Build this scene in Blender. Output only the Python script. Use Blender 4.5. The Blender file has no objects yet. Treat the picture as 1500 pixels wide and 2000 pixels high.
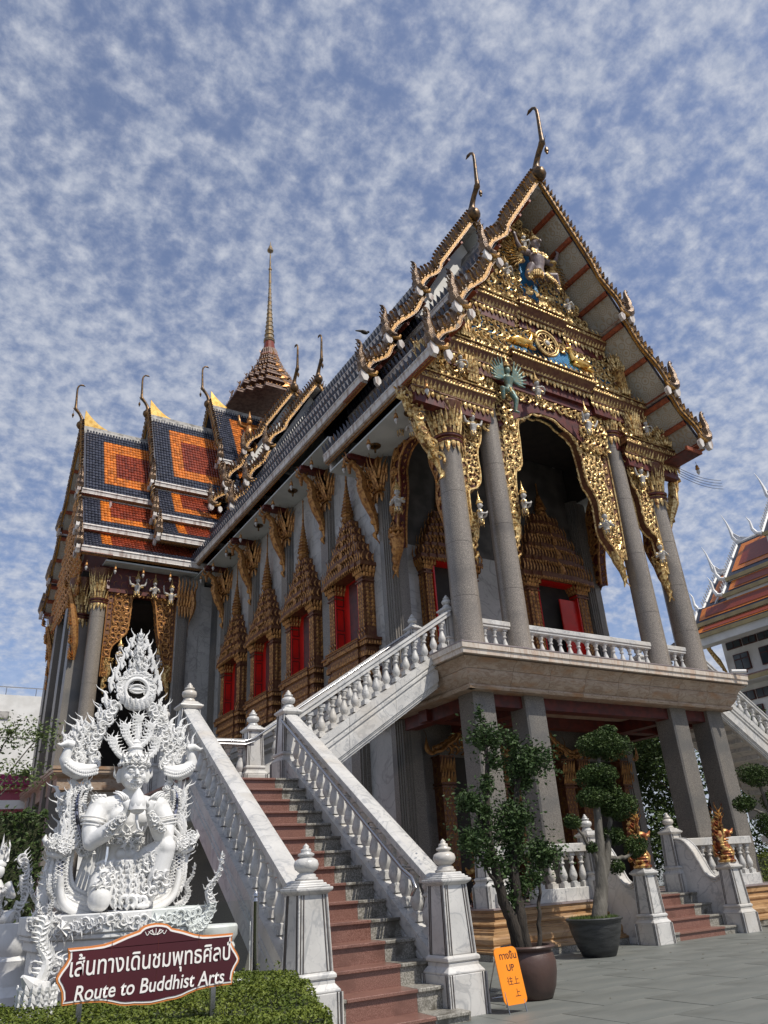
import bpy, math, random
import numpy as np
from mathutils import Matrix, Vector
random.seed(7); rng = np.random.default_rng(7)
sc = bpy.context.scene
col = sc.collection
R_ = math.radians
# ---------------------------------------------------------------- camera
yaw, pit, rol = R_(32.497), R_(26.242), R_(-3.699)
CAM = Vector((0, 0, 1.3))
fw = Vector((math.sin(yaw)*math.cos(pit), math.cos(yaw)*math.cos(pit), math.sin(pit)))
r0 = Vector((math.cos(yaw), -math.sin(yaw), 0)); u0 = r0.cross(fw)
rr = r0*math.cos(rol) + u0*math.sin(rol); uu = -r0*math.sin(rol) + u0*math.cos(rol)
cd = bpy.data.cameras.new('camera'); cam = bpy.data.objects.new('camera', cd); col.objects.link(cam)
cam.matrix_world = Matrix(((rr.x, uu.x, -fw.x, CAM.x), (rr.y, uu.y, -fw.y, CAM.y), (rr.z, uu.z, -fw.z, CAM.z), (0, 0, 0, 1)))
cd.sensor_fit = 'HORIZONTAL'; cd.sensor_width = 36; cd.lens = 36*1459.3/1500
cd.clip_start = .05; cd.clip_end = 5000
sc.camera = cam
# ---------------------------------------------------------------- light
SUN_AZ, SUN_EL = 24, 55            # azimuth from -Y towards +X
sv = Vector((math.sin(R_(SUN_AZ))*math.cos(R_(SUN_EL)), -math.cos(R_(SUN_AZ))*math.cos(R_(SUN_EL)), math.sin(R_(SUN_EL))))
sl = bpy.data.lights.new('sun', 'SUN'); sl.energy = 4.4; sl.angle = R_(.5); sl.color = (1, .945, .855)
so = bpy.data.objects.new('sun', sl); col.objects.link(so); so.rotation_euler = sv.to_track_quat('Z', 'Y').to_euler()
so.location = (0, -20, 40)
W = bpy.data.worlds.new('World'); sc.world = W; W.use_nodes = True
nt = W.node_tree; nt.nodes.clear()
def N(t, **k):
    n = nt.nodes.new(t)
    for a, b in k.items():
        if a == 'inp':
            for i, v in b.items(): n.inputs[i].default_value = v
        else: setattr(n, a, b)
    return n
def K(a, b): nt.links.new(a, b)
sky = N('ShaderNodeTexSky', sky_type='NISHITA', sun_disc=False, sun_elevation=R_(SUN_EL), sun_rotation=math.atan2(sv.x, sv.y), altitude=0, air_density=1.0, dust_density=.4, ozone_density=2.2)
tc = N('ShaderNodeTexCoord'); sep = N('ShaderNodeSeparateXYZ'); K(tc.outputs['Generated'], sep.inputs[0])
zc = N('ShaderNodeMath', operation='MAXIMUM', inp={1: .0}); K(sep.outputs[2], zc.inputs[0])
za = N('ShaderNodeMath', operation='ADD', inp={1: .38}); K(zc.outputs[0], za.inputs[0])
vx = N('ShaderNodeMath', operation='DIVIDE'); K(sep.outputs[0], vx.inputs[0]); K(za.outputs[0], vx.inputs[1])
vy = N('ShaderNodeMath', operation='DIVIDE'); K(sep.outputs[1], vy.inputs[0]); K(za.outputs[0], vy.inputs[1])
cb = N('ShaderNodeCombineXYZ'); K(vx.outputs[0], cb.inputs[0]); K(vy.outputs[0], cb.inputs[1])
def noise(scale, detail, rough, dist=0, off=(0, 0, 0), sc3=(1, 1, 1)):
    mp = N('ShaderNodeMapping'); mp.inputs['Location'].default_value = off; mp.inputs['Scale'].default_value = sc3
    K(cb.outputs[0], mp.inputs[0])
    n = N('ShaderNodeTexNoise', inp={'Scale': scale, 'Detail': detail, 'Roughness': rough, 'Distortion': dist}); K(mp.outputs[0], n.inputs[0]); return n.outputs[0]
def M2(op, a, b=None, c=None, clamp=False):
    n = N('ShaderNodeMath', operation=op, use_clamp=clamp)
    for i, v in enumerate((a, b, c)):
        if v is None: continue
        if isinstance(v, (int, float)): n.inputs[i].default_value = v
        else: K(v, n.inputs[i])
    return n.outputs[0]
n1 = noise(46, 9, .60, .10, (3, 1, 0), (1, 1.0, 1))       # puffs
n2 = noise(2.6, 3, .5, .3, (5.3, 2, 0))                     # bands of cover
n3 = noise(15, 6, .55, .2, (1, 7, 0), (1.15, .95, 1))         # clusters
vo = N('ShaderNodeTexVoronoi', feature='SMOOTH_F1', inp={'Scale': 27, 'Smoothness': .5}); K(cb.outputs[0], vo.inputs[0])
s_ = M2('ADD', M2('MULTIPLY', n1, .95), M2('ADD', M2('MULTIPLY', n2, .75), M2('MULTIPLY', n3, .80)))
s_ = M2('SUBTRACT', s_, M2('MULTIPLY', vo.outputs[0], .28))
mr = N('ShaderNodeMapRange', interpolation_type='SMOOTHSTEP', inp={1: .78, 2: 1.42, 3: 0.20, 4: .84}); K(s_, mr.inputs[0])
# thicker white cloud low in the sky, left side of the temple
tc2 = N('ShaderNodeTexNoise', inp={'Scale': 4.5, 'Detail': 8, 'Roughness': .6}); K(tc.outputs['Generated'], tc2.inputs[0])
lowm = N('ShaderNodeMapRange', interpolation_type='SMOOTHSTEP', inp={1: .05, 2: .50, 3: .78, 4: -.30}); K(sep.outputs[2], lowm.inputs[0])
cum = N('ShaderNodeMapRange', interpolation_type='SMOOTHSTEP', inp={1: .74, 2: .92, 3: 0, 4: .92}); K(M2('ADD', lowm.outputs[0], M2('MULTIPLY', tc2.outputs[0], .8)), cum.inputs[0])
hz = N('ShaderNodeMapRange', interpolation_type='SMOOTHSTEP', inp={1: -.02, 2: .46, 3: .85, 4: 0}); K(sep.outputs[2], hz.inputs[0])
cover = M2('MAXIMUM', M2('MAXIMUM', mr.outputs[0], hz.outputs[0]), cum.outputs[0])
ccol = N('ShaderNodeMix', data_type='RGBA'); ccol.inputs[6].default_value = (5.0, 5.6, 6.9, 1); ccol.inputs[7].default_value = (7.6, 7.9, 8.7, 1)
sh = N('ShaderNodeMapRange', inp={1: .35, 2: .7}); K(n1, sh.inputs[0]); K(sh.outputs[0], ccol.inputs[0])
hs = N('ShaderNodeMix', data_type='RGBA', blend_type='MULTIPLY'); hs.inputs[0].default_value = 1; hs.inputs[7].default_value = (1.35, 1.36, 1.55, 1)
K(sky.outputs[0], hs.inputs[6])
mx = N('ShaderNodeMix', data_type='RGBA'); K(cover, mx.inputs[0]); K(hs.outputs[2], mx.inputs[6]); K(ccol.outputs[2], mx.inputs[7])
bg = N('ShaderNodeBackground', inp={1: .085}); K(mx.outputs[2], bg.inputs[0])
ow = N('ShaderNodeOutputWorld'); K(bg.outputs[0], ow.inputs[0])
sc.view_settings.view_transform = 'Standard'; sc.view_settings.look = 'None'; sc.view_settings.gamma = 1; sc.view_settings.use_curve_mapping = False
sc.view_settings.exposure = 0.0
# ---------------------------------------------------------------- helpers
def tag(o, label=None, cat=None, group=None, kind=None):
    for k, v in (('label', label), ('category', cat), ('group', group), ('kind', kind)):
        if v: o[k] = v
    return o
WM = {}; CH = {}
def root(name, label, cat, loc=(0, 0, 0), group=None, rz=0):
    o = bpy.data.objects.new(name, None); col.objects.link(o); o.location = loc; o.rotation_euler[2] = rz; o.empty_display_size = .2
    WM[o.name] = Matrix.Translation(loc) @ Matrix.Rotation(rz, 4, 'Z')
    return tag(o, label, cat, group)
def link(name, me, parent=None, loc=None, rz=0, local=False, kind=None):
    o = bpy.data.objects.new(name, me); col.objects.link(o)
    if loc is not None: o.location = loc
    o.rotation_euler[2] = rz
    wm = Matrix.Translation(loc or (0, 0, 0)) @ Matrix.Rotation(rz, 4, 'Z')
    if parent is not None:
        o.parent = parent; CH.setdefault(parent.name, []).append(o)
        if local: wm = WM[parent.name] @ wm
        else: o.matrix_parent_inverse = WM[parent.name].inverted()
    WM[o.name] = wm
    if kind: o['kind'] = kind
    return o
def ctree(o, parent=None, loc=None, rz=None, label=None):
    c = o.copy(); col.objects.link(c); pinv = o.matrix_parent_inverse.copy()
    if parent is not None: c.parent = parent; c.matrix_parent_inverse = pinv; CH.setdefault(parent.name, []).append(c)
    if loc is not None: c.location = loc
    if rz is not None: c.rotation_euler[2] = rz
    if label: c['label'] = label
    WM[c.name] = WM[o.name] if loc is None else Matrix.Translation(loc)
    for ch in CH.get(o.name, []): ctree(ch, c)
    return c
class MB:
    def __init__(s): s.v = []; s.f = []; s.n = 0; s.mi = []; s.cur = 0
    def add(s, V, F):
        V = np.asarray(V, float).reshape(-1, 3); s.v.append(V)
        n = s.n
        for f in F: s.f.append([i+n for i in f])
        s.mi += [s.cur]*len(F)
        s.n += len(V)
    boxmat = 0
    def box(s, x0, x1, y0, y1, z0, z1, t=0):
        s.cur = s.boxmat; s._box(x0, x1, y0, y1, z0, z1, t); s.cur = 0; return s
    def _box(s, x0, x1, y0, y1, z0, z1, t=0):
        # t: taper at the top (inset)
        V = [(x0, y0, z0), (x1, y0, z0), (x1, y1, z0), (x0, y1, z0), (x0+t, y0+t, z1), (x1-t, y0+t, z1), (x1-t, y1-t, z1), (x0+t, y1-t, z1)]
        s.add(V, [(3, 2, 1, 0), (4, 5, 6, 7), (0, 1, 5, 4), (1, 2, 6, 5), (2, 3, 7, 6), (3, 0, 4, 7)]); return s
    def obox(s, o, u, v, w, lu, lv, lw):
        # oriented box: corner o, axes u v w with lengths
        o = np.array(o, float); u = np.array(u, float)*lu; v = np.array(v, float)*lv; w = np.array(w, float)*lw
        V = [o, o+u, o+u+v, o+v, o+w, o+u+w, o+u+v+w, o+v+w]
        F = [(3, 2, 1, 0), (4, 5, 6, 7), (0, 1, 5, 4), (1, 2, 6, 5), (2, 3, 7, 6), (3, 0, 4, 7)]
        if np.dot(np.cross(u, v), w) < 0: F = [f[::-1] for f in F]
        s.add(V, F); return s
    def prism(s, poly, o, u, v, w, th):
        # polygon (a,b) in plane (u,v) at o, extruded by th along w
        o = np.array(o, float); u = np.array(u, float); v = np.array(v, float); w = np.array(w, float)
        P = np.array([o+a*u+b*v for a, b in poly]); n = len(P)
        V = np.vstack([P, P+w*th])
        ar = sum(poly[i][0]*poly[(i+1) % n][1]-poly[(i+1) % n][0]*poly[i][1] for i in range(n))
        F = [list(range(n))[::-1], list(range(n, 2*n))]+[(i, (i+1) % n, (i+1) % n+n, i+n) for i in range(n)]
        if ar*np.dot(np.cross(u, v), w)*th < 0: F = [f[::-1] for f in F]
        s.add(V, F); return s
    def lathe(s, prof, c=(0, 0, 0), n=12, sq=False, a0=0):
        # prof [(r,z)] from the bottom to the top
        V = []; F = []
        if sq: n = 4; a0 = math.pi/4; prof = [(r*math.sqrt(2), z) for r, z in prof]
        for r, z in prof:
            for i in range(n):
                a = a0+2*math.pi*i/n; V.append((c[0]+r*math.cos(a), c[1]+r*math.sin(a), c[2]+z))
        for j in range(len(prof)-1):
            for i in range(n): F.append((j*n+i, j*n+(i+1) % n, (j+1)*n+(i+1) % n, (j+1)*n+i))
        F.append(list(range(n))[::-1]); F.append([len(prof)*n-n+i for i in range(n)])
        s.add(V, F); return s
    def tube(s, pts, rad, n=6, flat=1.0, up=(0, 0, 1), cap=True):
        P = np.array(pts, float); m = len(P)
        rad = np.broadcast_to(np.array(rad, float), (m,))
        T = np.gradient(P, axis=0); T /= np.linalg.norm(T, axis=1)[:, None]+1e-12
        V = []; F = []; up = np.array(up, float)
        a = np.cross(T[0], up)
        if np.linalg.norm(a) < 1e-3: a = np.cross(T[0], (1, .1, 0))
        a /= np.linalg.norm(a)
        for i in range(m):
            a = a-T[i]*np.dot(a, T[i]); a /= np.linalg.norm(a)+1e-12
            b = np.cross(T[i], a)
            for k in range(n):
                t = 2*math.pi*k/n; V.append(P[i]+rad[i]*(math.cos(t)*a+math.sin(t)*flat*b))
        for i in range(m-1):
            for k in range(n): F.append((i*n+k, i*n+(k+1) % n, (i+1)*n+(k+1) % n, (i+1)*n+k))
        if cap: F.append(list(range(n))[::-1]); F.append([(m-1)*n+k for k in range(n)])
        s.add(V, F); return s
    def put(s, T, o, u=(1, 0, 0), v=(0, 0, 1), w=(0, -1, 0), su=1, sv=1, sw=1, rot=0):
        V, F = T
        c, q = math.cos(rot), math.sin(rot)
        X = (V[:, 0]*su); Y = (V[:, 1]*sv)
        X, Y = X*c-Y*q, X*q+Y*c
        u = np.array(u, float); v = np.array(v, float); w = np.array(w, float)
        P = np.array(o, float)+X[:, None]*u+Y[:, None]*v+(V[:, 2]*sw)[:, None]*w
        if np.dot(np.cross(u, v), w)*su*sv*sw < 0: F = [f[::-1] for f in F]
        s.add(P, F); return s
    def ell(s, c, r, n=10, m=7):
        V = []; F = []
        for j in range(m+1):
            t = math.pi*j/m
            for i in range(n):
                a = 2*math.pi*i/n; V.append((c[0]+r[0]*math.sin(t)*math.cos(a), c[1]+r[1]*math.sin(t)*math.sin(a), c[2]-r[2]*math.cos(t)))
        for j in range(m):
            for i in range(n): F.append((j*n+i, j*n+(i+1) % n, (j+1)*n+(i+1) % n, (j+1)*n+i))
        s.add(V, F); return s
    def xf(s, fn):
        s.v = [np.array([fn(*p) for p in np.vstack(s.v)])] if s.v else []; return s
    def mesh(s, name, mats, smooth=False, ang=None):
        me = bpy.data.meshes.new(name)
        V = np.vstack(s.v) if s.v else np.zeros((0, 3))
        me.from_pydata(V.tolist(), [], s.f)
        if not isinstance(mats, (list, tuple)): mats = [mats]
        for m in mats: me.materials.append(m)
        if len(mats) > 1: me.polygons.foreach_set('material_index', s.mi)
        if smooth:
            me.polygons.foreach_set('use_smooth', [True]*len(me.polygons))
            if ang:
                try: me.set_sharp_from_angle(angle=R_(ang))
                except Exception: pass
        me.update(); return me
    def build(s, name, mats, parent=None, smooth=False, ang=None, kind=None, local=False, loc=None, bev=0):
        o = link(name, s.mesh(name, mats, smooth, ang), parent, loc=loc, local=local, kind=kind)
        if bev:
            b = o.modifiers.new('bevel', 'BEVEL'); b.width = bev; b.segments = 1; b.limit_method = 'ANGLE'
        return o
# ---------------------------------------------------------------- ornament templates (x across, y up, z out)
def T_flame(bend=.25, w=.3, th=.12, n=6, curl=0, back=True):
    V = []; F = []
    for i in range(n+1):
        t = i/n; cx = bend*math.sin(t*math.pi*1.65)*(1-.15*t) + curl*t**3; hw = w*(math.sin(min(1, t*1.15+.18)*math.pi)**.8)*(1-.25*t) if t < 1 else 0.0
        V += [(cx-hw, t, 0), (cx, t, th*(1-t*.55)), (cx+hw, t, 0)]
        if back: V.append((cx, t, -th*.6*(1-t*.6)))
    k = 4 if back else 3
    for i in range(n):
        a, b = i*k, (i+1)*k
        F += [(a, b, b+1, a+1)[::-1], (a+1, b+1, b+2, a+2)[::-1]]
        if back: F += [(a, a+3, b+3, b)[::-1], (a+3, a+2, b+2, b+3)[::-1]]
    return np.array(V), F
def T_scroll(turns=1.08, n=12, r=.165, m=5, lead=.35):
    P = []; Rr = []
    for i in range(n+1):
        t = i/n; a = -math.pi/2+turns*2*math.pi*t; q = .5*(1-t)**.8+.07
        P.append((q*math.cos(a), q*math.sin(a)+.05, .02+.1*t)); Rr.append(r*(.55+.6*math.sin(min(1, t*1.3+.15)*math.pi)*.8)*(1-.25*t))
    b = MB(); b.tube(P, Rr, m, up=(0, 0, 1)); V = np.vstack(b.v)
    b2 = MB(); b2.add(V, b.f)
    b2.put(T_flame(.2, .2, .1, 4, 0, False), (.35, .35, 0), (1, 0, 0), (0, 1, 0), (0, 0, 1), .5, .55, 1, -.6)
    b2.put(T_flame(-.2, .2, .1, 4, 0, False), (-.42, .1, 0), (1, 0, 0), (0, 1, 0), (0, 0, 1), .5, .55, 1, .5)
    return np.vstack(b2.v), b2.f
def T_petal(n=4, th=.3):
    V = []; F = []
    for i in range(n+1):
        t = i/n; hw = .5*math.cos(t*math.pi/2)**.7 if t < 1 else 0
        V += [(-hw, t, 0), (0, t, th*(.35+.65*math.sin(t*math.pi*.9+.2))), (hw, t, 0)]
    for i in range(n):
        a, b = i*3, (i+1)*3; F += [(a, b, b+1, a+1)[::-1], (a+1, b+1, b+2, a+2)[::-1]]
    return np.array(V), F
def T_rosette(k=8):
    V = [(0, 0, .25)]; F = []
    for i in range(2*k):
        a = math.pi*i/k; r = .5 if i % 2 == 0 else .3
        V.append((r*math.cos(a), r*math.sin(a), .02 if i % 2 else .14))
    for i in range(2*k): F.append((0, 1+i, 1+(i+1) % (2*k)))
    return np.array(V), F
FL = [T_flame(.30, .27, .16, 8), T_flame(-.30, .27, .16, 8)]
FLs = [T_flame(.3, .3, .16, 5, .1, False), T_flame(-.3, .3, .16, 5, -.1, False)]
SC = T_scroll(); PT = T_petal(); RO = T_rosette(7); PT3 = T_petal(3, .35)
def flip(T):
    V, F = T; V = V.copy(); V[:, 0] *= -1; return V, [f[::-1] for f in F]
SCm = flip(SC)
def relief(mb, o, u, v, w, W_, H_, cell, inside=None, depth=1.0, r=rng, pat=0):
    """carved scroll foliage filling a W_ x H_ field"""
    u = np.array(u, float); v = np.array(v, float); w = np.array(w, float); o = np.array(o, float)
    nx = max(1, round(W_/cell)); ny = max(1, round(H_/cell)); cx = W_/nx; cy = H_/ny
    for j in range(ny):
        for i in range(nx):
            a = (i+.5)*cx; b = (j+.5)*cy
            if inside and not inside(a, b): continue
            mir = (i < nx/2) ^ (j % 2 == 1)
            rot = r.uniform(-.5, .5)
            mb.put(SC if mir else SCm, o+a*u+b*v, u, v, w, cell*1.0, cell*1.0, cell*depth, rot)
            for k in range(2):
                a2 = a+r.uniform(-.5, .5)*cx; b2 = b+r.uniform(-.7, .2)*cy
                if inside and not inside(a2, b2): continue
                mb.put(FLs[k], o+a2*u+b2*v, u, v, w, cell*.75, cell*.95, cell*.8*depth, r.uniform(-.9, .9))
def row(mb, T, p0, p1, v, w, n, h, wd=None, sw=None, rot=0):
    p0 = np.array(p0, float); p1 = np.array(p1, float); L = np.linalg.norm(p1-p0); u = (p1-p0)/L; s = L/n
    for i in range(n): mb.put(T, p0+u*s*(i+.5), u, v, w, wd or s*.95, h, sw or s*.6, rot)
def ring(mb, rect, prof, seg=None):
    """moulding: profile [(offset,z)] swept round a rectangle (x0,x1,y0,y1)"""
    x0, x1, y0, y1 = rect; V = []; F = []
    for o, z in prof: V += [(x0-o, y0-o, z), (x1+o, y0-o, z), (x1+o, y1+o, z), (x0-o, y1+o, z)]
    for j in range(len(prof)-1):
        for i in range(4): F.append((j*4+i, j*4+(i+1) % 4, (j+1)*4+(i+1) % 4, (j+1)*4+i))
    if prof[-1][1] < prof[0][1]: F = [f[::-1] for f in F]
    mb.add(V, F)
# ---------------------------------------------------------------- materials
def mat(name, c1, c2=None, rough=.6, metal=0, sc1=4, det=4, lo=.35, hi=.65, bump=0, bsc=30, c3=None, sc3=1.2, lo3=.5, hi3=.7, spec=None, dist=0, stretch=None, rvar=0):
    m = bpy.data.materials.new(name); m.use_nodes = True; t = m.node_tree; n = t.nodes; b = n['Principled BSDF']
    b.inputs['Roughness'].default_value = rough; b.inputs['Metallic'].default_value = metal
    if spec is not None: b.inputs['Specular IOR Level'].default_value = spec
    tcn = n.new('ShaderNodeTexCoord'); src = tcn.outputs['Object']
    if stretch:
        mp = n.new('ShaderNodeMapping'); mp.inputs['Scale'].default_value = stretch; t.links.new(src, mp.inputs[0]); src = mp.outputs[0]
    def nz(s, d, ds=0):
        q = n.new('ShaderNodeTexNoise'); q.inputs['Scale'].default_value = s; q.inputs['Detail'].default_value = d; q.inputs['Distortion'].default_value = ds
        t.links.new(src, q.inputs[0]); return q.outputs[0]
    def rmp(x, a, bb):
        q = n.new('ShaderNodeMapRange'); q.interpolation_type = 'SMOOTHSTEP'; q.inputs[1].default_value = a; q.inputs[2].default_value = bb; t.links.new(x, q.inputs[0]); return q.outputs[0]
    def mixc(f, A, B):
        q = n.new('ShaderNodeMix'); q.data_type = 'RGBA'; t.links.new(f, q.inputs[0])
        for k, x in ((6, A), (7, B)):
            if isinstance(x, tuple): q.inputs[k].default_value = (*x, 1)
            else: t.links.new(x, q.inputs[k])
        return q.outputs[2]
    c = c1
    if c2:
        f = rmp(nz(sc1, det, dist), lo, hi); c = mixc(f, c1, c2)
        if rvar:
            q = n.new('ShaderNodeMapRange'); q.inputs[3].default_value = rough; q.inputs[4].default_value = rough+rvar; t.links.new(f, q.inputs[0]); t.links.new(q.outputs[0], b.inputs['Roughness'])
    if c3: c = mixc(rmp(nz(sc3, 5, .3), lo3, hi3), c, c3)
    if isinstance(c, tuple): b.inputs['Base Color'].default_value = (*c, 1)
    else: t.links.new(c, b.inputs['Base Color'])
    if bump:
        q = n.new('ShaderNodeBump'); q.inputs['Strength'].default_value = bump; q.inputs['Distance'].default_value = .02; t.links.new(nz(bsc, 4), q.inputs['Height']); t.links.new(q.outputs[0], b.inputs['Normal'])
    return m
def island(m, amt=.35):
    t = m.node_tree; n = t.nodes; b = n['Principled BSDF']; L = t.links.new; g = n.new('ShaderNodeNewGeometry'); src = b.inputs['Base Color'].links[0].from_socket
    r = n.new('ShaderNodeMapRange'); r.inputs[3].default_value = 1-amt; r.inputs[4].default_value = 1+amt*.8; L(g.outputs['Random Per Island'], r.inputs[0])
    x = n.new('ShaderNodeMix'); x.data_type = 'RGBA'; x.blend_type = 'MULTIPLY'; x.inputs[0].default_value = 1; L(src, x.inputs[6]); L(r.outputs[0], x.inputs[7]); L(x.outputs[2], b.inputs['Base Color'])
    return m
def vein(name, base, veinc, sc1=1.6, rough=.35, stain=None, width=.035, stretch=None, bump=.05):
    m = bpy.data.materials.new(name); m.use_nodes = True; t = m.node_tree; n = t.nodes; b = n['Principled BSDF']; b.inputs['Roughness'].default_value = rough
    L = t.links.new
    tcn = n.new('ShaderNodeTexCoord'); mp = n.new('ShaderNodeMapping'); L(tcn.outputs['Object'], mp.inputs[0]); mp.inputs['Scale'].default_value = stretch or (1, 1, 1)
    oi = n.new('ShaderNodeObjectInfo'); ad = n.new('ShaderNodeVectorMath'); ad.operation = 'ADD'; L(mp.outputs[0], ad.inputs[0])
    mu = n.new('ShaderNodeMath'); mu.operation = 'MULTIPLY'; mu.inputs[1].default_value = 37; L(oi.outputs['Random'], mu.inputs[0]); L(mu.outputs[0], ad.inputs[1])
    cs = []
    for s, wd in ((sc1, width), (sc1*2.7, width*.8)):
        q = n.new('ShaderNodeTexNoise'); q.inputs['Scale'].default_value = s; q.inputs['Detail'].default_value = 6; q.inputs['Distortion'].default_value = 1.6; L(ad.outputs[0], q.inputs[0])
        a = n.new('ShaderNodeMath'); a.operation = 'SUBTRACT'; a.inputs[1].default_value = .5; L(q.outputs[0], a.inputs[0])
        a2 = n.new('ShaderNodeMath'); a2.operation = 'ABSOLUTE'; L(a.outputs[0], a2.inputs[0])
        r = n.new('ShaderNodeMapRange'); r.inputs[1].default_value = 0; r.inputs[2].default_value = wd; r.inputs[3].default_value = 1; r.inputs[4].default_value = 0; r.interpolation_type = 'SMOOTHSTEP'; L(a2.outputs[0], r.inputs[0]); cs.append(r.outputs[0])
    cl = n.new('ShaderNodeTexNoise'); cl.inputs['Scale'].default_value = sc1*1.3; cl.inputs['Detail'].default_value = 5; L(ad.outputs[0], cl.inputs[0])
    mm = n.new('ShaderNodeMath'); mm.operation = 'MULTIPLY'; mm.inputs[1].default_value = .45; L(cs[1], mm.inputs[0])
    mxm = n.new('ShaderNodeMath'); mxm.operation = 'MAXIMUM'; L(cs[0], mxm.inputs[0]); L(mm.outputs[0], mxm.inputs[1])
    cloud = n.new('ShaderNodeMix'); cloud.data_type = 'RGBA'; r = n.new('ShaderNodeMapRange'); r.inputs[1].default_value = .35; r.inputs[2].default_value = .7; L(cl.outputs[0], r.inputs[0]); L(r.outputs[0], cloud.inputs[0])
    cloud.inputs[6].default_value = (*base, 1); cloud.inputs[7].default_value = (*[x*.72+y*.12 for x, y in zip(base, veinc)], 1)
    x = n.new('ShaderNodeMix'); x.data_type = 'RGBA'; sm = n.new('ShaderNodeMath'); sm.operation = 'MULTIPLY'; sm.inputs[1].default_value = .65; L(mxm.outputs[0], sm.inputs[0]); L(sm.outputs[0], x.inputs[0]); L(cloud.outputs[2], x.inputs[6]); x.inputs[7].default_value = (*veinc, 1)
    out = x.outputs[2]
    if stain:
        q = n.new('ShaderNodeTexNoise'); q.inputs['Scale'].default_value = 1.1; q.inputs['Detail'].default_value = 6; L(ad.outputs[0], q.inputs[0])
        r = n.new('ShaderNodeMapRange'); r.inputs[1].default_value = .52; r.inputs[2].default_value = .72; r.inputs[4].default_value = .75; L(q.outputs[0], r.inputs[0])
        y = n.new('ShaderNodeMix'); y.data_type = 'RGBA'; L(r.outputs[0], y.inputs[0]); L(out, y.inputs[6]); y.inputs[7].default_value = (*stain, 1); out = y.outputs[2]
    L(out, b.inputs['Base Color'])
    if bump:
        q = n.new('ShaderNodeBump'); q.inputs['Strength'].default_value = bump; q.inputs['Distance'].default_value = .01; L(cl.outputs[0], q.inputs['Height']); L(q.outputs[0], b.inputs['Normal'])
    return m
gold = mat('gilded_carving', (.78, .57, .25), (.34, .185, .06), .38, .6, 15, 4, .40, .64, .12, 60, c3=(.17, .07, .03), sc3=6, lo3=.55, hi3=.68, rvar=.2)
island(gold, .3)
golddk = mat('shade_toned_gilding', (.46, .225, .068), (.24, .10, .034), .38, .55, 14, 3, .4, .66, .1, 60, rvar=.15)  # darker copy of the gold, shade of the side wall put into its colour
goldgr = mat('dark_carving_ground', (.11, .032, .016), (.17, .075, .03), .5, .1, 9, 3)  # dark red-brown ground behind the gilded ornament
island(golddk, .25)
goldbr = mat('bright_gold_paint', (.95, .62, .20), (.75, .42, .1), .25, .9, 5, 3, bump=.1)
mosaic = mat('gold_glass_mosaic', (.60, .32, .06), (.24, .11, .03), .42, .25, 45, 3, .42, .58, .4, 120, c3=(.13, .09, .06), sc3=3.0, lo3=.55, hi3=.68)
mosaicdk = mat('tarnished_glass_mosaic', (.19, .115, .06), (.5, .42, .34), .32, .4, 40, 3, .60, .68, .5, 90, c3=(.07, .045, .035), sc3=3.5, lo3=.48, hi3=.66)
redlac = mat('red_lacquer', (.115, .016, .010), (.06, .010, .008), .5, 0, 6)
reddoor = mat('red_shutter_paint', (.60, .012, .006), (.44, .010, .006), .38, 0, 1.5, 3)
beam = mat('red_brown_beam', (.34, .085, .035), (.20, .05, .025), .5, 0, 9, 4, bump=.2)
darkin = mat('dark_interior', (.02, .017, .015), (.03, .025, .02), .8)  # near-black colour standing in for deep shade in interiors
granite = mat('grey_granite', (.115, .102, .087), (.25, .225, .195), .42, 0, 90, 3, .42, .58, .03, 100, c3=(.10, .10, .098), sc3=.9, lo3=.45, hi3=.75)
granitec = mat('speckled_column_granite', (.165, .142, .118), (.35, .305, .255), .33, 0, 75, 3, .46, .60, .03, 100, c3=(.13, .115, .10), sc3=1.1, lo3=.45, hi3=.8)
slate = mat('slate_paving', (.135, .144, .134), (.178, .183, .167), .55, 0, 2.2, 6, .3, .7, .12, 25, c3=(.10, .105, .095), sc3=1.1, lo3=.42, hi3=.72, stretch=(.6, 1.6, 1))
redgr = mat('red_granite', (.145, .065, .048), (.26, .14, .11), .30, 0, 120, 3, .4, .6, .02, 90, c3=(.13, .065, .05), sc3=2.3, lo3=.5, hi3=.75)
greygr = mat('grey_step_granite', (.17, .16, .135), (.36, .34, .30), .4, 0, 60, 4, .4, .62, .02, 90, c3=(.10, .09, .07), sc3=5, lo3=.5, hi3=.7)
marble = vein('white_marble', (.61, .595, .565), (.30, .305, .31), 1.9, .34, stain=(.52, .47, .40))
marblew = vein('grey_wall_marble', (.45, .435, .41), (.22, .215, .205), 1.0, .35, stretch=(1, 1, 1))
marblet = vein('pale_fascia_marble', (.62, .55, .47), (.42, .30, .22), 1.1, .36, stain=(.50, .33, .22), width=.05, stretch=(2.5, 2.5, .7))
marbleb = vein('banded_beige_marble', (.44, .34, .255), (.22, .13, .075), 1.3, .36, stain=(.34, .165, .065), width=.06, stretch=(1.6, 1.6, 5))
marbleo = vein('orange_travertine', (.44, .27, .13), (.22, .11, .045), 1.4, .42, stain=(.46, .35, .24), width=.06, stretch=(.7, .7, 3))
tnavy = mat('navy_glazed_tile', (.022, .026, .045), (.045, .048, .065), .32, 0, 14, 3, bump=.1, bsc=40)
torange = mat('orange_glazed_tile', (.64, .195, .025), (.46, .125, .016), .32, 0, 14, 3, bump=.1, bsc=40)
tred = mat('brick_red_glazed_tile', (.25, .042, .014), (.18, .028, .011), .32, 0, 14, 3, bump=.1, bsc=40)
for _m in (tnavy, torange, tred): island(_m, .38)
gutm = mat('weathered_white_gutter', (.62, .58, .54), (.30, .23, .20), .6, 0, 4, 6, .42, .72, .1, 30, stretch=(2.2, 2.2, .5))
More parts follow.
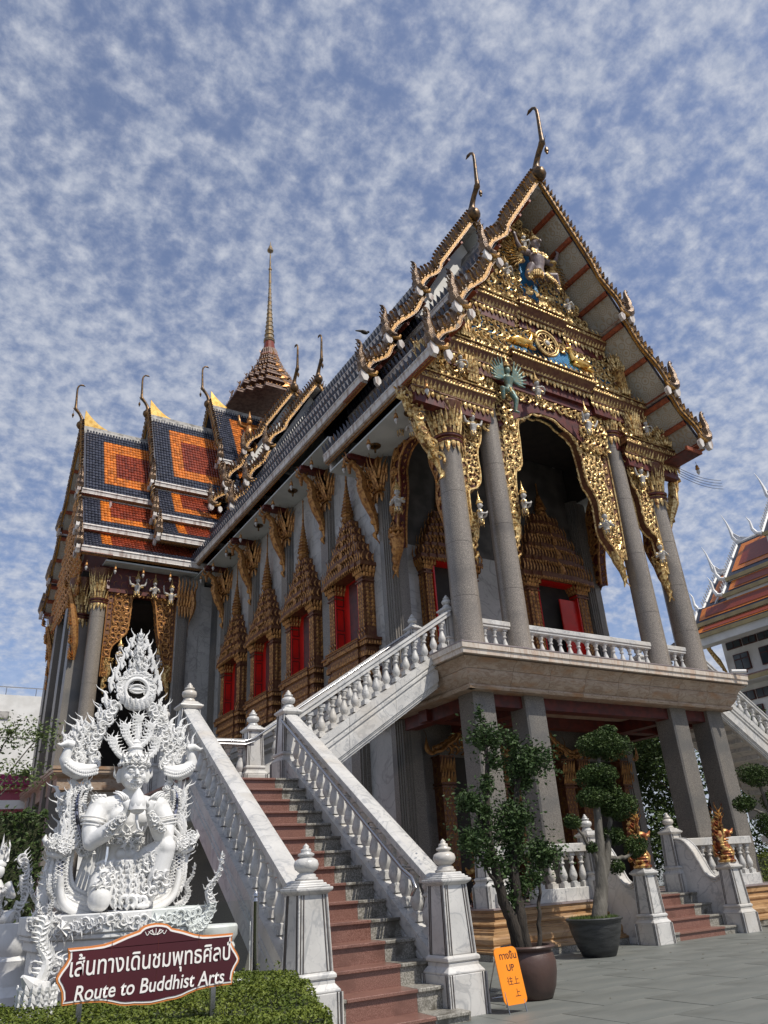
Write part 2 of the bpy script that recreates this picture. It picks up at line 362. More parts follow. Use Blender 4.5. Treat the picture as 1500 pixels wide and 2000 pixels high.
plaster = mat('weathered_ridge_plaster', (.42, .40, .37), (.20, .19, .175), .8, 0, 5, 6, .4, .66, .3, 30)
ceil = mat('painted_ceiling', (.50, .52, .50), (.42, .44, .43), .7, 0, 1.5)
whitew = mat('white_painted_wall', (.72, .71, .68), (.60, .59, .56), .7, 0, 1.2, 5)
bronze = mat('aged_bronze_gilding', (.16, .085, .028), (.055, .035, .018), .42, .55, 7, 4, .4, .62, .2, 40)
stucco = mat('white_stucco', (.72, .715, .70), (.60, .595, .57), .5, 0, 7, 6, .45, .75, .08, 60, c3=(.50, .49, .46), sc3=2.6, lo3=.58, hi3=.80)
skinp = mat('pale_figure_paint', (.52, .50, .47), (.36, .33, .30), .5, 0, 18, 3, bump=.1)
greenp = mat('green_figure_paint', (.10, .20, .19), (.2, .22, .14), .45, .2, 14, 3)
bluem = mat('blue_glass_mosaic', (.025, .23, .46), (.015, .14, .32), .3, .1, 60, 2, .45, .55, .4, 110)
steel = mat('polished_steel', (.42, .42, .43), None, .22, .95)
bark = mat('dark_bark', (.018, .014, .010), (.045, .035, .026), .85, 0, 6, 5, bump=.8, bsc=22, stretch=(3, 3, .6))
barkg = mat('grey_bark', (.085, .077, .063), (.15, .137, .115), .85, 0, 5, 5, bump=.6, bsc=18, stretch=(3, 3, .5))
def leafm(name, a, b, sp=.5, r=.45):
    m = mat(name, a, b, r, 0, 7, 3, .3, .7, spec=sp); m.node_tree.nodes['Principled BSDF'].inputs['Transmission Weight'].default_value = 0
    return m
leafd = leafm('dark_glossy_leaves', (.026, .050, .015), (.055, .092, .028), .22, .5)
leafm_ = leafm('topiary_leaves', (.026, .048, .013), (.062, .095, .024), .2, .5)
leafh = leafm('hedge_leaves', (.065, .095, .012), (.15, .18, .028), .25, .5)
leafl = leafm('pale_tree_leaves', (.08, .12, .035), (.14, .18, .06), .4, .5)
potb = mat('brown_glazed_clay', (.085, .048, .038), (.06, .036, .03), .42, 0, 2, 4, bump=.15, bsc=20)
potk = mat('black_clay', (.022, .023, .023), (.05, .052, .052), .5, 0, 3, 6, bump=.4, bsc=14, stretch=(1, 1, 6))
soil = mat('dark_soil', (.05, .035, .025), (.09, .06, .04), .95, bump=.8)
maroon = mat('maroon_sign_sheet', (.080, .010, .016), (.058, .008, .013), .32, 0, .8)
signw = mat('white_vinyl', (.85, .82, .78), None, .45); signo = mat('orange_vinyl', (.62, .21, .05), None, .45)
yel = mat('orange_yellow_board', (.90, .27, .006), (.84, .235, .005), .45, 0, 1.2); ink = mat('dark_brown_ink', (.07, .012, .008), None, .6)
grassm = leafm('grass_blades', (.06, .10, .015), (.11, .15, .03))
glassm = mat('window_glass', (.035, .045, .05), (.06, .07, .075), .08, 0, .8, 2)
pane = bpy.data.materials.new('clear_glass'); pane.use_nodes = True
_b = pane.node_tree.nodes['Principled BSDF']; _b.inputs['Base Color'].default_value = (.9, .95, .93, 1); _b.inputs['Transmission Weight'].default_value = 1; _b.inputs['Roughness'].default_value = .02; _b.inputs['IOR'].default_value = 1.05
def soffm():
    m = mat('stencilled_soffit', (.50, .48, .42), (.40, .39, .34), .7, 0, 2, 4); t = m.node_tree; n = t.nodes; L = t.links.new; b = n['Principled BSDF']
    tcn = n.new('ShaderNodeTexCoord'); prev = b.inputs['Base Color'].links[0].from_socket
    v = n.new('ShaderNodeTexVoronoi'); v.inputs['Scale'].default_value = 3.4; v.inputs['Randomness'].default_value = 0; L(tcn.outputs['Object'], v.inputs[0])
    w = n.new('ShaderNodeMath'); w.operation = 'SINE'; mu = n.new('ShaderNodeMath'); mu.operation = 'MULTIPLY'; mu.inputs[1].default_value = 30; L(v.outputs[0], mu.inputs[0]); L(mu.outputs[0], w.inputs[0])
    r = n.new('ShaderNodeMapRange'); r.inputs[1].default_value = .1; r.inputs[2].default_value = .5; r.inputs[4].default_value = .8; L(w.outputs[0], r.inputs[0])
    x = n.new('ShaderNodeMix'); x.data_type = 'RGBA'; L(r.outputs[0], x.inputs[0]); L(prev, x.inputs[6]); x.inputs[7].default_value = (.37, .29, .19, 1); L(x.outputs[2], b.inputs['Base Color'])
    return m
soffit = soffm()
X0 = 13.8
# ================================================================ GROUND
gb = MB(); gb.box(-400, 600, -200, 900, -.3, -.006); ground = gb.build('ground', mat('pale_grout', (.23, .235, .22), (.15, .155, .145), .8, 0, 1.5), kind='structure')
pv = MB(); pv.box(0, 1.188, 0, .888, -.01, 0); pvm = pv.mesh('paving_slab', slate)
slabs = []
for j in range(-3, 9):
    for i in range(3, 24):
        x, y = i*1.2-.6*(j % 2)+.7, j*.9+5.05
        if x < 2.9 and y > 4: continue
        if y > 11.2+.1 and x > 9: continue
        if x < 5.9 and y > 7.2: continue
        if x > 6+ (y+8)*2.1: continue
        o = link('paving_slab', pvm, ground, loc=(x, y, random.uniform(-.0015, .0015)), local=True); slabs.append(o)
bd = MB(); bd.box(-6, 3.3, 4.0, 9.5, -.01, .06)
tag(bd.build('planting_bed_soil', soil), kind='structure')
# ================================================================ TEMPLE
temple = root('temple', 'grey and gold Thai ordination hall with tiered tile roofs and a slender spire', 'temple', (X0, 12.7, 0))
def part(mb, name, m, **k): return mb.build(name, m, temple, **k)
# ---- lower plinth (two runs either side of the entrance steps) and body plinth
PROF = [(.60, 0), (.60, .10), (.57, .10), (.57, .135), (.52, .14), (.52, .165), (.47, .17), (.44, .20), (.46, .23), (.46, .30), (.43, .33), (.34, .36), (.34, .40), (.26, .405), (.26, .43), (.16, .44), (.16, .47), (.19, .48), (.20, .51), (.17, .535), (.06, .54), (.06, .565), (.02, .57), (.02, .60), (.07, .61), (.07, .67), (.05, .68), (.05, .72)]
for (xa, xb) in ((9.4, 12.0), (14.6, 18.4)):
    m = MB(); ring(m, (xa, xb, 11.95, 15.0), PROF[1:]); m.box(xa, xb, 11.95, 15, .5, .715)
    p = part(m, 'plinth', marbleo)
    m = MB(); m.box(xa-.6, xb+.6, 11.36, 15, 0, .10); m.build('plinth_footing', greygr, p)
    m = MB(); m.box(xa-.09, xb+.09, 11.86, 15.0, .72, .745); m.build('plinth_top_slab', mat('purple_marble_slab', (.24, .19, .19), (.32, .27, .26), .35, sc1=3) if xa < 10 else bpy.data.materials['purple_marble_slab'], p)
m = MB(); m.box(12.0, 14.6, 11.95, 15, 0, .74); part(m, 'porch_floor', greygr)
m = MB(); ring(m, (9.4, 18.4, 15, 46), PROF); m.box(9.4, 18.4, 15, 46, .5, .735); part(m, 'body_plinth', marbleo)
# ---- square lower posts
PX = (10.12, 11.53, 16.27, 17.68)
pm = MB(); c = .035; s2 = .285
for z0, z1 in ((.74, 4.8),):
    poly = [(-s2+c, -s2), (s2-c, -s2), (s2, -s2+c), (s2, s2-c), (s2-c, s2), (-s2+c, s2), (-s2, s2-c), (-s2, -s2+c)]
    pm.prism(poly, (0, 0, z0), (1, 0, 0), (0, 1, 0), (0, 0, 1), z1-z0)
pmm = pm.mesh('lower_post', granite)
for x in PX: link('lower_post', pmm, temple, loc=(x, 12.7, 0))
# ---- platform: entablature mouldings in blocks
PL = [(0, 4.75), (.03, 4.80), (.03, 4.83), (.0, 4.84), (.05, 4.90), (.10, 4.96), (.135, 5.03), (.15, 5.09), (.155, 5.12), (.165, 5.125), (.19, 5.18), (.25, 5.25), (.33, 5.30), (.36, 5.31), (.36, 5.35), (.39, 5.36), (.39, 5.46), (.42, 5.465), (.42, 5.575)]
def mould(name, p0, p1, out, prof, m, par, L=1.0, mit0=0, mit1=0, gap=.004):
    """moulding blocks along p0->p1; mit: mitre sign at the ends"""
    p0 = np.array(p0, float); p1 = np.array(p1, float); T = np.linalg.norm(p1-p0); u = (p1-p0)/T; out = np.array(out, float)
    n = max(1, round(T/L)); r = []
    for i in range(n):
        b = MB(); V = []; k = len(prof)
        for e, t in ((0, i*T/n+(gap if i else 0)), (1, (i+1)*T/n-(gap if i < n-1 else 0))):
            mt = (mit0 if (i == 0 and e == 0) else 0)+(mit1 if (i == n-1 and e == 1) else 0)
            for o, z in prof:
                q = p0+u*(t+mt*o*(1 if e else -1))+out*o; V.append((q[0], q[1], z))
            for z in (prof[-1][1], prof[0][1]):
                q = p0+u*t-out*.15; V.append((q[0], q[1], z))
        k2 = k+2; F = [(j, j+1, j+1+k2, j+k2) for j in range(k2-1)]+[(k2-1, 0, k2, 2*k2-1), list(range(k2))[::-1], list(range(k2, 2*k2))]
        if np.cross(u, out)[2] > 0: F = [f[::-1] for f in F]
        b.add(V, F); r.append(b.build(name, m, par, smooth=True, ang=28))
    return r
XL, XR, YF = 9.56, 18.04, 12.15
for prof, mm, LL in ((PL[:9], marbleb, 1.06), (PL[9:14], marbleb, 1.06), (PL[14:], marblet, .86)):
    mould('cornice_block', (XL, YF, 0), (XR, YF, 0), (0, -1, 0), prof, mm, temple, LL, 1, 1)
    mould('cornice_block', (XL, 17.0, 0), (XL, YF, 0), (-1, 0, 0), prof, mm, temple, LL, 0, 1)
    mould('cornice_block', (XR, YF, 0), (XR, 17.0, 0), (1, 0, 0), prof, mm, temple, LL, 1, 0)
m = MB(); m.box(XL-.43, XR+.43, YF-.43, 15.6, 5.578, 5.60); part(m, 'floor_slab', bpy.data.materials['purple_marble_slab'])
m = MB(); m.box(XL+.1, XR-.1, YF+.1, 15.6, 4.9, 5.57); m.box(XL+.02, XR-.02, YF+.02, 15.6, 4.76, 4.9); part(m, 'floor_core', marbleb)
for y in (12.7, 14.4):
    m = MB(); m.box(XL+.3, XR-.3, y-.16, y+.16, 4.5, 4.757); part(m, 'red_floor_beam', redlac)
for x in PX:
    m = MB(); m.box(x-.15, x+.15, 12.87, 15.4, 4.48, 4.757); part(m, 'red_floor_beam', redlac)
# ---- upper columns
def colm(r0, r1, z0, z1):
    b = MB(); H = z1-z0; P = [(r0*1.01, 0), (r0, .01)]
    for k in range(1, 5):
        z = H*k/4.3; r = r0+(r1-r0)*z/H
        P += [(r, z-.006), (r-.006, z-.004), (r-.006, z+.004), (r, z+.006)]
    P += [(r1, H)]; b.lathe(P, (0, 0, z0), 40); return b
COLS = [(10.12, .335, .30, 12.0), (11.53, .305, .265, 13.6), (16.27, .315, .27, 13.6), (17.68, .345, .31, 12.0)]
def capital(c, r, zb, zt, par, sq=True):
    """flared lotus capital with a hanging leaf collar"""
    H = zt-zb; x, y = c[0], c[1]
    k = MB(); k.lathe([(r*1.03, zb), (r*1.22, zb+.02), (r*1.25, zb+.07), (r*1.1, zb+.10), (r*1.12, zb+.13), (r*1.28, zb+.15), (r*1.3, zb+.2), (r*1.12, zb+.24), (r*1.08, zb+.26)], (x, y, 0), 24)
    a = k.build('capital_collar', redlac, par, smooth=True, ang=30)
    k = MB(); z0 = zb+.24; k.cur = 1; k.lathe([(r*1.0, z0), (r*1.05, z0+.1), (r*1.25, z0+(zt-z0)*.6), (r*1.6, zt-.04), (r*1.6, zt)], (x, y, 0), 24); k.cur = 0
    for lay, (zz, hh, rr0, rr1, n) in enumerate(((z0, (zt-z0)*.55, 1.06, 1.28, 16), (z0+(zt-z0)*.22, (zt-z0)*.55, 1.16, 1.5, 16), (z0+(zt-z0)*.45, (zt-z0)*.58, 1.3, 1.78, 16))):
        for i in range(n):
            t = 2*math.pi*(i+.5*lay)/n; d = np.array((math.cos(t), math.sin(t), 0)); tg = np.array((-math.sin(t), math.cos(t), 0))
            v = np.array((d[0]*(rr1-rr0)*r, d[1]*(rr1-rr0)*r, hh)); v /= np.linalg.norm(v)
            k.put(FL[i % 2] if lay == 2 else PT, np.array((x, y, zz))+d*rr0*r, tg, v, d, r*.34, hh*1.04, r*.42)
    for i in range(14):    # hanging leaves and bead rings
        t = 2*math.pi*i/14; d = np.array((math.cos(t), math.sin(t), 0)); tg = np.array((-math.sin(t), math.cos(t), 0))
        k.put(PT, np.array((x, y, zb+.02))+d*r*1.12, tg, (0, 0, -1), d, r*.46, r*(1.15 if i % 2 else .9), r*.35)
    k.lathe([(r*1.22, zb+.075), (r*1.3, zb+.085), (r*1.22, zb+.1)], (x, y, 0), 24); k.lathe([(r*1.25, zb+.2), (r*1.36, zb+.21), (r*1.25, zb+.23)], (x, y, 0), 24)
    k.build('capital', [gold, goldgr], par)
    return a
for i, (x, ra, rb, zt) in enumerate(COLS):
    b = colm(ra, rb, 5.6, zt-.7); b.xf(lambda a, c_, d, x=x: (a+x, c_+12.7, d)); o = part(b, 'round_column', granitec, smooth=True, ang=40)
    capital((x, 12.7), rb*1.02, zt-1.05 if zt < 13 else zt-.85, zt+.12 if zt < 13 else zt+.2, o)
# ---- body walls
WX, WXR, WY = 9.95, 17.65, 15.4      # left wall plane, right, front wall
WYE = 29.9
m = MB()
m.box(WX+.02, WXR-.02, WY+.3, 40, .74, 12.4); part(m, 'wall_core', marblew)
m = MB(); m.box(WX, WXR, 15.9, 40, 12.4, 13.28); part(m, 'wall_core', marblew)
# cladding panels on the left side wall and front wall, individually
pw, ph = .60, .74
k = MB(); k.box(0, .02, 0, pw-.006, 0, ph-.006); pmX = k.mesh('wall_panel', marblew)
k = MB(); k.box(0, pw-.006, 0, .02, 0, ph-.006); pmY = k.mesh('wall_panel', marblew)
WIN = [17.35, 20.37, 23.4, 26.4]
cnt = 0
for j in range(10):
    z = 5.62+j*ph
    for i in range(24):
        y = WY+.35+i*pw
        if y > 29.3: continue
        if any(abs(y+pw/2-w) < .80 and 6.2 < z < 8.9 for w in WIN): continue
        link('wall_panel', pmX, temple, loc=(WX-.012+random.uniform(0, .004), y, z)); cnt += 1
for j in range(5, 14):
    for i in range(6):
        z = .76+j*.9*.0+.74*j
        if z < 5.6 or z > 12: continue
        link('wall_panel', pmY, temple, loc=(WX+.5+i*pw*2.1, WY+.285, z)); cnt += 1
# wall pilasters on the left side (grey granite, reeded)
PILY = [18.86, 21.88, 24.9, 27.9]
def pilX(y, z0, z1, w=.30, xo=.16, x=WX):
    b = MB(); b.box(x-xo, x+.05, y-w, y+w, z0, z1)
    b.box(x-xo-.04, x-xo, y-w+.07, y+w-.07, z0, z1); b.box(x-xo*.5, x+.05, y-w-.06, y+w+.06, z0, z1); return b
for y in PILY: part(pilX(y, 5.6, 13.4), 'wall_pilaster', granite)
# corner pier (bundled)
def pier(x, y, z0, z1, s=.36, d=1, n=3):
    b = MB(); b.box(x-s+.1, x+s-.1, y-s+.1, y+s-.1, z0, z1)
    for k2 in range(n):
        o = s-.1+.033*(k2); q = s-.10-.055*(k2+1)
        b.box(x-o-.03, x+o+.03, y-q, y+q, z0, z1); b.box(x-q, x+q, y-o-.03, y+o+.03, z0+.001, z1-.001)
    return b
part(pier(WX+.22, WY+.22, 5.6, 12.2), 'corner_pier', granite); part(pier(WXR-.22, WY+.22, 5.6, 12.2), 'corner_pier', granite)
part(pier(WX+.22, WY+.22, .74, 4.75), 'corner_pier', granite); part(pier(WXR-.22, WY+.22, .74, 4.75), 'corner_pier', granite)
part(pier(WX+.1, 29.35, 5.6, 13.4, .3), 'corner_pier', granite)
for y in (17.4, 19.6, 21.9, 24.2): part(pilX(y, .74, 4.75), 'lower_pilaster', granite)
m = MB(); ring(m, (WX, WXR, 17, 40), [(.0, 5.25), (.12, 5.3), (.12, 5.36), (.28, 5.44), (.3, 5.56), (.3, 5.62)]); m.box(WX-.29, WXR, 15.7, 30, 5.56, 5.61); part(m, 'string_course', marblew)
m = MB(); m.box(WX-.36, WX-.2, 15.5, 28.9, 5.62, 5.78); part(m, 'wall_kerb', marblew)
# ---- carved windows
def win_unit():
    """window centred on y=0, floor of sill z=6.0, wall plane x=0, facing -X; local space"""
    r = root('window_', '', '', (0, 0, 0)); return r
def carved_frame(par, hw, ow, z0, zs, zh, zt, d, tip, base=True, fl_=(1, .80, .60, .43, .29, .2),  local=True, tiers=5, m_=(golddk, goldgr), name='carved_frame'):
    """frame in local coords: u lateral, -> returns list of (name, MB, material). facing -Y, wall at y=0"""
    out = []
    if base:
        b = MB(); b.boxmat = 1; H = zs-z0
        steps = [(0, .98), (.14, 1.0), (.24, .90), (.40, .86), (.52, .95), (.66, .92), (.80, 1.04), (.93, 1.08), (1.0, 1.06)]
        for i in range(len(steps)-1):
            a, s_1 = steps[i]; e, _ = steps[i+1]
            w = ow*s_1; dd = d*(s_1*1.0)
            b.box(-w, w, -dd, 0, z0+H*a, z0+H*e)
            b.box(-w*.72, w*.72, -dd-.06, 0, z0+H*a+.002, z0+H*e-.002)
            hh = H*(e-a)
            if i % 2 == 0:
                row(b, PT3, (-w, -dd, z0+H*a), (w, -dd, z0+H*a), (0, 0, 1), (0, -1, 0), int(2*w/.085), hh*1.05, .08, .05); row(b, PT3, (-w*.72, -dd-.06, z0+H*a), (w*.72, -dd-.06, z0+H*a), (0, 0, 1), (0, -1, 0), int(1.44*w/.085), hh*1.05, .08, .05)
                row(b, PT3, (-w, 0, z0+H*a), (-w, -dd, z0+H*a), (0, 0, 1), (-1, 0, 0), int(dd/.085)+1, hh*1.05, .08, .05)
                row(b, PT3, (w, -dd, z0+H*a), (w, 0, z0+H*a), (0, 0, 1), (1, 0, 0), int(dd/.085)+1, hh*1.05, .08, .05)
            else:
                row(b, FLs[0], (-w*.72, -dd-.06, z0+H*a), (w*.72, -dd-.06, z0+H*a), (0, 0, 1), (0, -1, 0), int(1.44*w/.06), hh*1.1, .06, .03)
                b.tube([(-w, -dd-.005, z0+H*a), (w, -dd-.005, z0+H*a)], .018, 5); b.tube([(-w*.72, -dd-.065, z0+H*e), (w*.72, -dd-.065, z0+H*e)], .018, 5)
        out.append(('window_base', b, m_))
        b = MB(); b.boxmat = 1; b.box(-hw*1.02, hw*1.02, -d*.9, -.02, zs, zs+.025); out.append(('sill_slab', b, marblew))
    for s in (-1, 1):
        b = MB(); b.boxmat = 1
        x0, x1 = (hw, ow*.86) if s > 0 else (-ow*.86, -hw)
        zb = zs if base else z0
        b.box(x0, x1, -d*.62, 0, zb, zh); b.box(x0+.05, x1-.05, -d*.78, 0, zb, zh)
        xm = (x0+x1)/2; wd = x1-x0
        # clustered leaf foot, banded shaft, flared capital
        for zz, hh, ex in ((zb, .30, .06), (zb+.22, .16, .04)):
            row(b, FLs[0], (x0-.03, -d*.78-ex*.3, zz), (x1+.03, -d*.78-ex*.3, zz), (0, -.1, 1), (0, -1, 0), 3, hh, wd*.36, .12)
            row(b, FLs[1], (x0, 0, zz), (x0, -d*.75, zz), (0, 0, 1), (-1, 0, 0), 2, hh, .16, .1)
        k2 = int((zh-zb-.8)/.11)
        for i in range(k2):
            z = zb+.36+i*.11
            for xx in (x0+wd*.2, xm, x1-wd*.2): b.put(PT3, (xx, -d*.78, z), (1, 0, 0), (0, 0, 1), (0, -1, 0), wd*.26, .12, .06)
            for yy in (-d*.18, -d*.5): b.put(PT3, (x0 if True else x0, yy, z), (0, -1, 0), (0, 0, 1), (-1, 0, 0), d*.3, .12, .05); b.put(PT3, (x1, yy, z), (0, 1, 0), (0, 0, 1), (1, 0, 0), d*.3, .12, .05)
        b.box(x0-.03, x1+.03, -d*.84, 0, zh-.46, zh-.42); b.box(x0-.02, x1+.02, -d*.82, 0, zh-.36, zh-.33)
        for i, (zz, hh, ex) in enumerate(((zh-.33, .2, .0), (zh-.22, .24, .06))):
            row(b, PT, (x0-.02-ex, -d*.8-ex, zz), (x1+.02+ex, -d*.8-ex, zz), (0, -.25, .97), (0, -1, 0), 5, hh, wd*.26, .1)
            row(b, PT, (x0-.02-ex, 0, zz), (x0-.02-ex, -d*.8-ex, zz), (-.25, 0, .97), (-1, 0, 0), 4, hh, .12, .1)
            row(b, PT, (x1+.02+ex, -d*.8-ex, zz), (x1+.02+ex, 0, zz), (.25, 0, .97), (1, 0, 0), 4, hh, .12, .1)
        out.append(('frame_pilaster', b, m_))
    b = MB(); b.boxmat = 1; hT = zt-zh; w = ow*1.0; dd = d*1.12; z = zh-.05
    for i in range(tiers):
        f = fl_[i]; w_ = w*f; d_ = dd*(.45+.55*f); h = hT*(.62/tiers)*(1.25-.1*i)
        b.box(-w_, w_, -d_, 0, z, z+h*.26); b.box(-w_*.78, w_*.78, -d_-.05, 0, z+.002, z+h*.26+.01); b.box(-w_*.55, w_*.55, -d_-.09, 0, z+.004, z+h*.3)
        b.box(-w_*.9, w_*.9, -d_*.88, 0, z+h*.26, z+h)
        for off, ww in ((0, w_), (.05, w_*.78), (.09, w_*.55)):
            row(b, PT3, (-ww, -d_-off, z+h*.02), (ww, -d_-off, z+h*.02), (0, 0, -1), (0, -1, 0), max(3, int(2*ww/.10)), .09, .09, .06)
        row(b, FL[0], (-w_, -d_+.01, z+h*.3), (w_, -d_+.01, z+h*.3), (0, -.05, 1), (0, -1, 0), max(3, int(2*w_/.12)), h*.85, .14, .12)
        row(b, FL[1], (-w_, 0, z+h*.3), (-w_, -d_, z+h*.3), (-.05, 0, 1), (-1, 0, 0), max(2, int(d_/.13)), h*.85, .14, .12)
        row(b, FL[1], (w_, -d_, z+h*.3), (w_, 0, z+h*.3), (.05, 0, 1), (1, 0, 0), max(2, int(d_/.13)), h*.85, .14, .12)
        b.put(FL[0], (0, -d_-.06, z+h*.2), (1, 0, 0), (0, -.05, 1), (0, -1, 0), .34*f+.1, h*1.3, .2)
        z += h
    zn = z; P = [(.20*f+.05, 0), (.17, .10), (.19, .12), (.15, .22), (.16, .24)]
    L = tip-zn
    for k2 in range(9):
        t = k2/9; r = .13*(1-t)+.035
        P += [(r, .26+L*.45*t), (r*1.25, .26+L*.45*(t+.03)), (r, .26+L*.45*(t+.06))]
    P += [(.03, L*.62), (.045, L*.64), (.028, L*.66), (.02, L*.93), (.035, L*.95), (.0, L)]
    P = sorted(P, key=lambda q: q[1])
    b.lathe(P, (0, -d*.42, zn), 8)
    out.append(('crown', b, m_))
    return out
def to_side(b):      # facing -Y at y=0  ->  facing -X at x=0 (lateral x -> y)
    b.xf(lambda x, y, z: (y, -x, z)); return b
protos = []
fr = carved_frame(None, .66, 1.18, 6.02, 7.0, 9.08, 11.75, .46, 13.05)
wroot = link('carved_window', None, temple, loc=(WX, WIN[0], 0)); wroot.empty_display_size = .1
for nme, b, mm in fr: to_side(b).build(nme, mm, wroot, local=True)
k = MB(); k.box(-.30, .10, -.56, .56, 7.14, 8.98); k.v = []; k.f = []; k.mi = []; k.n = 0
for s in (-1, 1):                     # open red shutters lining the reveal
    k.box(-.34, -.03, s*.66-.02, s*.66+.02, 7.03, 9.10)
k.box(-.05, -.03, -.66, .66, 7.03, 9.10); k.box(-.34, -.03, -.66, .66, 9.04, 9.10)
k.build('red_shutters', reddoor, wroot, local=True)
k = MB()
for za, zb in ((7.12, 7.62), (7.70, 8.34), (8.42, 8.98)):
    for s in (-1, 1):
        for xa, xb, zc, zd in ((-.31, -.29, za, zb), (-.09, -.07, za, zb), (-.31, -.07, za, za+.02), (-.31, -.07, zb-.02, zb)): k.box(xa, xb, s*.635-.006, s*.635+.006, zc, zd)
k.build('shutter_moulding', redlac, wroot, local=True, kind='stuff')
k = MB(); k.box(-.07, -.05, -.30, .30, 7.1, 8.95); k.build('casement', redlac, wroot, local=True)
for y in WIN[1:]: ctree(wroot, temple, loc=(WX, y, 0))
# ---- doors on the front wall of the upper porch
def door(cx, ow, hw, zt, tip, big):
    d = link('carved_doorway', None, temple, loc=(cx, WY+.28, 0)); d.empty_display_size = .1
    for nme, b, mm in carved_frame(None, hw, ow, 5.6, 5.6, 9.15, zt, .5 if big else .42, tip, base=False, fl_=(1, .84, .68, .53, .38, .25)): b.build(nme.replace('window', 'door'), mm, d, local=True)
    k = MB()
    for s in (-1, 1): k.box(s*hw-.02, s*hw+.02, -.38, .18, 5.6, 9.15)
    k.box(-hw, hw, -.38, .18, 9.05, 9.15); k.build('door_reveal', reddoor, d, local=True)
    k = MB(); k.box(-hw, hw, -.06, -.02, 5.6, 9.1); k.build('dark_opening', darkin, d, local=True)  # near-black sheet on the wall stands for the unlit doorway
    if big:
        k = MB(); k.box(hw*.12, hw, -.30, -.26, 5.6, 8.6); k.build('open_red_leaf', reddoor, d, local=True)
        k = MB()
        for s in (-1, 1): k.box(s*hw*.72-.07, s*hw*.72+.07, -.04, .10, 5.6, 8.6); row(k, PT3, (s*hw*.72, -.05, 5.6), (s*hw*.72, -.05, 8.6), (1, 0, 0), (0, -1, 0), 26, .1, .1, .05)
        k.build('inner_frame', golddk, d, local=True)
door(15.75, 1.42, .78, 12.6, 12.6, True)
door(11.85, 1.05, .62, 11.6, 12.2, False)
# lower storey doors with naga gables
lowg = mat('shaded_gilding', (.34, .17, .05), (.18, .08, .025), .4, .5, 12, 3)  # gold darkened in colour to imitate the shade under the porch
def lowdoor(cx):
    d = link('lower_doorway', None, temple, loc=(cx, WY+.28, 0)); b = MB(); b.boxmat = 1
    for s in (-1, 1):
        x = s*.82
        b.box(x-.17, x+.17, -.34, 0, .74, 3.95)
        for i in range(26):
            z = .95+i*.11
            for xx in (x-.11, x, x+.11): b.put(FLs[i % 2], (xx, -.34, z), (1, 0, 0), (0, 0, 1), (0, -1, 0), .12, .13, .06)
            b.put(FLs[i % 2], (x-.17, -.17, z), (0, -1, 0), (0, 0, 1), (-1, 0, 0), .2, .13, .05)
        for zz, hh in ((.74, .25), (3.3, .3), (3.55, .35)): row(b, PT, (x-.22, -.38, zz), (x+.22, -.38, zz), (0, -.25, 1), (0, -1, 0), 5, hh, .1, .1)
        for zz in (3.2, 3.28, 3.9): b.box(x-.21, x+.21, -.4, 0, zz, zz+.04)
        # gable with serpent edge
        for i in range(9):
            t = i/9; px = s*(1.15*(1-t)); pz = 3.98+1.0*t*t*.6+.3*t
            b.put(FL[0 if s > 0 else 1], (px, -.36, pz), (1, 0, 0), (0, 0, 1), (0, -1, 0), .22, .34, .15, s*.5)
        b.tube([(s*1.2*(1-t), -.36, 3.98+.6*t*t+.3*t+.02*math.sin(t*20)) for t in np.linspace(0, 1, 14)], .055, 6)
        b.put(FL[0 if s > 0 else 1], (s*1.2, -.38, 3.95), (1, 0, 0), (0, 0, 1), (0, -1, 0), .3, .6, .15, -s*.5)
    relief(b, (-1.0, -.30, 3.98), (1, 0, 0), (0, 0, 1), (0, -1, 0), 2.0, .8, .2, lambda a, z: z < .85*(1-abs(a-1)))
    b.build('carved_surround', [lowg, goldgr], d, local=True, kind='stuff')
    k = MB(); k.box(-.68, .68, -.03, 0, .74, 3.95); k.build('dark_opening', darkin, d, local=True)  # dark sheet painted as the shade within the lower door
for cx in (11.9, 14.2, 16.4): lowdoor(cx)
m = MB(); m.box(9.9, 17.7, WY+.27, WY+.33, .74, 4.75); part(m, 'lower_front_wall', granite)  # darker granite chosen so the wall colour carries the undercroft's shade
m = MB(); m.box(WX+.4, WXR-.4, WY+.24, WY+.31, 5.6, 12.3); part(m, 'upper_front_wall', marblew)
m = MB(); m.box(10.3, 17.3, 12.9, 15.6, 13.5, 13.55); part(m, 'porch_ceiling', darkin)  # ceiling coloured near-black to imitate shade above the arch
m = MB(); m.box(WX+.4, WXR-.4, WY+.22, WY+.24, 9.6, 13.5); part(m, 'dark_upper_wall', mat('shade_darkened_wall', (.10, .09, .08), (.05, .045, .04), .8, 0, 2))  # sheet over the wall with the porch shade painted in
for x in (10.28, 17.3): m = MB(); m.box(x, x+.05, 12.9, 15.7, 12.1, 13.5); part(m, 'porch_attic', darkin)
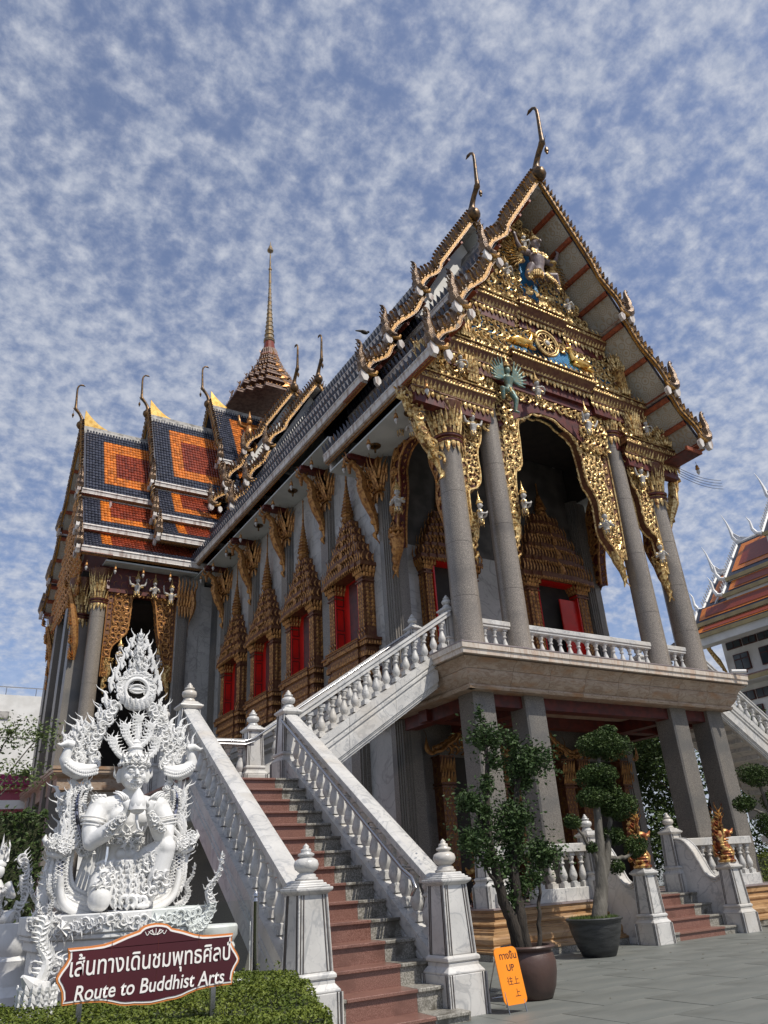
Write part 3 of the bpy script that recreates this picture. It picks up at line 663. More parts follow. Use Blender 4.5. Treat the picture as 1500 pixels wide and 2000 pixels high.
# ================================================================ ROOFS
def tile_field(A, B, C_, D, tw, tl, colfn, par, f, name='roof_tiles'):
    """A top-start, B top-end, C bottom-end, D bottom-start in (a,h,z); tiles run down A->D"""
    A, B, C_, D = [np.array(f(*q), float) for q in (A, B, C_, D)]
    nU = max(1, round(np.linalg.norm(B-A)/tw)); nV = max(1, round(np.linalg.norm(D-A)/tl))
    u = (B-A)/nU; v = (D-A)/nV; nrm = np.cross(u, v); nrm /= np.linalg.norm(nrm)
    if nrm[2] < 0: nrm = -nrm
    bs = [MB(), MB(), MB()]
    for j in range(nV):
        for i in range(nU):
            c = colfn(i, j, nU, nV); b = bs[c]; o = A+u*i+v*j; jit = rng.uniform(-.004, .004)
            pts = []
            for t, hh in ((0, .0), (.28, .030), (.72, .030), (1, 0)):
                pts.append(o+u*t+nrm*(hh+.012+jit)); 
            for t, hh, e in ((0, .0, 1.0), (.28, .030, 1.12), (.72, .030, 1.12), (1, 0, 1.0)):
                pts.append(o+u*t+v*e+nrm*(hh+.04+jit))
            for t, e in ((0, 1.0), (.28, 1.12), (.72, 1.12), (1, 1.0)): pts.append(o+u*t+v*e+nrm*.0)
            b.add(pts, [(0, 4, 5, 1), (1, 5, 6, 2), (2, 6, 7, 3), (4, 8, 9, 5), (5, 9, 10, 6), (6, 10, 11, 7)])
    for b, mm in zip(bs, (tnavy, torange, tred)):
        if b.n: b.build(name, mm, par, kind='stuff')
def ident(a, h, z): return (X0+h, a, z)
YC = 33.2
def wingf(a, h, z): return (a, YC+h, z)
def fin_template():
    # slanting blade with a hooked tip: x along the slope, y outwards, z thickness
    V, F = T_flame(.28, .27, .22, 5, .25, True); return V, F
FIN = fin_template()
def verge(a, apex, tiers, f, par, out, side, full=True, tier_dx=0, fins=True, dark=False):
    """bargeboards, blades and naga finials at the verge plane a; side +-1; out = direction of gable facing along a"""
    for ti, (h0, z0, h1, z1) in enumerate(tiers):
        p0 = np.array((h0*side, z0)); p1 = np.array((h1*side, z1)); L = np.linalg.norm(p1-p0); d = (p1-p0)/L; nrm = np.array((-d[1]*side, d[0]*side))
        if nrm[1] < 0: nrm = -nrm
        # wavy board: straight upper part then S-curve
        pts_t = []; nS = 26
        for i in range(nS+1):
            t = i/nS; 
            wav = 0
            if ti == 0:
                q_ = (t-.62)/.38; wav = -.10*math.sin(q_*math.pi*2.0)*min(1, q_*4) if q_ > 0 else 0
            else: wav = -.085*math.sin(max(0, t-.12)/.88*math.pi*2.0)
            pts_t.append(p0+d*L*t+nrm*wav)
        o3 = np.array(f(a+out*.10, 0, 0), float)
        V = []; F = []
        for i, p in enumerate(pts_t):
            for oo, hh in ((0, -.06), (0, .09), (out*.10, .09), (out*.10, -.06)):
                q = p+nrm*hh; V.append(f(a+oo, q[0], q[1]))
        for i in range(nS):
            for k2 in range(4): F.append((i*4+k2, i*4+(k2+1) % 4, (i+1)*4+(k2+1) % 4, (i+1)*4+k2))
        F += [(3, 2, 1, 0), (nS*4, nS*4+1, nS*4+2, nS*4+3)]
        b = MB(); b.add(V, F); bb = b.build('bargeboard', mosaic, par)
        # edging rods
        b = MB()
        for hh in (-.06, .09):
            b.tube([f(a+out*.10, *(p+nrm*hh)) for p in pts_t], .024, 5)
        b.build('board_edging', mosaicdk, bb)
        # blades along the top
        if fins:
            b = MB(); nF = int(L/.185)
            for i in range(nF):
                t = (i+.5)/nF; p = pts_t[min(nS, int(t*nS))]+nrm*.10
                U = np.array(f(0, d[0], d[1]), float)-np.array(f(0, 0, 0), float); Vv = np.array(f(0, nrm[0]*.9-d[0]*.45, nrm[1]*.9-d[1]*.45), float)-np.array(f(0, 0, 0), float)
                Wv = np.array(f(out, 0, 0), float)-np.array(f(0, 0, 0), float)
                b.put(FIN, f(a+out*.04, *(p-nrm*.05)), U, Vv, Wv, .34, .40, .5); b.cur = 1 if i % 2 else 0
                b.put(FIN, f(a+out*.075, *(p-nrm*.05)), U, Vv, Wv, .16, .36, .45); b.cur = 0
            # stepped ridge under the blades so that the board reads as a thick carved band
            b.build('roof_blades', [mosaicdk, mosaic], bb, kind='stuff')
        # projecting purlin end with the white stops below it
        e = pts_t[-1]
        b = MB()
        q0 = np.array(f(a+out*.20, e[0]-side*.02, e[1]-.36), float); U = np.array(f(out, 0, 0), float)-np.array(f(0, 0, 0), float); Hh = np.array(f(0, 1, 0), float)-np.array(f(0, 0, 0), float)
        poly = [(0, .12), (.05, 0), (.16, .0), (.24, .16), (.22, .40), (.06, .40)]
        b.prism([(x*side, y) for x, y in poly], q0, Hh, (0, 0, 1), U, -.14); b.build('carved_stop', gutm, bb); b = MB()
        poly = [(-.30, .10), (-.22, -.02), (-.12, .06), (-.10, .24), (-.22, .30), (-.30, .2)]
        b.prism([(x*side, y) for x, y in poly], q0+Hh*(-.1*side)+np.array((0, 0, -.04)), Hh, (0, 0, 1), U, -.10)
        b.build('carved_stop', gutm, bb)
        # naga finial rising from the tail
        b = MB(); P = []; Rr = []
        sh = [(-.30, .04), (-.12, -.06), (.05, -.05), (.20, .05), (.28, .22), (.22, .42), (.30, .62), (.28, .85), (.22, 1.05), (.23, 1.25), (.30, 1.38), (.40, 1.42)]
        rd = [.11, .13, .15, .16, .15, .13, .12, .095, .07, .05, .035, .02]
        for (hx, hz) in sh: P.append(f(a+out*.12, e[0]+side*hx*.62, e[1]+hz*.72+.02))
        b.tube(P, [q*.85 for q in rd], 8, flat=1.3, up=U)
        for i in range(3, 10):
            c0 = np.array(P[i]); b.put(FIN, c0+Hh*side*.03, Hh*side, (0, 0, 1), U, .12, .17, .25, -.9)
        for i in range(1, 6):
            c0 = np.array(P[i]); b.put(FIN, c0-Hh*side*.02, -Hh*side, (0, 0, 1), U, .14, .17, .3, -.4)
        b.build('naga_finial', mosaicdk if ti % 2 == 0 or True else mosaic, bb)
        b = MB(); b.tube([f(a+out*.17, e[0]+side*hx*.62, e[1]+hz*.72-.07) for hx, hz in [(-.52, .2), (-.42, .02), (-.25, -.02), (-.08, -.04), (.10, -.02), (.22, .1)]], [.04, .055, .06, .06, .05, .03], 6); b.build('gilt_snout', mosaic, bb)
def chofa(par, base, outv, h=3.0, m=None, bulb=1.0):
    """tall curved finial: bulb, forward neck, spur with bell, straight horn and back curl"""
    o = np.array(outv, float); b = MB()
    pr = [(-.02, 0, .10), (.02, .05, .16), (.04, .14, .205), (.03, .25, .20), (.0, .38, .145), (.01, .52, .10), (.06, .68, .085), (.15, .86, .08), (.25, 1.0, .085), (.30, 1.07, .10), (.315, 1.14, .075), (.32, 1.4, .062), (.335, 1.75, .055), (.35, 2.1, .05), (.35, 2.35, .045), (.32, 2.50, .042), (.25, 2.60, .04), (.15, 2.62, .05), (.06, 2.585, .01)]
    s = h/2.6; B = np.array(base, float)
    P = [B+o*x*s*1.25+np.array((0, 0, z*s)) for x, z, r in pr]
    b.tube(P, [r*s*(bulb if z < .45 else 1) for x, z, r in pr], 10, up=np.cross(o, (0, 0, 1)))
    b.put(FL[0], P[9]+o*.02, o, (0, 0, 1), np.cross(o, (0, 0, 1)), .12*s, .2*s, .1, -1.2)
    c = b.build('chofa', m or bronze, par, smooth=True)
    b = MB(); q = P[8]+o*.16*s; b.tube([q, q-np.array((0, 0, .22*s))], .008, 4); b.lathe([(.012, .16*s), (.05*s, .10*s), (.06*s, 0), (.03*s, -.04*s), (.035*s, -.09*s), (.0, -.13*s)], q-np.array((0, 0, .36*s)), 8); b.build('chofa_bell', bronze, c)
    return c
def roof(name, f, a0, a1, apex, tiers, out, tiles=True, near=-1, gable=True, soffit_to=None, ntile=None, gut=True, pattern=True, cho=2.6, crest=False, top_navy=4, farverge=True, rafters=0):
    """one telescoped roof section; verge at a0 facing `out`, running to a1"""
    R0 = link(name, None, temple); R0.empty_display_size = .1
    d = 1 if a1 > a0 else -1
    for ti, (h0, z0, h1, z1) in enumerate(tiers):
        for s in (-1, 1):
            # slab: top surface and underside
            b = MB(); th = .09
            P = [(a0, h0*s, z0), (a1, h0*s, z0), (a1, h1*s, z1), (a0, h1*s, z1)]
            V = [f(*q) for q in P]+[f(q[0], q[1], q[2]-th) for q in P]
            F = [(0, 1, 2, 3), (7, 6, 5, 4), (0, 3, 7, 4), (3, 2, 6, 7), (2, 1, 5, 6), (1, 0, 4, 5)]
            b.add(V, F)
            b.build('roof_slab', tnavy, R0)
            if s == near and tiles:
                if pattern:
                    def cf(i, j, nU, nV, ti=ti):
                        n1, o1 = (6, 4) if ti == 0 else (5, 3)
                        tn, to = (top_navy, 4) if ti == 0 else (0, 0)
                        bn, bo = (3, 3) if ti == 0 else (2, 2)
                        if ti == 2: bn, bo = 2, 0
                        if i < n1 or j < tn or j >= nV-bn: return 0
                        if i < n1+o1 or j < tn+to or j >= nV-bn-bo: return 1
                        return 2
                else: cf = lambda i, j, nU, nV: 0
                e = .16*d
                if ntile is None:
                    tile_field((a0+e, h0*s, z0), (a1, h0*s, z0), (a1, h1*s, z1), (a0+e, h1*s, z1), .135, .215, cf, R0, f)
                else:
                    L = math.hypot(h1-h0, z1-z0); k = ntile*.25/L; hm = h1+(h0-h1)*k; zm = z1+(z0-z1)*k
                    tile_field((a0+e, hm*s, zm), (a1, hm*s, zm), (a1, h1*s, z1), (a0+e, h1*s, z1), .17, .25, cf, R0, f)
            if gut and s == near:
                b = MB(); u_ = np.array(f(a1, h1*s, z1), float); p_ = np.array(f(a0+d*.15, h1*s, z1), float)
                Hs = np.array(f(0, s, 0), float)-np.array(f(0, 0, 0), float)
                if not pattern: row(b, PT, p_+Hs*.08+(0, 0, -.05), u_+Hs*.08+(0, 0, -.05), Hs*.35+np.array((0, 0, .93)), Hs, int(abs(a1-a0)/.19), .31, .18, .12)
                if b.n: b.build('eave_antefixes', tnavy, R0, kind='stuff')
            if gut:
                b = MB(); gh = .27 if ti == len(tiers)-1 else .24
                aa, bb = (a0-out*.0, a1)
                V0 = [(h1*s+.02*s, z1-.02), (h1*s+.11*s, z1+.0), (h1*s+.13*s, z1-.06), (h1*s+.10*s, z1-.09), (h1*s+.09*s, z1-gh+.03), (h1*s+.11*s, z1-gh), (h1*s-.08*s, z1-gh-.02), (h1*s-.10*s, z1-.1)]
                V = [f(aa, *q) for q in V0]+[f(bb, *q) for q in V0]; n = len(V0)
                F = [(i, (i+1) % n, (i+1) % n+n, i+n) for i in range(n)]+[tuple(range(n))[::-1], tuple(range(n, 2*n))]
                b.add(V, F); g = b.build('eave_gutter', gutm, R0)
                b = MB()
                for q in ((h1*s+.03*s, z1-gh-.03, .02), (h1*s-.04*s, z1-gh-.05, .02)): b.tube([f(aa, q[0], q[1]), f(bb, q[0], q[1])], q[2], 5)
                b.build('gilt_gutter_line', golddk, g)
                if ti < len(tiers)-1:   # riser between tiers with light mouldings
                    b = MB(); h2, z2 = tiers[ti+1][0], tiers[ti+1][1]
                    V0 = [(h1*s-.1*s, z1-gh), (h2*s+.05*s, z1-gh), (h2*s+.02*s, z1-gh-.07), (h2*s+.07*s, z1-gh-.09), (h2*s+.05*s, z2-.0), (h2*s-.1*s, z2-.0)]
                    V = [f(aa-out*-.1, *q) for q in V0]+[f(bb, *q) for q in V0]; n = len(V0)
                    F = [(i, (i+1) % n, (i+1) % n+n, i+n) for i in range(n)]+[tuple(range(n))[::-1], tuple(range(n, 2*n))]
                    b.add(V, F); b.build('tier_riser', gutm, R0)
    # ridge
    b = MB(); V0 = [(-.2, apex-.36), (-.10, apex-.02), (-.09, apex+.10), (.09, apex+.10), (.10, apex-.02), (.2, apex-.36)]
    V = [f(a0, *q) for q in V0]+[f(a1, *q) for q in V0]; n = 6
    b.add(V, [(i, (i+1) % n, (i+1) % n+n, i+n) for i in range(n)]+[tuple(range(n))[::-1], tuple(range(n, 2*n))]); b.build('ridge_cap', plaster, R0)
    if crest:
        b = MB(); pts = [(0, 0), (0, .95)]+[(1.6*t, .95*(1-t)**2.1) for t in np.linspace(.08, 1, 10)]
        U = np.array(f(d, 0, 0), float)-np.array(f(0, 0, 0), float); Hh = np.array(f(0, 1, 0), float)-np.array(f(0, 0, 0), float)
        b.prism(pts, np.array(f(a0+.02*d, -.04, apex+.06), float), U, (0, 0, 1), Hh, .08); b.build('gilt_ridge_crest', goldbr, R0)
    for s in (-1, 1): verge(a0, apex, tiers, f, R0, out, s)
    U = np.array(f(out, 0, 0), float)-np.array(f(0, 0, 0), float)
    if cho: chofa(R0, np.array(f(a0+out*.08, 0, apex-.05), float), U, cho)
    if gable:
        b = MB(); ga = a0-out*.75
        poly = [(-tiers[0][2]+.2, tiers[0][3]-.3), (tiers[0][2]-.2, tiers[0][3]-.3), (0, apex-.3)]
        Hh = np.array(f(0, 1, 0), float)-np.array(f(0, 0, 0), float)
        b.prism(poly, np.array(f(ga, 0, 0), float), Hh, (0, 0, 1), U, -.08)
        b.build('gable_wall', whitew, R0)
    return R0
def tiersN(apex):     # nave family
    dz = apex-21.1
    return [(0, 21.1+dz, 2.72, 16.62+dz), (2.58, 16.42+dz, 4.02, 14.28+dz), (3.88, 14.05+dz, 4.92, 12.66+dz)]
def tiersW(apex, dz=None):
    e = apex-21.8; g = e if dz is None else dz
    return [(0, 21.8+e, 2.32, 17.35+g), (2.2, 16.98+g, 3.38, 15.2+g), (3.25, 14.9+g, 4.30, 13.83+g)]
rp = roof('porch_roof', ident, 11.3, 16.9, 21.1, tiersN(21.1), -1, ntile=3, pattern=False, cho=3.05, gable=False)
rm = roof('nave_roof', ident, 14.5, 40, 22.45, tiersN(22.45), -1, ntile=3, pattern=False, cho=3.1)
r3 = roof('nave_roof_step', ident, 27.0, 40, 23.5, [(0, 23.5, 2.6, 19.2), (2.5, 19.0, 3.5, 17.2), (3.4, 17.0, 4.1, 15.9)], -1, tiles=False, cho=2.75, gut=False)
r4 = roof('nave_roof_step', ident, 29.8, 40, 24.8, [(0, 24.8, 2.6, 20.5), (2.5, 20.3, 3.5, 18.5), (3.4, 18.3, 4.1, 17.2)], -1, tiles=False, cho=2.85, gut=False)
# transept wing
wa = roof('wing_roof', wingf, 4.2, 11.2, 21.8, tiersW(21.8), -1, crest=True, cho=2.45, gable=False)
wb = roof('wing_roof_step', wingf, 7.25, 13.2, 23.35, tiersW(23.35, 1.05), -1, crest=True, cho=2.5)
wc = roof('wing_roof_step', wingf, 10.4, 13.5, 24.9, tiersW(24.9, 3.0), -1, crest=True, cho=2.6)
# ---- soffits, rafters of the nave verge (patterned ceiling panels between red beams)
def under_verge(f, a0, a1, tiers, par, sides, nR=(5, 2, 2), mats=(soffit, beam), w=.12):
    for s in sides:
        for ti, (h0, z0, h1, z1) in enumerate(tiers):
            n = nR[ti]; L = math.hypot(h1-h0, z1-z0); dh, dz = (h1-h0)/L, (z1-z0)/L
            for i in range(n+1):
                t = i/n; h = h0+(h1-h0)*t; z = z0+(z1-z0)*t
                if i < n:
                    t2 = (i+1)/n; hb = h0+(h1-h0)*t2; zb = z0+(z1-z0)*t2
                    b = MB(); P = [(h+dh*.02, z+dz*.02), (hb-dh*.02, zb-dz*.02)]
                    q = [f(a0, P[0][0]*s, P[0][1]-.13), f(a1, P[0][0]*s, P[0][1]-.13), f(a1, P[1][0]*s, P[1][1]-.13), f(a0, P[1][0]*s, P[1][1]-.13)]
                    q2 = [(x, y, zz+.03) for x, y, zz in q]
                    b.add(q+q2, [(0, 1, 2, 3), (7, 6, 5, 4), (0, 3, 7, 4), (1, 0, 4, 5), (2, 1, 5, 6), (3, 2, 6, 7)]); b.build('soffit_panel', mats[0], par)
                if i == 0 and ti == 0: continue
                b = MB(); c = np.array(f(a0-.02*(1 if a1 > a0 else -1), h*s, z-.16), float); U = np.array(f(a1, 0, 0), float)-np.array(f(a0, 0, 0), float); LU = np.linalg.norm(U); U /= LU
                D = np.array(f(0, dh*s, dz), float)-np.array(f(0, 0, 0), float); Nn = np.cross(U, D); Nn *= np.sign(Nn[2])
                big = (i == n)
                ww = w*(1.7 if big else 1)
                b.obox(c-D*ww/2-Nn*.12, U, D, Nn, LU+.04, ww, .13); b.obox(c-D*ww*.72-Nn*.03, U, D, Nn, LU+.04, ww*1.44, .04)
                b.build('purlin_beam', mats[1], par)
under_verge(ident, 11.35, 12.6, tiersN(21.1), rp, (1, -1))
under_verge(ident, 14.55, 15.6, tiersN(22.45), rm, (-1, 1), (4, 2, 2), (ceil, beam))
under_verge(wingf, 4.22, 5.4, tiersW(21.8), wa, (1, -1))
under_verge(wingf, 7.3, 8.2, tiersW(23.35, 1.05), wb, (1,), (4, 2, 2))
# ---- eave ceilings of the nave and porch, beams and rafters
ez = 13.30
for xa, xb in ((8.95, 10.1), (17.5, 18.65)):
    m = MB(); m.box(xa, xb, 16.9, 30, ez, ez+.05); part(m, 'eave_ceiling', ceil)
for xa, xb in ((8.95, 10.3), (17.3, 18.65)):
    m = MB(); m.box(xa, xb, 12.5, 16.85, 12.08, 12.13); part(m, 'eave_ceiling', ceil)
for s in (1,):
    m = MB(); m.prism([(4.95, 12.40), (3.95, 13.35), (3.95, 12.40)], (X0, 11.42, 0), (s, 0, 0), (0, 0, 1), (0, 1, 0), .05) if False else m.box(X0+s*4.55-.33, X0+s*4.55+.33, 11.42, 12.5, 12.22, 12.27); part(m, 'red_corner_soffit', redlac)
    m = MB(); m.box(X0+s*4.55-.34, X0+s*4.55+.34, 11.36, 11.44, 12.22, 12.34); part(m, 'red_corner_beam', redlac if s < 0 else beam)
m = MB(); m.box(8.98, 18.6, 16.8, 16.9, 12.12, 13.3); part(m, 'step_wall', gutm)
for y in PILY+[15.8]:
    zz = ez if y > 16.9 else 12.08
    b = MB(); b.box(8.92, 10.0, y-.13, y+.13, zz-.14, zz+.01); b.box(8.96, 10.0, y-.18, y+.18, zz-.04, zz+.005); part(b, 'red_eave_beam', redlac)
for xa, xb in ((8.92, 11.5), (16.3, 18.7)):
    b = MB(); b.box(xa, xb, 12.45, 12.75, 12.02, 12.12); part(b, 'red_eave_beam', redlac)
# ---- carved brackets: naga arms from wall to beam, with a flared capital on the pilaster
def bracket(y, ztop, x=WX-.16, zlow=2.35):
    r = link('naga_bracket', None, temple, loc=(x, y, 0)); b = MB()
    zb = ztop-zlow
    P = [(-.02, 0, zb), (-.03, 0, zb+.25), (-.10, 0, zb+.55), (-.28, 0, zb+.95), (-.42, 0, zb+1.3), (-.42, 0, zb+1.62), (-.52, 0, zb+1.9), (-.75, 0, zb+2.08), (-.82, 0, zb+1.95), (-.80, 0, zb+1.7)]
    b.tube(P, [.03, .07, .10, .14, .13, .10, .09, .08, .06, .03], 7, flat=1.3)
    for i in range(1, 9):
        c = np.array(P[i]); b.put(FIN, c+(-.05, 0, 0), (-1, 0, 0), (0, 0, 1), (0, -1, 0), .2, .32, .3, -.5)
        b.put(FIN, c+(.04, 0, .02), (1, 0, 0), (0, 0, 1), (0, -1, 0), .16, .28, .3, -.8)
    b.put(FL[0], (-.02, 0, zb+.08), (-1, 0, 0), (0, 0, -1), (0, -1, 0), .3, .45, .4, 0)
    for i in range(7): b.put(SC if i % 2 else SCm, (-.30+.03*i, -.05, zb+.95+i*.14), (1, 0, 0), (0, 0, 1), (0, -1, 0), .22, .22, .3); b.put(SC, (-.30+.03*i, .05, zb+.95+i*.14), (-1, 0, 0), (0, 0, 1), (0, 1, 0), .22, .22, .3)
    b.build('naga_arm', golddk, r, local=True)
    # pilaster capital
    b = MB(); z0 = ztop-1.45
    b.box(-.06, .2, -.30, .30, z0+.2, z0+.26); b.box(-.09, .2, -.34, .34, z0+.3, z0+.37); b.box(-.04, .2, -.27, .27, z0+.2, ztop)
    for l, (zz, hh, w0, ex) in enumerate(((z0+.36, .5, .30, .05), (z0+.66, .5, .34, .12), (z0+.95, .55, .38, .22))):
        row(b, FL[0] if l == 2 else PT, (-ex, -w0, zz), (-ex, w0, zz), (-.28, 0, .96), (-1, 0, 0), 5, hh, .13, .12)
        row(b, FL[1] if l == 2 else PT, (-ex, -w0, zz), (.2, -w0, zz), (0, -.28, .96), (0, -1, 0), 3, hh, .13, .12)
        row(b, FL[1] if l == 2 else PT, (.2, w0, zz), (-ex, w0, zz), (0, .28, .96), (0, 1, 0), 3, hh, .13, .12)
    row(b, PT, (-.10, -.3, z0+.22), (-.10, .3, z0+.22), (0, 0, -1), (-1, 0, 0), 4, .3, .15, .1)
    row(b, PT, (-.05, -.3, z0+.22), (.2, -.3, z0+.22), (0, 0, -1), (0, -1, 0), 2, .26, .12, .1)
    b.build('pilaster_capital', golddk, r, local=True)
    return r
b0 = bracket(PILY[0], ez-.02)
for y in PILY[1:]: ctree(b0, temple, loc=(WX-.16, y, 0))
ctree(b0, temple, loc=(WX-.16, 15.75, -1.15))
# ================================================================ PEDIMENT
YP = 12.42
def cornice(x0, x1, z0, z1, y=YP, ex=.30, side=True, mid=None):
    """gilded entablature: dentil fringe, leaf cove, medallion band, antefixes"""
    H = z1-z0; b = MB()
    b.box(x0+.1, x1-.1, y-.12, y+.2, z0, z1); b.box(x0+.04, x1-.04, y-ex*.55, y, z0+H*.05, z0+H*.14); b.box(x0, x1, y-ex, y, z0+H*.52, z0+H*.60); b.box(x0+.03, x1-.03, y-ex*.9, y, z0+H*.9, z0+H*.97); b.box(x0+.05, x1-.05, y-ex*.78, y, z0+H*.6, z0+H*.9)
    V = [(x0+.06, y-ex*.55, z0+H*.14), (x1-.06, y-ex*.55, z0+H*.14), (x1, y-ex*.98, z0+H*.52), (x0, y-ex*.98, z0+H*.52)]
    b.add(V, [(0, 1, 2, 3)])
    c = part(b, 'entablature', goldgr)
    b = MB()
    row(b, PT, (x0, y-ex*.55, z0+H*.12), (x1, y-ex*.55, z0+H*.12), (0, -.40, .92), (0, -1, 0), int((x1-x0)/.12), H*.44, .11, .07)
    row(b, PT3, (x0, y-ex*1.0, z0+H*.55), (x1, y-ex*1.0, z0+H*.55), (0, 0, 1), (0, -1, 0), int((x1-x0)/.09), .07, .09, .04)
    n = int((x1-x0)/.34)
    for i in range(n):
        xx = x0+(i+.5)*(x1-x0)/n
        b.put(RO, (xx, y-ex*.79, z0+H*.75), (1, 0, 0), (0, 0, 1), (0, -1, 0), .27, H*.26, .12); b.put(FLs[0], (xx+.15, y-ex*.79, z0+H*.75), (1, 0, 0), (0, 0, 1), (0, -1, 0), .12, .13, .1, -1.4); b.put(FLs[0], (xx+.19, y-ex*.79, z0+H*.75), (1, 0, 0), (0, 0, 1), (0, -1, 0), .12, .13, .1, 1.7)
    b.tube([(x0, y-ex*1.0, z0+H*.53), (x1, y-ex*1.0, z0+H*.53)], .018, 5); b.tube([(x0, y-ex*.88, z0+H*.93), (x1, y-ex*.88, z0+H*.93)], .022, 5)
    row(b, FL[0], (x0, y-ex*.8, z1-.01), (x1, y-ex*.8, z1-.01), (0, 0, 1), (0, -1, 0), int((x1-x0)/.19), .20, .19, .12)
    b.build('carved_bands', gold, c)
    # hanging pointed fringe
    b = MB(); n = int((x1-x0)/.14)
    for i in range(n):
        xx = x0+(i+.5)*(x1-x0)/n
        b.put(PT, (xx, y-ex*.42, z0+.05), (1, 0, 0), (0, 0, -1), (0, -1, 0), .15, .20+.06*(i % 2), .12)
    b.build('hanging_fringe', gold, c, kind='stuff')
    b = MB(); b.box(x0+.12, x1-.12, y-.10, y+.15, z0-.34, z0); b.build('red_frieze', redlac, c)
    return c
cornice(8.85, 11.45, 12.15, 12.78); cornice(16.35, 18.78, 12.15, 12.78)
cornice(9.98, 12.25, 13.66, 14.27); cornice(12.2, 15.4, 13.86, 14.42, ex=.42); cornice(15.35, 17.72, 13.66, 14.27)
cornice(11.15, 12.9, 15.86, 16.42); cornice(12.85, 14.75, 15.96, 16.50, ex=.40); cornice(14.7, 16.5, 15.86, 16.42)
# tympanum backing (stepped, behind the reliefs)
m = MB(); m.prism([(-4.9, 12.3), (-2.35, 12.3), (-2.35, 13.3), (2.4, 13.3), (2.4, 12.3), (4.9, 12.3), (3.9, 14.2), (2.7, 16.3), (0, 20.6), (-2.7, 16.3), (-3.9, 14.2)], (X0, YP+.0, 0), (1, 0, 0), (0, 0, 1), (0, 1, 0), .12); part(m, 'tympanum_ground', redlac)
m = MB()
m.prism([(10.5, 14.4), (17.1, 14.4), (16.2, 15.9), (11.4, 15.9)], (0, YP-.012, 0), (1, 0, 0), (0, 0, 1), (0, 1, 0), .02)
m.prism([(11.5, 16.5), (16.1, 16.5), (13.9, 20.0), (13.7, 20.0)], (0, YP-.012, 0), (1, 0, 0), (0, 0, 1), (0, 1, 0), .02)
part(m, 'blue_mosaic_field', bluem)
def tri(w0, w1, H):    # inside test for a trapezoid of base w0, top w1
    return lambda a, b: abs(a-w0/2) < (w0/2-(w0-w1)/2*(b/H))-.06
b = MB()
relief(b, (10.1, YP-.04, 14.40), (1, 0, 0), (0, 0, 1), (0, -1, 0), 7.6, 1.45, .27, lambda a, z: tri(7.6, 5.6, 1.45)(a, z) and not (2.55 < a < 5.05 and z < .75), 1.1)
relief(b, (11.3, YP-.04, 16.50), (1, 0, 0), (0, 0, 1), (0, -1, 0), 5.0, 3.9, .26, lambda a, z: tri(5.0, .2, 3.9)(a, z) and not (2.1 < a < 3.0 and .6 < z < 2.6), 1.1)
relief(b, (9.1, YP-.05, 12.85), (1, 0, 0), (0, 0, 1), (0, -1, 0), 2.2, .85, .28, None, 1.0)
relief(b, (16.5, YP-.05, 12.85), (1, 0, 0), (0, 0, 1), (0, -1, 0), 2.1, .85, .28, None, 1.0)
# mound under the garuda and banks of foliage over each cornice
for x, z, s in ((13.9, 16.75, .5), (13.3, 16.7, .4), (14.5, 16.7, .4), (13.6, 17.1, .4), (14.2, 17.1, .4), (12.7, 16.6, .35), (15.1, 16.6, .35), (13.0, 14.5, .35), (14.6, 14.5, .35), (12.2, 14.5, .3), (15.4, 14.5, .3)):
    for k in range(5): b.put(FL[k % 2], (x+rng.uniform(-.2, .2), YP-.25, z-.15), (1, 0, 0), (0, 0, 1), (0, -1, 0), s*.8, s, s*.8, rng.uniform(-.8, .8))
part(b, 'carved_foliage', gold, kind='stuff')
# small flame border climbing the tympanum edge
b = MB()
for s in (-1, 1):
    for (h0, z0, h1, z1) in tiersN(21.1):
        n = int(math.hypot(h1-h0, z1-z0)/.17)
        for i in range(n):
            t = (i+.5)/n; h = h0+(h1-h0)*t-.62; z = z0+(z1-z0)*t-.28
            if h > .05: b.put(FL[i % 2], (X0+s*h, YP-.12, z-.1), (1, 0, 0), (0, 0, 1), (0, -1, 0), .22, .30, .22, -s*.55)
part(b, 'flame_border', gold)
# end pilasters of each storey of the pediment
for x, z0, z1 in ((10.72, 14.3, 15.86), (16.85, 14.3, 15.86), (9.35, 12.8, 13.66), (18.25, 12.8, 13.66), (10.75, 12.8, 13.66), (16.95, 12.8, 13.66)):
    b = MB(); b.box(x-.15, x+.15, YP-.28, YP, z0, z1)
    for zz, hh in ((z0, .22), (z1-.65, .3), (z1-.42, .4)):
        row(b, PT, (x-.18, YP-.30, zz), (x+.18, YP-.30, zz), (0, -.25, 1), (0, -1, 0), 4, hh, .1, .1); row(b, PT, (x-.17, YP-.05, zz), (x-.17, YP-.28, zz), (-.25, 0, 1), (-1, 0, 0), 3, hh, .1, .1)
    for xx in (-.1, 0, .1): b.box(x+xx-.03, x+xx+.03, YP-.31, YP-.2, z0, z1-.6)
    part(b, 'pediment_pilaster', gold)
# wheel of law
w = link('dharma_wheel', None, temple, loc=(13.72, YP-.32, 15.1)); b = MB()
th = np.linspace(0, 2*math.pi, 33)
for r, q in ((.43, .045), (.35, .025), (.12, .045)): b.tube([(r*math.cos(t), 0, r*math.sin(t)) for t in th], q, 6, up=(0, 1, 0))
for i in range(12):
    t = 2*math.pi*i/12; d = np.array((math.cos(t), 0, math.sin(t))); b.tube([d*.12, d*.22, d*.35], [.018, .03, .016], 5, up=(0, 1, 0))
b.build('rim_and_spokes', gold, w, local=True, smooth=True)
k = MB(); k.lathe([(.02, 0), (.42, .005), (.42, .04)], (0, 0, 0), 28); k.xf(lambda x, y, z: (x, .05+z, y)); k.build('red_disc', redlac, w, local=True)
k = MB(); k.ell((0, -.03, 0), (.09, .05, .09)); k.build('hub', skinp, w, local=True)
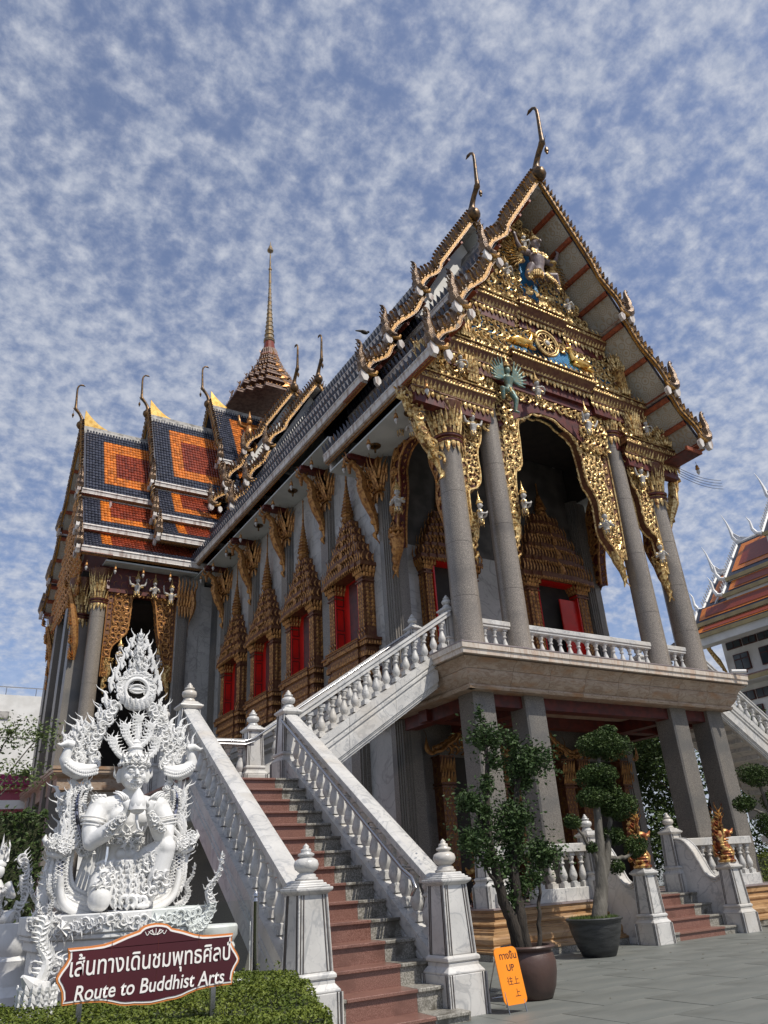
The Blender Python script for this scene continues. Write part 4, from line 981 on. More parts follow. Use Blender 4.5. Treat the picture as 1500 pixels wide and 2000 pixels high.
# deer either side
def deer(x, s):
    b = MB(); y = YP-.30; z = 14.72
    b.tube([(x-s*.42, y, z+.02), (x-s*.25, y-.02, z+.06), (x+s*.05, y-.03, z+.05), (x+s*.28, y-.02, z+.1)], [.09, .16, .14, .14], 8)
    b.tube([(x+s*.24, y-.02, z+.1), (x+s*.33, y-.05, z+.28), (x+s*.36, y-.07, z+.42)], [.13, .08, .06], 7)
    b.tube([(x+s*.32, y-.07, z+.46), (x+s*.42, y-.09, z+.44), (x+s*.54, y-.10, z+.39)], [.07, .06, .03], 7)
    for q in (-1, 1):
        b.tube([(x+s*.33, y-.07+q*.02, z+.5), (x+s*.30+q*.06, y-.07+q*.04, z+.62), (x+s*.34+q*.12, y-.06+q*.05, z+.75)], [.02, .016, .008], 5); b.tube([(x+s*.31+q*.05, y-.07, z+.6), (x+s*.42+q*.05, y-.07, z+.68)], [.014, .006], 5)
        b.put(FLs[0], (x+s*.30, y-.07+q*.05, z+.48), (1, 0, 0), (0, 0, 1), (0, -1, 0), .08, .12, .1, s*1.0)
    for q in (-.35, .2): b.tube([(x+s*q, y-.08, z-.02), (x+s*(q+.15), y-.12, z-.12), (x+s*(q-.05), y-.14, z-.17)], [.07, .05, .03], 6)
    part(b, 'gilded_deer', goldbr, smooth=True, ang=60)
deer(12.72, 1); deer(14.95, -1)
# figures --------------------------------------------------------------
def remesh(b, name, m, par, vox=.02, local=False, loc=None, smooth_it=3, kind=None, rz=0):
    o = b.build(name, m, par, local=local, loc=loc); o.rotation_euler[2] = rz
    md = o.modifiers.new('fuse', 'REMESH'); md.mode = 'VOXEL'; md.voxel_size = vox; md.use_smooth_shade = True
    if smooth_it: sm = o.modifiers.new('soften', 'SMOOTH'); sm.factor = .5; sm.iterations = smooth_it
    dg = bpy.context.evaluated_depsgraph_get(); me = bpy.data.meshes.new_from_object(o.evaluated_get(dg)); o.modifiers.clear()
    me.materials.clear(); me.materials.append(m); me.name = name; o.data = me
    return o
def figure(name, pose, s=1.0, m=skinp):
    """deity figure facing -Y, pelvis at the origin, height about 1 from pelvis to crown; returns a proto Empty"""
    r = link(name, None, temple); b = MB()
    b.tube([(0, 0, -.02), (0, 0, .12), (0, -.01, .27), (0, 0, .36)], [.10, .085, .125, .075], 10, flat=.75, up=(0, 1, 0))
    b.tube([(0, 0, .36), (0, -.01, .44)], [.045, .04], 8); b.ell((0, -.02, .50), (.075, .085, .10))
    b.ell((0, -.105, .49), (.014, .02, .02), 6, 4); 
    for q in (-1, 1):
        b.ell((q*.078, -.01, .50), (.014, .02, .035), 6, 4)
        A = {'pray': [(q*.13, 0, .31), (q*.19, -.04, .16), (q*.09, -.17, .20), (q*.015, -.21, .27)],
             'up': [(q*.13, 0, .31), (q*.26, -.03, .33), (q*.30, -.04, .46), (q*.31, -.05, .58)],
             'flute': [(q*.13, 0, .31), (q*.2, -.05, .18), (q*.14, -.16, .24), (.06+q*.03, -.18, .30)],
             'fan': [(q*.13, 0, .31), (q*.24, -.03, .24), (q*.30, -.08, .34), (q*.33, -.1, .42)]}[pose]
        b.tube(A, [.05, .042, .034, .024], 7)
        b.ell(A[-1], (.026, .026, .04), 6, 5)
    o = remesh(b, 'body', m, r, .016, local=True)
    k = MB(); k.lathe([(.08, .55), (.095, .57), (.08, .60), (.085, .62), (.06, .66), (.045, .70), (.05, .71), (.025, .77), (.012, .86), (0, .98)], (0, -.01, 0), 10)
    for i in range(9): t = math.pi*(i/8)*-1; k.put(FL[0], (.085*math.cos(t), -.02+.085*math.sin(t), .565), (-math.sin(t), math.cos(t), 0), (0, 0, 1), (math.cos(t), math.sin(t), 0), .05, .09, .05)
    for i in range(10): t = 2*math.pi*i/10; k.put(PT3, (.11*math.cos(t), .08*math.sin(t), .33), (-math.sin(t), math.cos(t), 0), (0, 0, -1), (math.cos(t), math.sin(t), 0), .07, .06, .05)
    for i in range(14): t = 2*math.pi*i/14; k.put(FL[i % 2], (.10*math.cos(t), .08*math.sin(t), .06), (-math.sin(t), math.cos(t), 0), (0, 0, -1), (math.cos(t), math.sin(t), 0), .09, .22, .1)
    for q in (-1, 1): k.lathe([(.05, 0), (.056, .02), (.05, .04)], (q*.165, -.02, .22), 8)
    k.build('crown_and_ornaments', gold, r, local=True, kind='stuff')
    return r
protoF = {p: figure('deity_figure', p) for p in ('pray', 'up', 'flute', 'fan')}
used = set()
def z_lift(l): return l[2] > 12 and l[1] < 13
def fig(pose, loc, s=1, rz=0):
    r = protoF[pose]
    if pose in used: r = ctree(r, temple, loc=loc, rz=rz)
    else: used.add(pose); r.location = loc; r.rotation_euler[2] = rz
    r.scale = (s, s, s)
    if z_lift(loc): r.location[1] -= .30
    return r
YA = YP-.02
for pose, x, z, s, rz in (('flute', 10.35, 12.98, .85, 0), ('up', 10.75, 11.35, .95, 0), ('pray', 10.62, 8.85, .85, .9), ('pray', 12.10, 9.42, .9, .9), ('pray', 15.0, 9.38, .95, -.7), ('pray', 17.05, 8.85, .9, -.5),
                          ('flute', 12.98, 12.95, .95, 0), ('fan', 14.75, 12.30, 1.15, .2), ('flute', 17.35, 12.95, .8, 0), ('up', 17.0, 11.3, .9, 0), ('pray', 13.55, 18.75, .95, .3), ('pray', 12.6, 17.2, .9, 0), ('pray', 15.0, 16.8, .9, -.2)):
    fig(pose, (x, YA, z), s, rz)
fig('pray', (9.75, 14.6, 10.0), 1.0, -.9); fig('pray', (9.6, 14.0, 12.0), .8, -.7); fig('flute', (9.5, 13.3, 11.5), .8, -.7)
# garuda with wings, and the many-armed green figure
def garuda(x, z):
    r = link('garuda_relief', None, temple, loc=(x, YP-.35, z)); b = MB()
    b.tube([(0, 0, 0), (0, -.04, .35), (0, -.05, .72), (0, -.03, .98)], [.22, .19, .30, .15], 12, flat=.7, up=(0, 1, 0))
    b.tube([(0, -.03, .98), (0, -.06, 1.15)], [.12, .11], 8); b.ell((0, -.08, 1.30), (.17, .17, .2)); b.tube([(0, -.22, 1.32), (0, -.33, 1.27), (0, -.36, 1.18)], [.07, .05, .02], 6)
    for q in (-1, 1):
        b.tube([(q*.28, 0, .9), (q*.62, -.05, .78), (q*.80, -.1, 1.0), (q*.88, -.14, 1.22)], [.12, .095, .07, .05], 8); b.ell((q*.9, -.15, 1.28), (.07, .05, .09), 7, 5)
        for k in range(4): b.tube([(q*.88+(k-1.5)*.035, -.15, 1.3), (q*.9+(k-1.5)*.06, -.17, 1.46-.02*abs(k-1.5))], [.018, .01], 5)
        b.tube([(q*.15, 0, .05), (q*.5, -.2, .08), (q*.62, -.12, -.25), (q*.55, -.1, -.42)], [.17, .14, .10, .06], 8)
    remesh(b, 'garuda_body', mat('violet_grey_paint', (.16, .12, .13), (.28, .22, .2), .5, 0, 9, 3, bump=.1), r, .022, local=True)
    k = MB()
    for q in (-1, 1):
        for ln in range(3):
            for i in range(13):
                t = i/12; a = (1.35-2.0*t); d = np.array((q*math.cos(a), 0, math.sin(a)))
                k.put(FL[1 if q > 0 else 0], np.array((q*.30, .08-.04*ln, .62))+d*(.22+.02*ln), np.cross((0, 1, 0), d), d, (0, -1, 0), .16, (.95-.24*ln)*(1-.25*abs(t-.4)), .2)
        k.lathe([(.13, 0), (.15, .04), (.13, .08)], (q*.62, -.08, .74), 8)
        for i in range(10): k.put(FL[i % 2], (q*(.15+.045*i), -.22, .12-.02*i), (1, 0, 0), (0, 0, -1), (0, -1, 0), .2, .35, .2, q*.3)
        for i in range(6): k.put(FL[i % 2], (q*.60, -.2, -.0-.07*i), (1, 0, 0), (0, 0, -1), (0, -1, 0), .2, .25, .2, q*.3)
    k.lathe([(.19, 1.42), (.2, 1.46), (.15, 1.5), (.16, 1.54), (.10, 1.6), (.11, 1.63), (.06, 1.72), (.03, 1.85), (0, 2.05)], (0, -.06, 0), 10)
    for i in range(12): k.put(PT, (.3*math.cos(i*.52+3.2), -.2-.02, .86+.06*math.sin(i)), (1, 0, 0), (0, 0, -1), (0, -1, 0), .12, .14, .1)
    for i in range(16): t = 2*math.pi*i/16; k.put(FL[i % 2], (.2*math.cos(t), .14*math.sin(t), .14), (-math.sin(t), math.cos(t), 0), (0, 0, -1), (math.cos(t), math.sin(t), 0), .14, .45, .16)
    k.build('garuda_wings', gold, r, local=True)
garuda(13.92, 17.72)
def manyarm(x, z):
    r = link('many_armed_figure', None, temple, loc=(x, YP-.30, z)); b = MB()
    b.tube([(0, 0, 0), (0, 0, .2), (0, -.03, .42), (0, 0, .54)], [.12, .11, .17, .08], 10, flat=.7, up=(0, 1, 0)); b.ell((0, -.03, .68), (.1, .1, .13))
    for q in (-1, 1):
        for i in range(8):
            a = -.5+i*.27; d = np.array((q*math.cos(a), -.1-.02*i, math.sin(a))); p = np.array((q*.14, 0, .42)); b.tube([p, p+d*.26, p+d*.40+(0, 0, .06), p+d*.5+(0, 0, .1)], [.045, .04, .03, .02], 6)
    b.tube([(-.08, 0, 0), (-.34, -.1, -.05), (-.30, -.05, -.36)], [.10, .08, .05], 7); b.tube([(.06, 0, 0), (.10, -.1, -.3), (.05, -.05, -.65), (.12, -.12, -.7)], [.10, .08, .05, .04], 7)
    remesh(b, 'green_body', greenp, r, .02, local=True)
    k = MB(); k.lathe([(.11, .77), (.12, .8), (.08, .86), (.09, .88), (.04, .98), (0, 1.2)], (0, -.03, 0), 9)
    for i in range(12): t = 2*math.pi*i/12; k.put(FL[i % 2], (.13*math.cos(t), .1*math.sin(t), .08), (-math.sin(t), math.cos(t), 0), (0, 0, -1), (math.cos(t), math.sin(t), 0), .1, .25, .1)
    k.build('ornaments', gold, r, local=True)
manyarm(11.95, 12.85)
# ================================================================ CARVED ARCH BRACKETS BETWEEN COLUMNS
def archband(path, wfun, y0, y1, par, rodw=.035, m=gold, th=.16, cell=.24, xf=None, leafside=1):
    """carved band following a path (x,z) in a vertical plane, width given, framed by gilt rods"""
    P = np.array(path, float); n = len(P); T = np.gradient(P, axis=0); T /= np.linalg.norm(T, axis=1)[:, None]; Nn = np.stack([-T[:, 1], T[:, 0]], 1)
    W = np.array([wfun(i/(n-1)) for i in range(n)])
    A = P; B = P+Nn*W[:, None]
    g = MB(); V = []; F = []
    for i in range(n): V += [(A[i][0], y0, A[i][1]), (B[i][0], y0, B[i][1]), (B[i][0], y1, B[i][1]), (A[i][0], y1, A[i][1])]
    for i in range(n-1):
        for k in range(4): F.append((i*4+k, i*4+(k+1) % 4, (i+1)*4+(k+1) % 4, (i+1)*4+k))
    F += [(3, 2, 1, 0), (n*4-4, n*4-3, n*4-2, n*4-1)]
    g.add(V, F)
    c = MB()
    for E_ in (A, B):
        for yy in (y0-.02, y1+.02): c.tube([(p[0], yy, p[1]) for p in E_], rodw, 5, up=(0, 1, 0))
    L = 0; last = -9
    S = np.concatenate([[0], np.cumsum(np.linalg.norm(np.diff(P, axis=0), axis=1))])
    k = 0
    while True:
        s = cell*.5+k*cell*.8
        if s > S[-1]: break
        f = np.interp(s, S, range(n)); i = int(min(n-1, f)); ctr = (A[i]+B[i])/2; w = W[i]
        t3 = (T[i][0], 0, T[i][1]); n3 = (Nn[i][0], 0, Nn[i][1])
        sc_ = max(.12, w*.78)
        for yy, ww in ((y0-.015, (0, -1, 0)), (y1+.015, (0, 1, 0))):
            c.put(SC if k % 2 else SCm, (ctr[0], yy, ctr[1]), t3, n3, ww, sc_, sc_, sc_*.7, 0)
            for q in (-1, 1): c.put(FLs[k % 2], (ctr[0]+q*T[i][0]*cell*.4, yy, ctr[1]+q*T[i][1]*cell*.4), t3, n3, ww, sc_*.5, sc_*.7, sc_*.6, rng.uniform(-1, 1))
        # leaf fringe on the open edge
        e = A[i] if leafside > 0 else B[i]; sg = -1 if leafside > 0 else 1
        c.put(FL[k % 2], (e[0], (y0+y1)/2, e[1]), t3, (n3[0]*sg, 0, n3[2]*sg), (0, -1, 0), .14, .13, .2)
        k += 1
    if xf: g.xf(xf); c.xf(xf)
    a = g.build('bracket_ground', redlac, par); c.build('bracket_carving', m, par)
    return a
def pend(par, x, z, y, s=1, size=1.0, m=gold, xf=None):
    """lotus console and drooping flame tip at the foot of an arch bracket; s = towards the opening"""
    b = MB()
    b.tube([(x-s*.02, y, z+.55), (x+s*.14, y, z+.30), (x+s*.12, y, z+.02), (x+s*.0, y, z-.25), (x-s*.02, y, z-.55), (x+s*.05, y, z-.72)], [q*size for q in (.20, .22, .17, .12, .06, .015)], 8, flat=.8)
    for j, (zz, rr) in enumerate(((.50, .30), (.34, .30), (.16, .24))):
        for i in range(9):
            t = 2*math.pi*i/9; d = np.array((math.cos(t), math.sin(t)*.8, 0)); b.put(PT, np.array((x+s*(.10-.02*j), y, z+zz))+d*rr*.55*size, (-math.sin(t), math.cos(t), 0), (d[0]*.5, d[1]*.5, .85), d, .16*size, .20*size, .12)
    for i in range(6): b.put(FL[i % 2], (x+s*.08, y-.10, z+.1-.12*i), (1, 0, 0), (0, 0, -1), (0, -1, 0), .2*size, .3*size, .25, s*.35)
    for q in (.33, .50, .60): b.lathe([(.19*size, 0), (.235*size, .02), (.19*size, .045)], (x+s*.10, y, z+q), 10)
    if xf: b.xf(xf)
    b.build('pendant_console', m, par)
ya, yb = 12.56, 12.78
AR = link('arch_brackets', None, temple)
def smooth(pts, n=40):
    P = np.array(pts, float); t = np.linspace(0, 1, len(P)); tt = np.linspace(0, 1, n); k = 5
    # catmull-rom
    out = []
    for q in tt:
        f = q*(len(P)-1); i = min(int(f), len(P)-2); u = f-i
        p0, p1, p2, p3 = P[max(i-1, 0)], P[i], P[i+1], P[min(i+2, len(P)-1)]
        out.append(.5*((2*p1)+(-p0+p2)*u+(2*p0-5*p1+4*p2-p3)*u*u+(-p0+3*p1-3*p2+p3)*u**3))
    return np.array(out)
def band2(inner, outer, par, y0=12.58, y1=12.76, m=gold, cell=.22, xf=None, margin=0):
    """openwork bracket between a scalloped inner edge and the straight edge that runs up the column"""
    I = smooth(inner, 60); zs = [p[1] for p in outer]; xs = [p[0] for p in outer]; od = sorted(zip(zs, xs)); oz = [q[0] for q in od]; ox = [q[1] for q in od]
    O_ = np.array([(np.interp(p[1], oz, ox), p[1]) for p in I])
    g = MB(); V = []; F = []; n = len(I)
    for i in range(n): V += [(I[i][0], y0, I[i][1]), (O_[i][0], y0, O_[i][1]), (O_[i][0], y1, O_[i][1]), (I[i][0], y1, I[i][1])]
    for i in range(n-1):
        for k in range(4): F.append((i*4+k, i*4+(k+1) % 4, (i+1)*4+(k+1) % 4, (i+1)*4+k))
    g.add(V, F); c = MB()
    for yy in (y0-.03, y1+.02):
        c.tube([(p[0], yy, p[1]) for p in I], .034, 6, up=(0, 1, 0)); c.tube([(p[0], yy, p[1]) for p in O_], .022, 5, up=(0, 1, 0))
        c.tube([(q[0]+(p[0]-q[0])*.28, yy, p[1]) for p, q in zip(I, O_)], .013, 4, up=(0, 1, 0))
    zmin, zmax = min(I[0][1], I[-1][1]), max(p[1] for p in I); k = 0; z = zmin+cell*.3
    srt = sorted([(p[1], p[0]) for p in I]); iz = [q[0] for q in srt]; ix = [q[1] for q in srt]
    while z < zmax:
        xi = np.interp(z, iz, ix); xo = np.interp(z, oz, ox); w = abs(xi-xo); s = np.sign(xi-xo) or 1
        for yy, ww in ((y0-.02, (0, -1, 0)), (y1+.02, (0, 1, 0))):
            xb = xo+s*w*.28; wi = w*.72; nc = max(1, round(wi/(cell*1.15)))
            for j in range(nc):
                sc_ = min(wi/nc*1.05, cell*1.25); x = xb+s*wi*(j+.5)/nc
                c.put(SC if (j+k) % 2 else SCm, (x, yy, z), (1, 0, 0), (0, 0, 1), ww, sc_, sc_, sc_*.6, rng.uniform(-.5, .5))
                for q in range(2): c.put(FLs[q], (x+rng.uniform(-.4, .4)*sc_, yy, z+rng.uniform(-.5, .3)*cell), (1, 0, 0), (0, 0, 1), ww, sc_*.5, sc_*.8, sc_*.55, rng.uniform(-1, 1))
            c.put(RO if k % 2 else PT, (xo+s*w*.14, yy, z), (1, 0, 0), (0, 0, 1), ww, min(w*.24, .12), .15, .08)
        k += 1; z += cell*.85
    if xf: g.xf(xf); c.xf(xf)
    g.build('bracket_ground', goldgr, par); c.build('bracket_carving', m, par)
CLi = [(11.80, 8.9), (12.02, 9.27), (12.05, 9.63), (12.06, 10.08), (12.14, 10.65), (12.37, 10.9), (12.42, 11.3), (12.45, 11.71), (12.46, 12.1), (12.52, 12.35), (12.70, 12.47), (12.95, 12.60)]
CRi = [(15.5, 8.75), (15.25, 9.1), (15.04, 9.48), (15.05, 10.1), (15.05, 10.42), (14.93, 10.72), (14.80, 10.9), (14.76, 11.3), (14.73, 11.76), (14.66, 12.2), (14.50, 12.4), (14.26, 12.51)]
band2(CLi, [(11.74, 8.6), (11.72, 9.8), (11.69, 11), (11.68, 12.6)], AR)
band2(CRi, [(15.72, 8.6), (15.80, 9.8), (15.84, 10.6), (15.86, 11.75), (15.86, 12.6)], AR)
top = smooth([(12.5, 12.38), (12.72, 12.45), (12.95, 12.62), (13.1, 12.74), (13.3, 12.72), (13.5, 12.80), (13.92, 12.74), (14.1, 12.60), (14.3, 12.52), (14.62, 12.33)], 40)
b = MB()
for yy in (12.55, 12.78): b.tube([(p[0], yy, p[1]) for p in top], .036, 6, up=(0, 1, 0))
for i in range(0, 40, 2): b.put(FL[i % 2], (top[i][0], 12.56, top[i][1]-.03), (1, 0, 0), (0, 0, 1), (0, -1, 0), .14, .22, .14, .4*(-1)**i)
b.build('arch_crown_rod', gold, AR)
pend(AR, 11.80, 8.75, 12.67, 1, .8); pend(AR, 15.60, 8.70, 12.67, -1, .85)
OLi = [(10.42, 8.6), (10.60, 8.8), (10.48, 9.09), (10.47, 9.4), (10.50, 9.73), (10.72, 9.85), (10.88, 10.05), (10.92, 10.38), (10.90, 10.7), (10.93, 11.0), (11.06, 11.3), (11.12, 11.6), (11.20, 12.0)]
band2(OLi, [(10.42, 8.4), (10.38, 9.2), (10.37, 10.2), (10.37, 11.0), (10.38, 12.1)], AR)
band2([(27.78-x, z) for x, z in OLi], [(27.36, 8.4), (27.40, 9.2), (27.41, 10.2), (27.41, 11.0), (27.40, 12.1)] and [(27.78-10.42, 8.4), (27.78-10.38, 9.2), (27.78-10.37, 10.2), (27.78-10.37, 11.0), (27.78-10.38, 12.1)], AR)
pend(AR, 10.46, 8.5, 12.67, 1, .75); pend(AR, 17.32, 8.5, 12.67, -1, .75)
b = MB(); relief(b, (10.3, 12.45, 11.6), (1, 0, 0), (0, 0, 1), (0, -1, 0), 1.1, .55, .25); relief(b, (16.5, 12.45, 11.6), (1, 0, 0), (0, 0, 1), (0, -1, 0), 1.0, .55, .25)
relief(b, (11.75, 12.47, 12.0), (1, 0, 0), (0, 0, 1), (0, -1, 0), 4.1, 1.75, .25, lambda a, z: z > .90 or a < .55 or a > 3.15)
b.build('spandrel_carving', gold, AR, kind='stuff')
m = MB(); m.prism([(11.75, 11.9), (12.3, 12.3), (12.5, 12.42), (12.72, 12.5), (13.0, 12.72), (13.3, 12.8), (13.9, 12.8), (14.26, 12.58), (14.62, 12.38), (14.9, 12.2), (15.75, 12.0), (15.9, 13.9), (11.75, 13.9)], (0, 12.5, 0), (1, 0, 0), (0, 0, 1), (0, 1, 0), .16); m.build('spandrel_ground', redlac, AR)
# bands on the left flank of the porch (in the x = 10.1 plane) and the bright outer arm on column 1
sideX = lambda x, y, z: (10.12+(y-12.67), x, z)
p = smooth([(13.0, 8.9), (13.2, 9.6), (13.15, 10.2), (13.35, 10.8), (13.4, 11.5), (13.9, 11.9), (14.4, 11.9), (14.75, 11.5), (14.8, 10.8), (15.0, 10.0), (15.1, 9.2)], 50)
archband(p, lambda t: .42, ya, yb, AR, xf=sideX, m=golddk); archband(p, lambda t: .42, ya, yb, AR, xf=lambda x, y, z: (17.6+(y-12.67), x, z), m=golddk)
pend(AR, 15.1, 9.0, 12.67, -1, .9, m=golddk, xf=lambda x, y, z: (9.9+(y-12.67), x, z)); 
b = MB()
P = [(9.72, 12.6, 10.05), (9.62, 12.6, 10.4), (9.45, 12.6, 10.75), (9.25, 12.6, 11.1), (9.12, 12.6, 11.5), (9.1, 12.6, 11.8), (8.95, 12.6, 12.0), (8.82, 12.6, 11.95), (8.86, 12.6, 11.6)]
b.tube(P, [.03, .09, .15, .17, .14, .11, .09, .07, .03], 8, flat=1.0)
for i in range(1, 8):
    c = np.array(P[i]); b.put(FIN, c+(-.08, -.03, -.05), (-1, 0, 0), (0, 0, 1), (0, -1, 0), .26, .38, .4, -.6); b.put(SC, c+(.02, -.12, 0), (1, 0, 0), (0, 0, 1), (0, -1, 0), .3, .3, .3, i)
b.put(FL[0], (9.72, 12.6, 10.2), (1, 0, 0), (0, 0, -1), (0, -1, 0), .3, .5, .3, .1)
b.build('outer_naga_arm', gold, AR)
b = MB(); P2 = [(27.72-x, y, z) for x, y, z in P]; b.tube(P2, [.03, .09, .15, .17, .14, .11, .09, .07, .03], 8)
for i in range(1, 8): b.put(FIN, np.array(P2[i])+(.08, -.03, -.05), (1, 0, 0), (0, 0, 1), (0, -1, 0), .26, .38, .4, .6)
b.build('outer_naga_arm', gold, AR)
# ================================================================ SPIRE
SP = link('central_spire', None, temple, loc=(X0, 33.2, 0))
def redent(r):     # plan of a square with redented corners
    a = r; s = r*.17; pts = []
    q = [(a, a-3*s), (a-s, a-3*s), (a-s, a-2*s), (a-2*s, a-2*s), (a-2*s, a-s), (a-3*s, a-s), (a-3*s, a)]
    for k in range(4):
        c, n = math.cos(k*math.pi/2), math.sin(k*math.pi/2); pts += [(x*c-y*n, x*n+y*c) for x, y in q]
    return pts
levels = [(2.30, 25.6), (1.86, 26.45), (1.45, 27.2), (1.08, 27.85), (.76, 28.5), (.56, 29.0)]
spm = mat('tarnished_spire', (.075, .028, .016), (.16, .09, .06), .5, .2, 6, 4, bump=.3)
b = MB(); g = MB()
for i, (r, z) in enumerate(levels):
    h = (levels[i+1][1]-z if i < 5 else .8)
    b.prism(redent(r), (0, 0, z), (1, 0, 0), (0, 1, 0), (0, 0, 1), .10); b.prism(redent(r*.93), (0, 0, z+.10), (1, 0, 0), (0, 1, 0), (0, 0, 1), .08); b.prism(redent(r*.97), (0, 0, z+.18), (1, 0, 0), (0, 1, 0), (0, 0, 1), .07); b.prism(redent((levels[i+1][0] if i < 5 else r)*.80), (0, 0, z+.25), (1, 0, 0), (0, 1, 0), (0, 0, 1), h-.2)
    pr = redent(r*.97)
    for j in range(len(pr)):
        p, q = np.array(pr[j]), np.array(pr[(j+1) % len(pr)]); L = np.linalg.norm(q-p); n = max(1, int(L/.22)); u = (q-p)/L; nn = np.array((u[1], -u[0]))
        for k in range(n):
            c = p+u*L*(k+.5)/n; g.put(FL[k % 2], (c[0], c[1], z+.24), (u[0], u[1], 0), (0, 0, 1), (nn[0], nn[1], 0), .15, .17, .10)
    for k in range(4):
        a = k*math.pi/2; d = np.array((math.cos(a), math.sin(a), 0)); t = np.array((-d[1], d[0], 0)); g.put(FL[0], d*r*.98+np.array((0, 0, z+.24)), t, (0, 0, 1), d, .42*r, .75*h, .2)
        pass
b.build('stepped_tiers', spm, SP, local=True); g.build('antefixes', golddk, SP, local=True, kind='stuff')
b = MB(); b.prism(redent(.52), (0, 0, 29.35), (1, 0, 0), (0, 1, 0), (0, 0, 1), .1); b.lathe([(.42, 29.45), (.35, 30.0), (.30, 30.5)], (0, 0, 0), 12); b.build('tiled_bell', tred, SP, local=True)
b = MB(); P = [(.31, 30.5), (.35, 30.55), (.30, 30.62), (.34, 30.7), (.29, 30.8)]
z = 30.8; r = .27
for k in range(13):
    P += [(r, z), (r*.97, z+.2), (r*1.12, z+.23), (r*1.1, z+.27), (r*.93, z+.30)]; z += .33; r *= .905
P += [(.09, z+.1), (.075, z+1.2), (.11, z+1.22), (.11, z+1.28), (.06, z+1.3)]; zt = z+1.3
P += [(.05, zt+.7), (.035, zt+1.35), (.11, zt+1.42), (.19, zt+1.5), (.20, zt+1.6), (.15, zt+1.72), (.11, zt+1.85), (.06, zt+2.0), (.03, zt+2.15), (.0, zt+2.4)]
b.lathe(P, (0, 0, 0), 12); b.build('ringed_needle', mat('needle_gilding', (.24, .20, .15), (.30, .19, .07), .4, .5, 4, 3, c3=(.09, .07, .055), sc3=6), SP, local=True)
# little garuda supporters below the spire
b = MB(); gx, gy, gz = 11.6, 30.4, 21.5
b.tube([(gx, gy, gz), (gx, gy, gz+.45), (gx, gy, gz+.85)], [.16, .22, .1], 8); b.ell((gx, gy-.05, gz+1.05), (.14, .14, .17))
for s in (-1, 1): b.tube([(gx+s*.18, gy, gz+.7), (gx+s*.5, gy-.05, gz+.75), (gx+s*.6, gy-.1, gz+1.25)], [.10, .08, .05], 6); b.tube([(gx+s*.1, gy, gz), (gx+s*.35, gy-.1, gz-.3), (gx+s*.25, gy-.1, gz-.75)], [.13, .10, .07], 6)
b.lathe([(.15, 1.15), (.08, 1.35), (0, 1.75)], (gx, gy-.05, gz), 8)
part(b, 'supporting_garuda', golddk, smooth=True)
# ================================================================ TRANSEPT WING BODY
wallz = 13.5
def wcol(x, y, r=.30, top=12.9, cap=True):
    b = colm(r, r*.93, .74, top-.9); b.xf(lambda a, c_, d: (a+x, c_+y, d)); o = part(b, 'round_column', granitec, smooth=True, ang=40)
    if cap: capital((x, y), r*.95, top-1.15, top+.3, o)
wcol(5.25, 29.75, .30)
for x, y in ((4.75, 30.6), (4.75, 35.8), (5.45, 36.6), (4.72, 32.0), (4.72, 34.4)):
    b = MB(); b.box(x-.3, x+.3, y-.3, y+.3, .74, 12.4); part(b, 'square_column', granite)
m = MB(); m.box(5.1, 8.5, 29.5, 30.0, 12.3, 13.35); part(m, 'wing_lintel', redlac)
m = MB(); m.box(8.3, 9.4, 29.45, 36.9, .74, 13.35); part(m, 'wing_wall', marblew)
for j in range(10):
    for i in range(2): link('wall_panel', pmY, temple, loc=(8.62+.68*i, 29.43, 5.62+j*ph))
part(pier(8.55, 29.45, .74, 13.3, .26, n=2), 'wing_pilaster', granite)
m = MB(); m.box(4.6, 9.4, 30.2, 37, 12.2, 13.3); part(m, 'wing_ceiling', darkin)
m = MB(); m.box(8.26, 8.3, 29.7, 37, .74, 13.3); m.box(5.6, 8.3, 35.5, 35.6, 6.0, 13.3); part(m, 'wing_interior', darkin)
m = MB(); ring(m, (4.7, 9.3, 29.6, 37.0), [(q[0], q[1]) for q in PL]); m.box(4.5, 9.4, 29.4, 37, 4.8, 5.58); part(m, 'wing_floor', marbleb)
m = MB(); m.box(5.2, 8.95, 28.95, 29.6, 13.36, 13.42); part(m, 'eave_ceiling', ceil)
b = MB(); relief(b, (5.7, 29.55, 12.2), (1, 0, 0), (0, 0, 1), (0, -1, 0), 2.6, .9, .28); b.build('wing_spandrel_carving', golddk, AR, kind='stuff')
band2([(5.80, 8.9), (5.83, 9.5), (5.88, 10.05), (6.2, 10.45), (6.42, 10.82), (6.48, 11.6), (6.5, 12.1), (6.62, 12.35)], [(5.56, 8.6), (5.54, 12.6)], AR, 29.62, 29.85, golddk, cell=.26)
band2([(8.12, 8.9), (7.9, 9.76), (7.72, 10.45), (7.6, 11.0), (7.5, 11.7), (7.42, 12.1), (7.3, 12.4)], [(8.3, 8.6), (8.3, 12.6)], AR, 29.62, 29.85, golddk, cell=.26)
b = MB(); tp = smooth([(6.6, 12.35), (6.8, 12.5), (6.95, 12.66), (7.1, 12.5), (7.32, 12.38)], 16); b.tube([(p[0], 29.6, p[1]) for p in tp], .04, 6, up=(0, 1, 0)); b.build('arch_crown_rod', golddk, AR)
pend(AR, 5.72, 9.0, 29.73, 1, .9); pend(AR, 8.2, 8.9, 29.73, -1, .9)
fig('pray', (6.2, 29.55, 9.5), 1.1, .8); fig('pray', (7.7, 29.55, 9.3), 1.1, -.8); fig('up', (6.6, 29.35, 12.3), 1.1); fig('pray', (7.3, 29.35, 12.3), 1.0); fig('up', (8.0, 29.35, 12.1), 1.1)
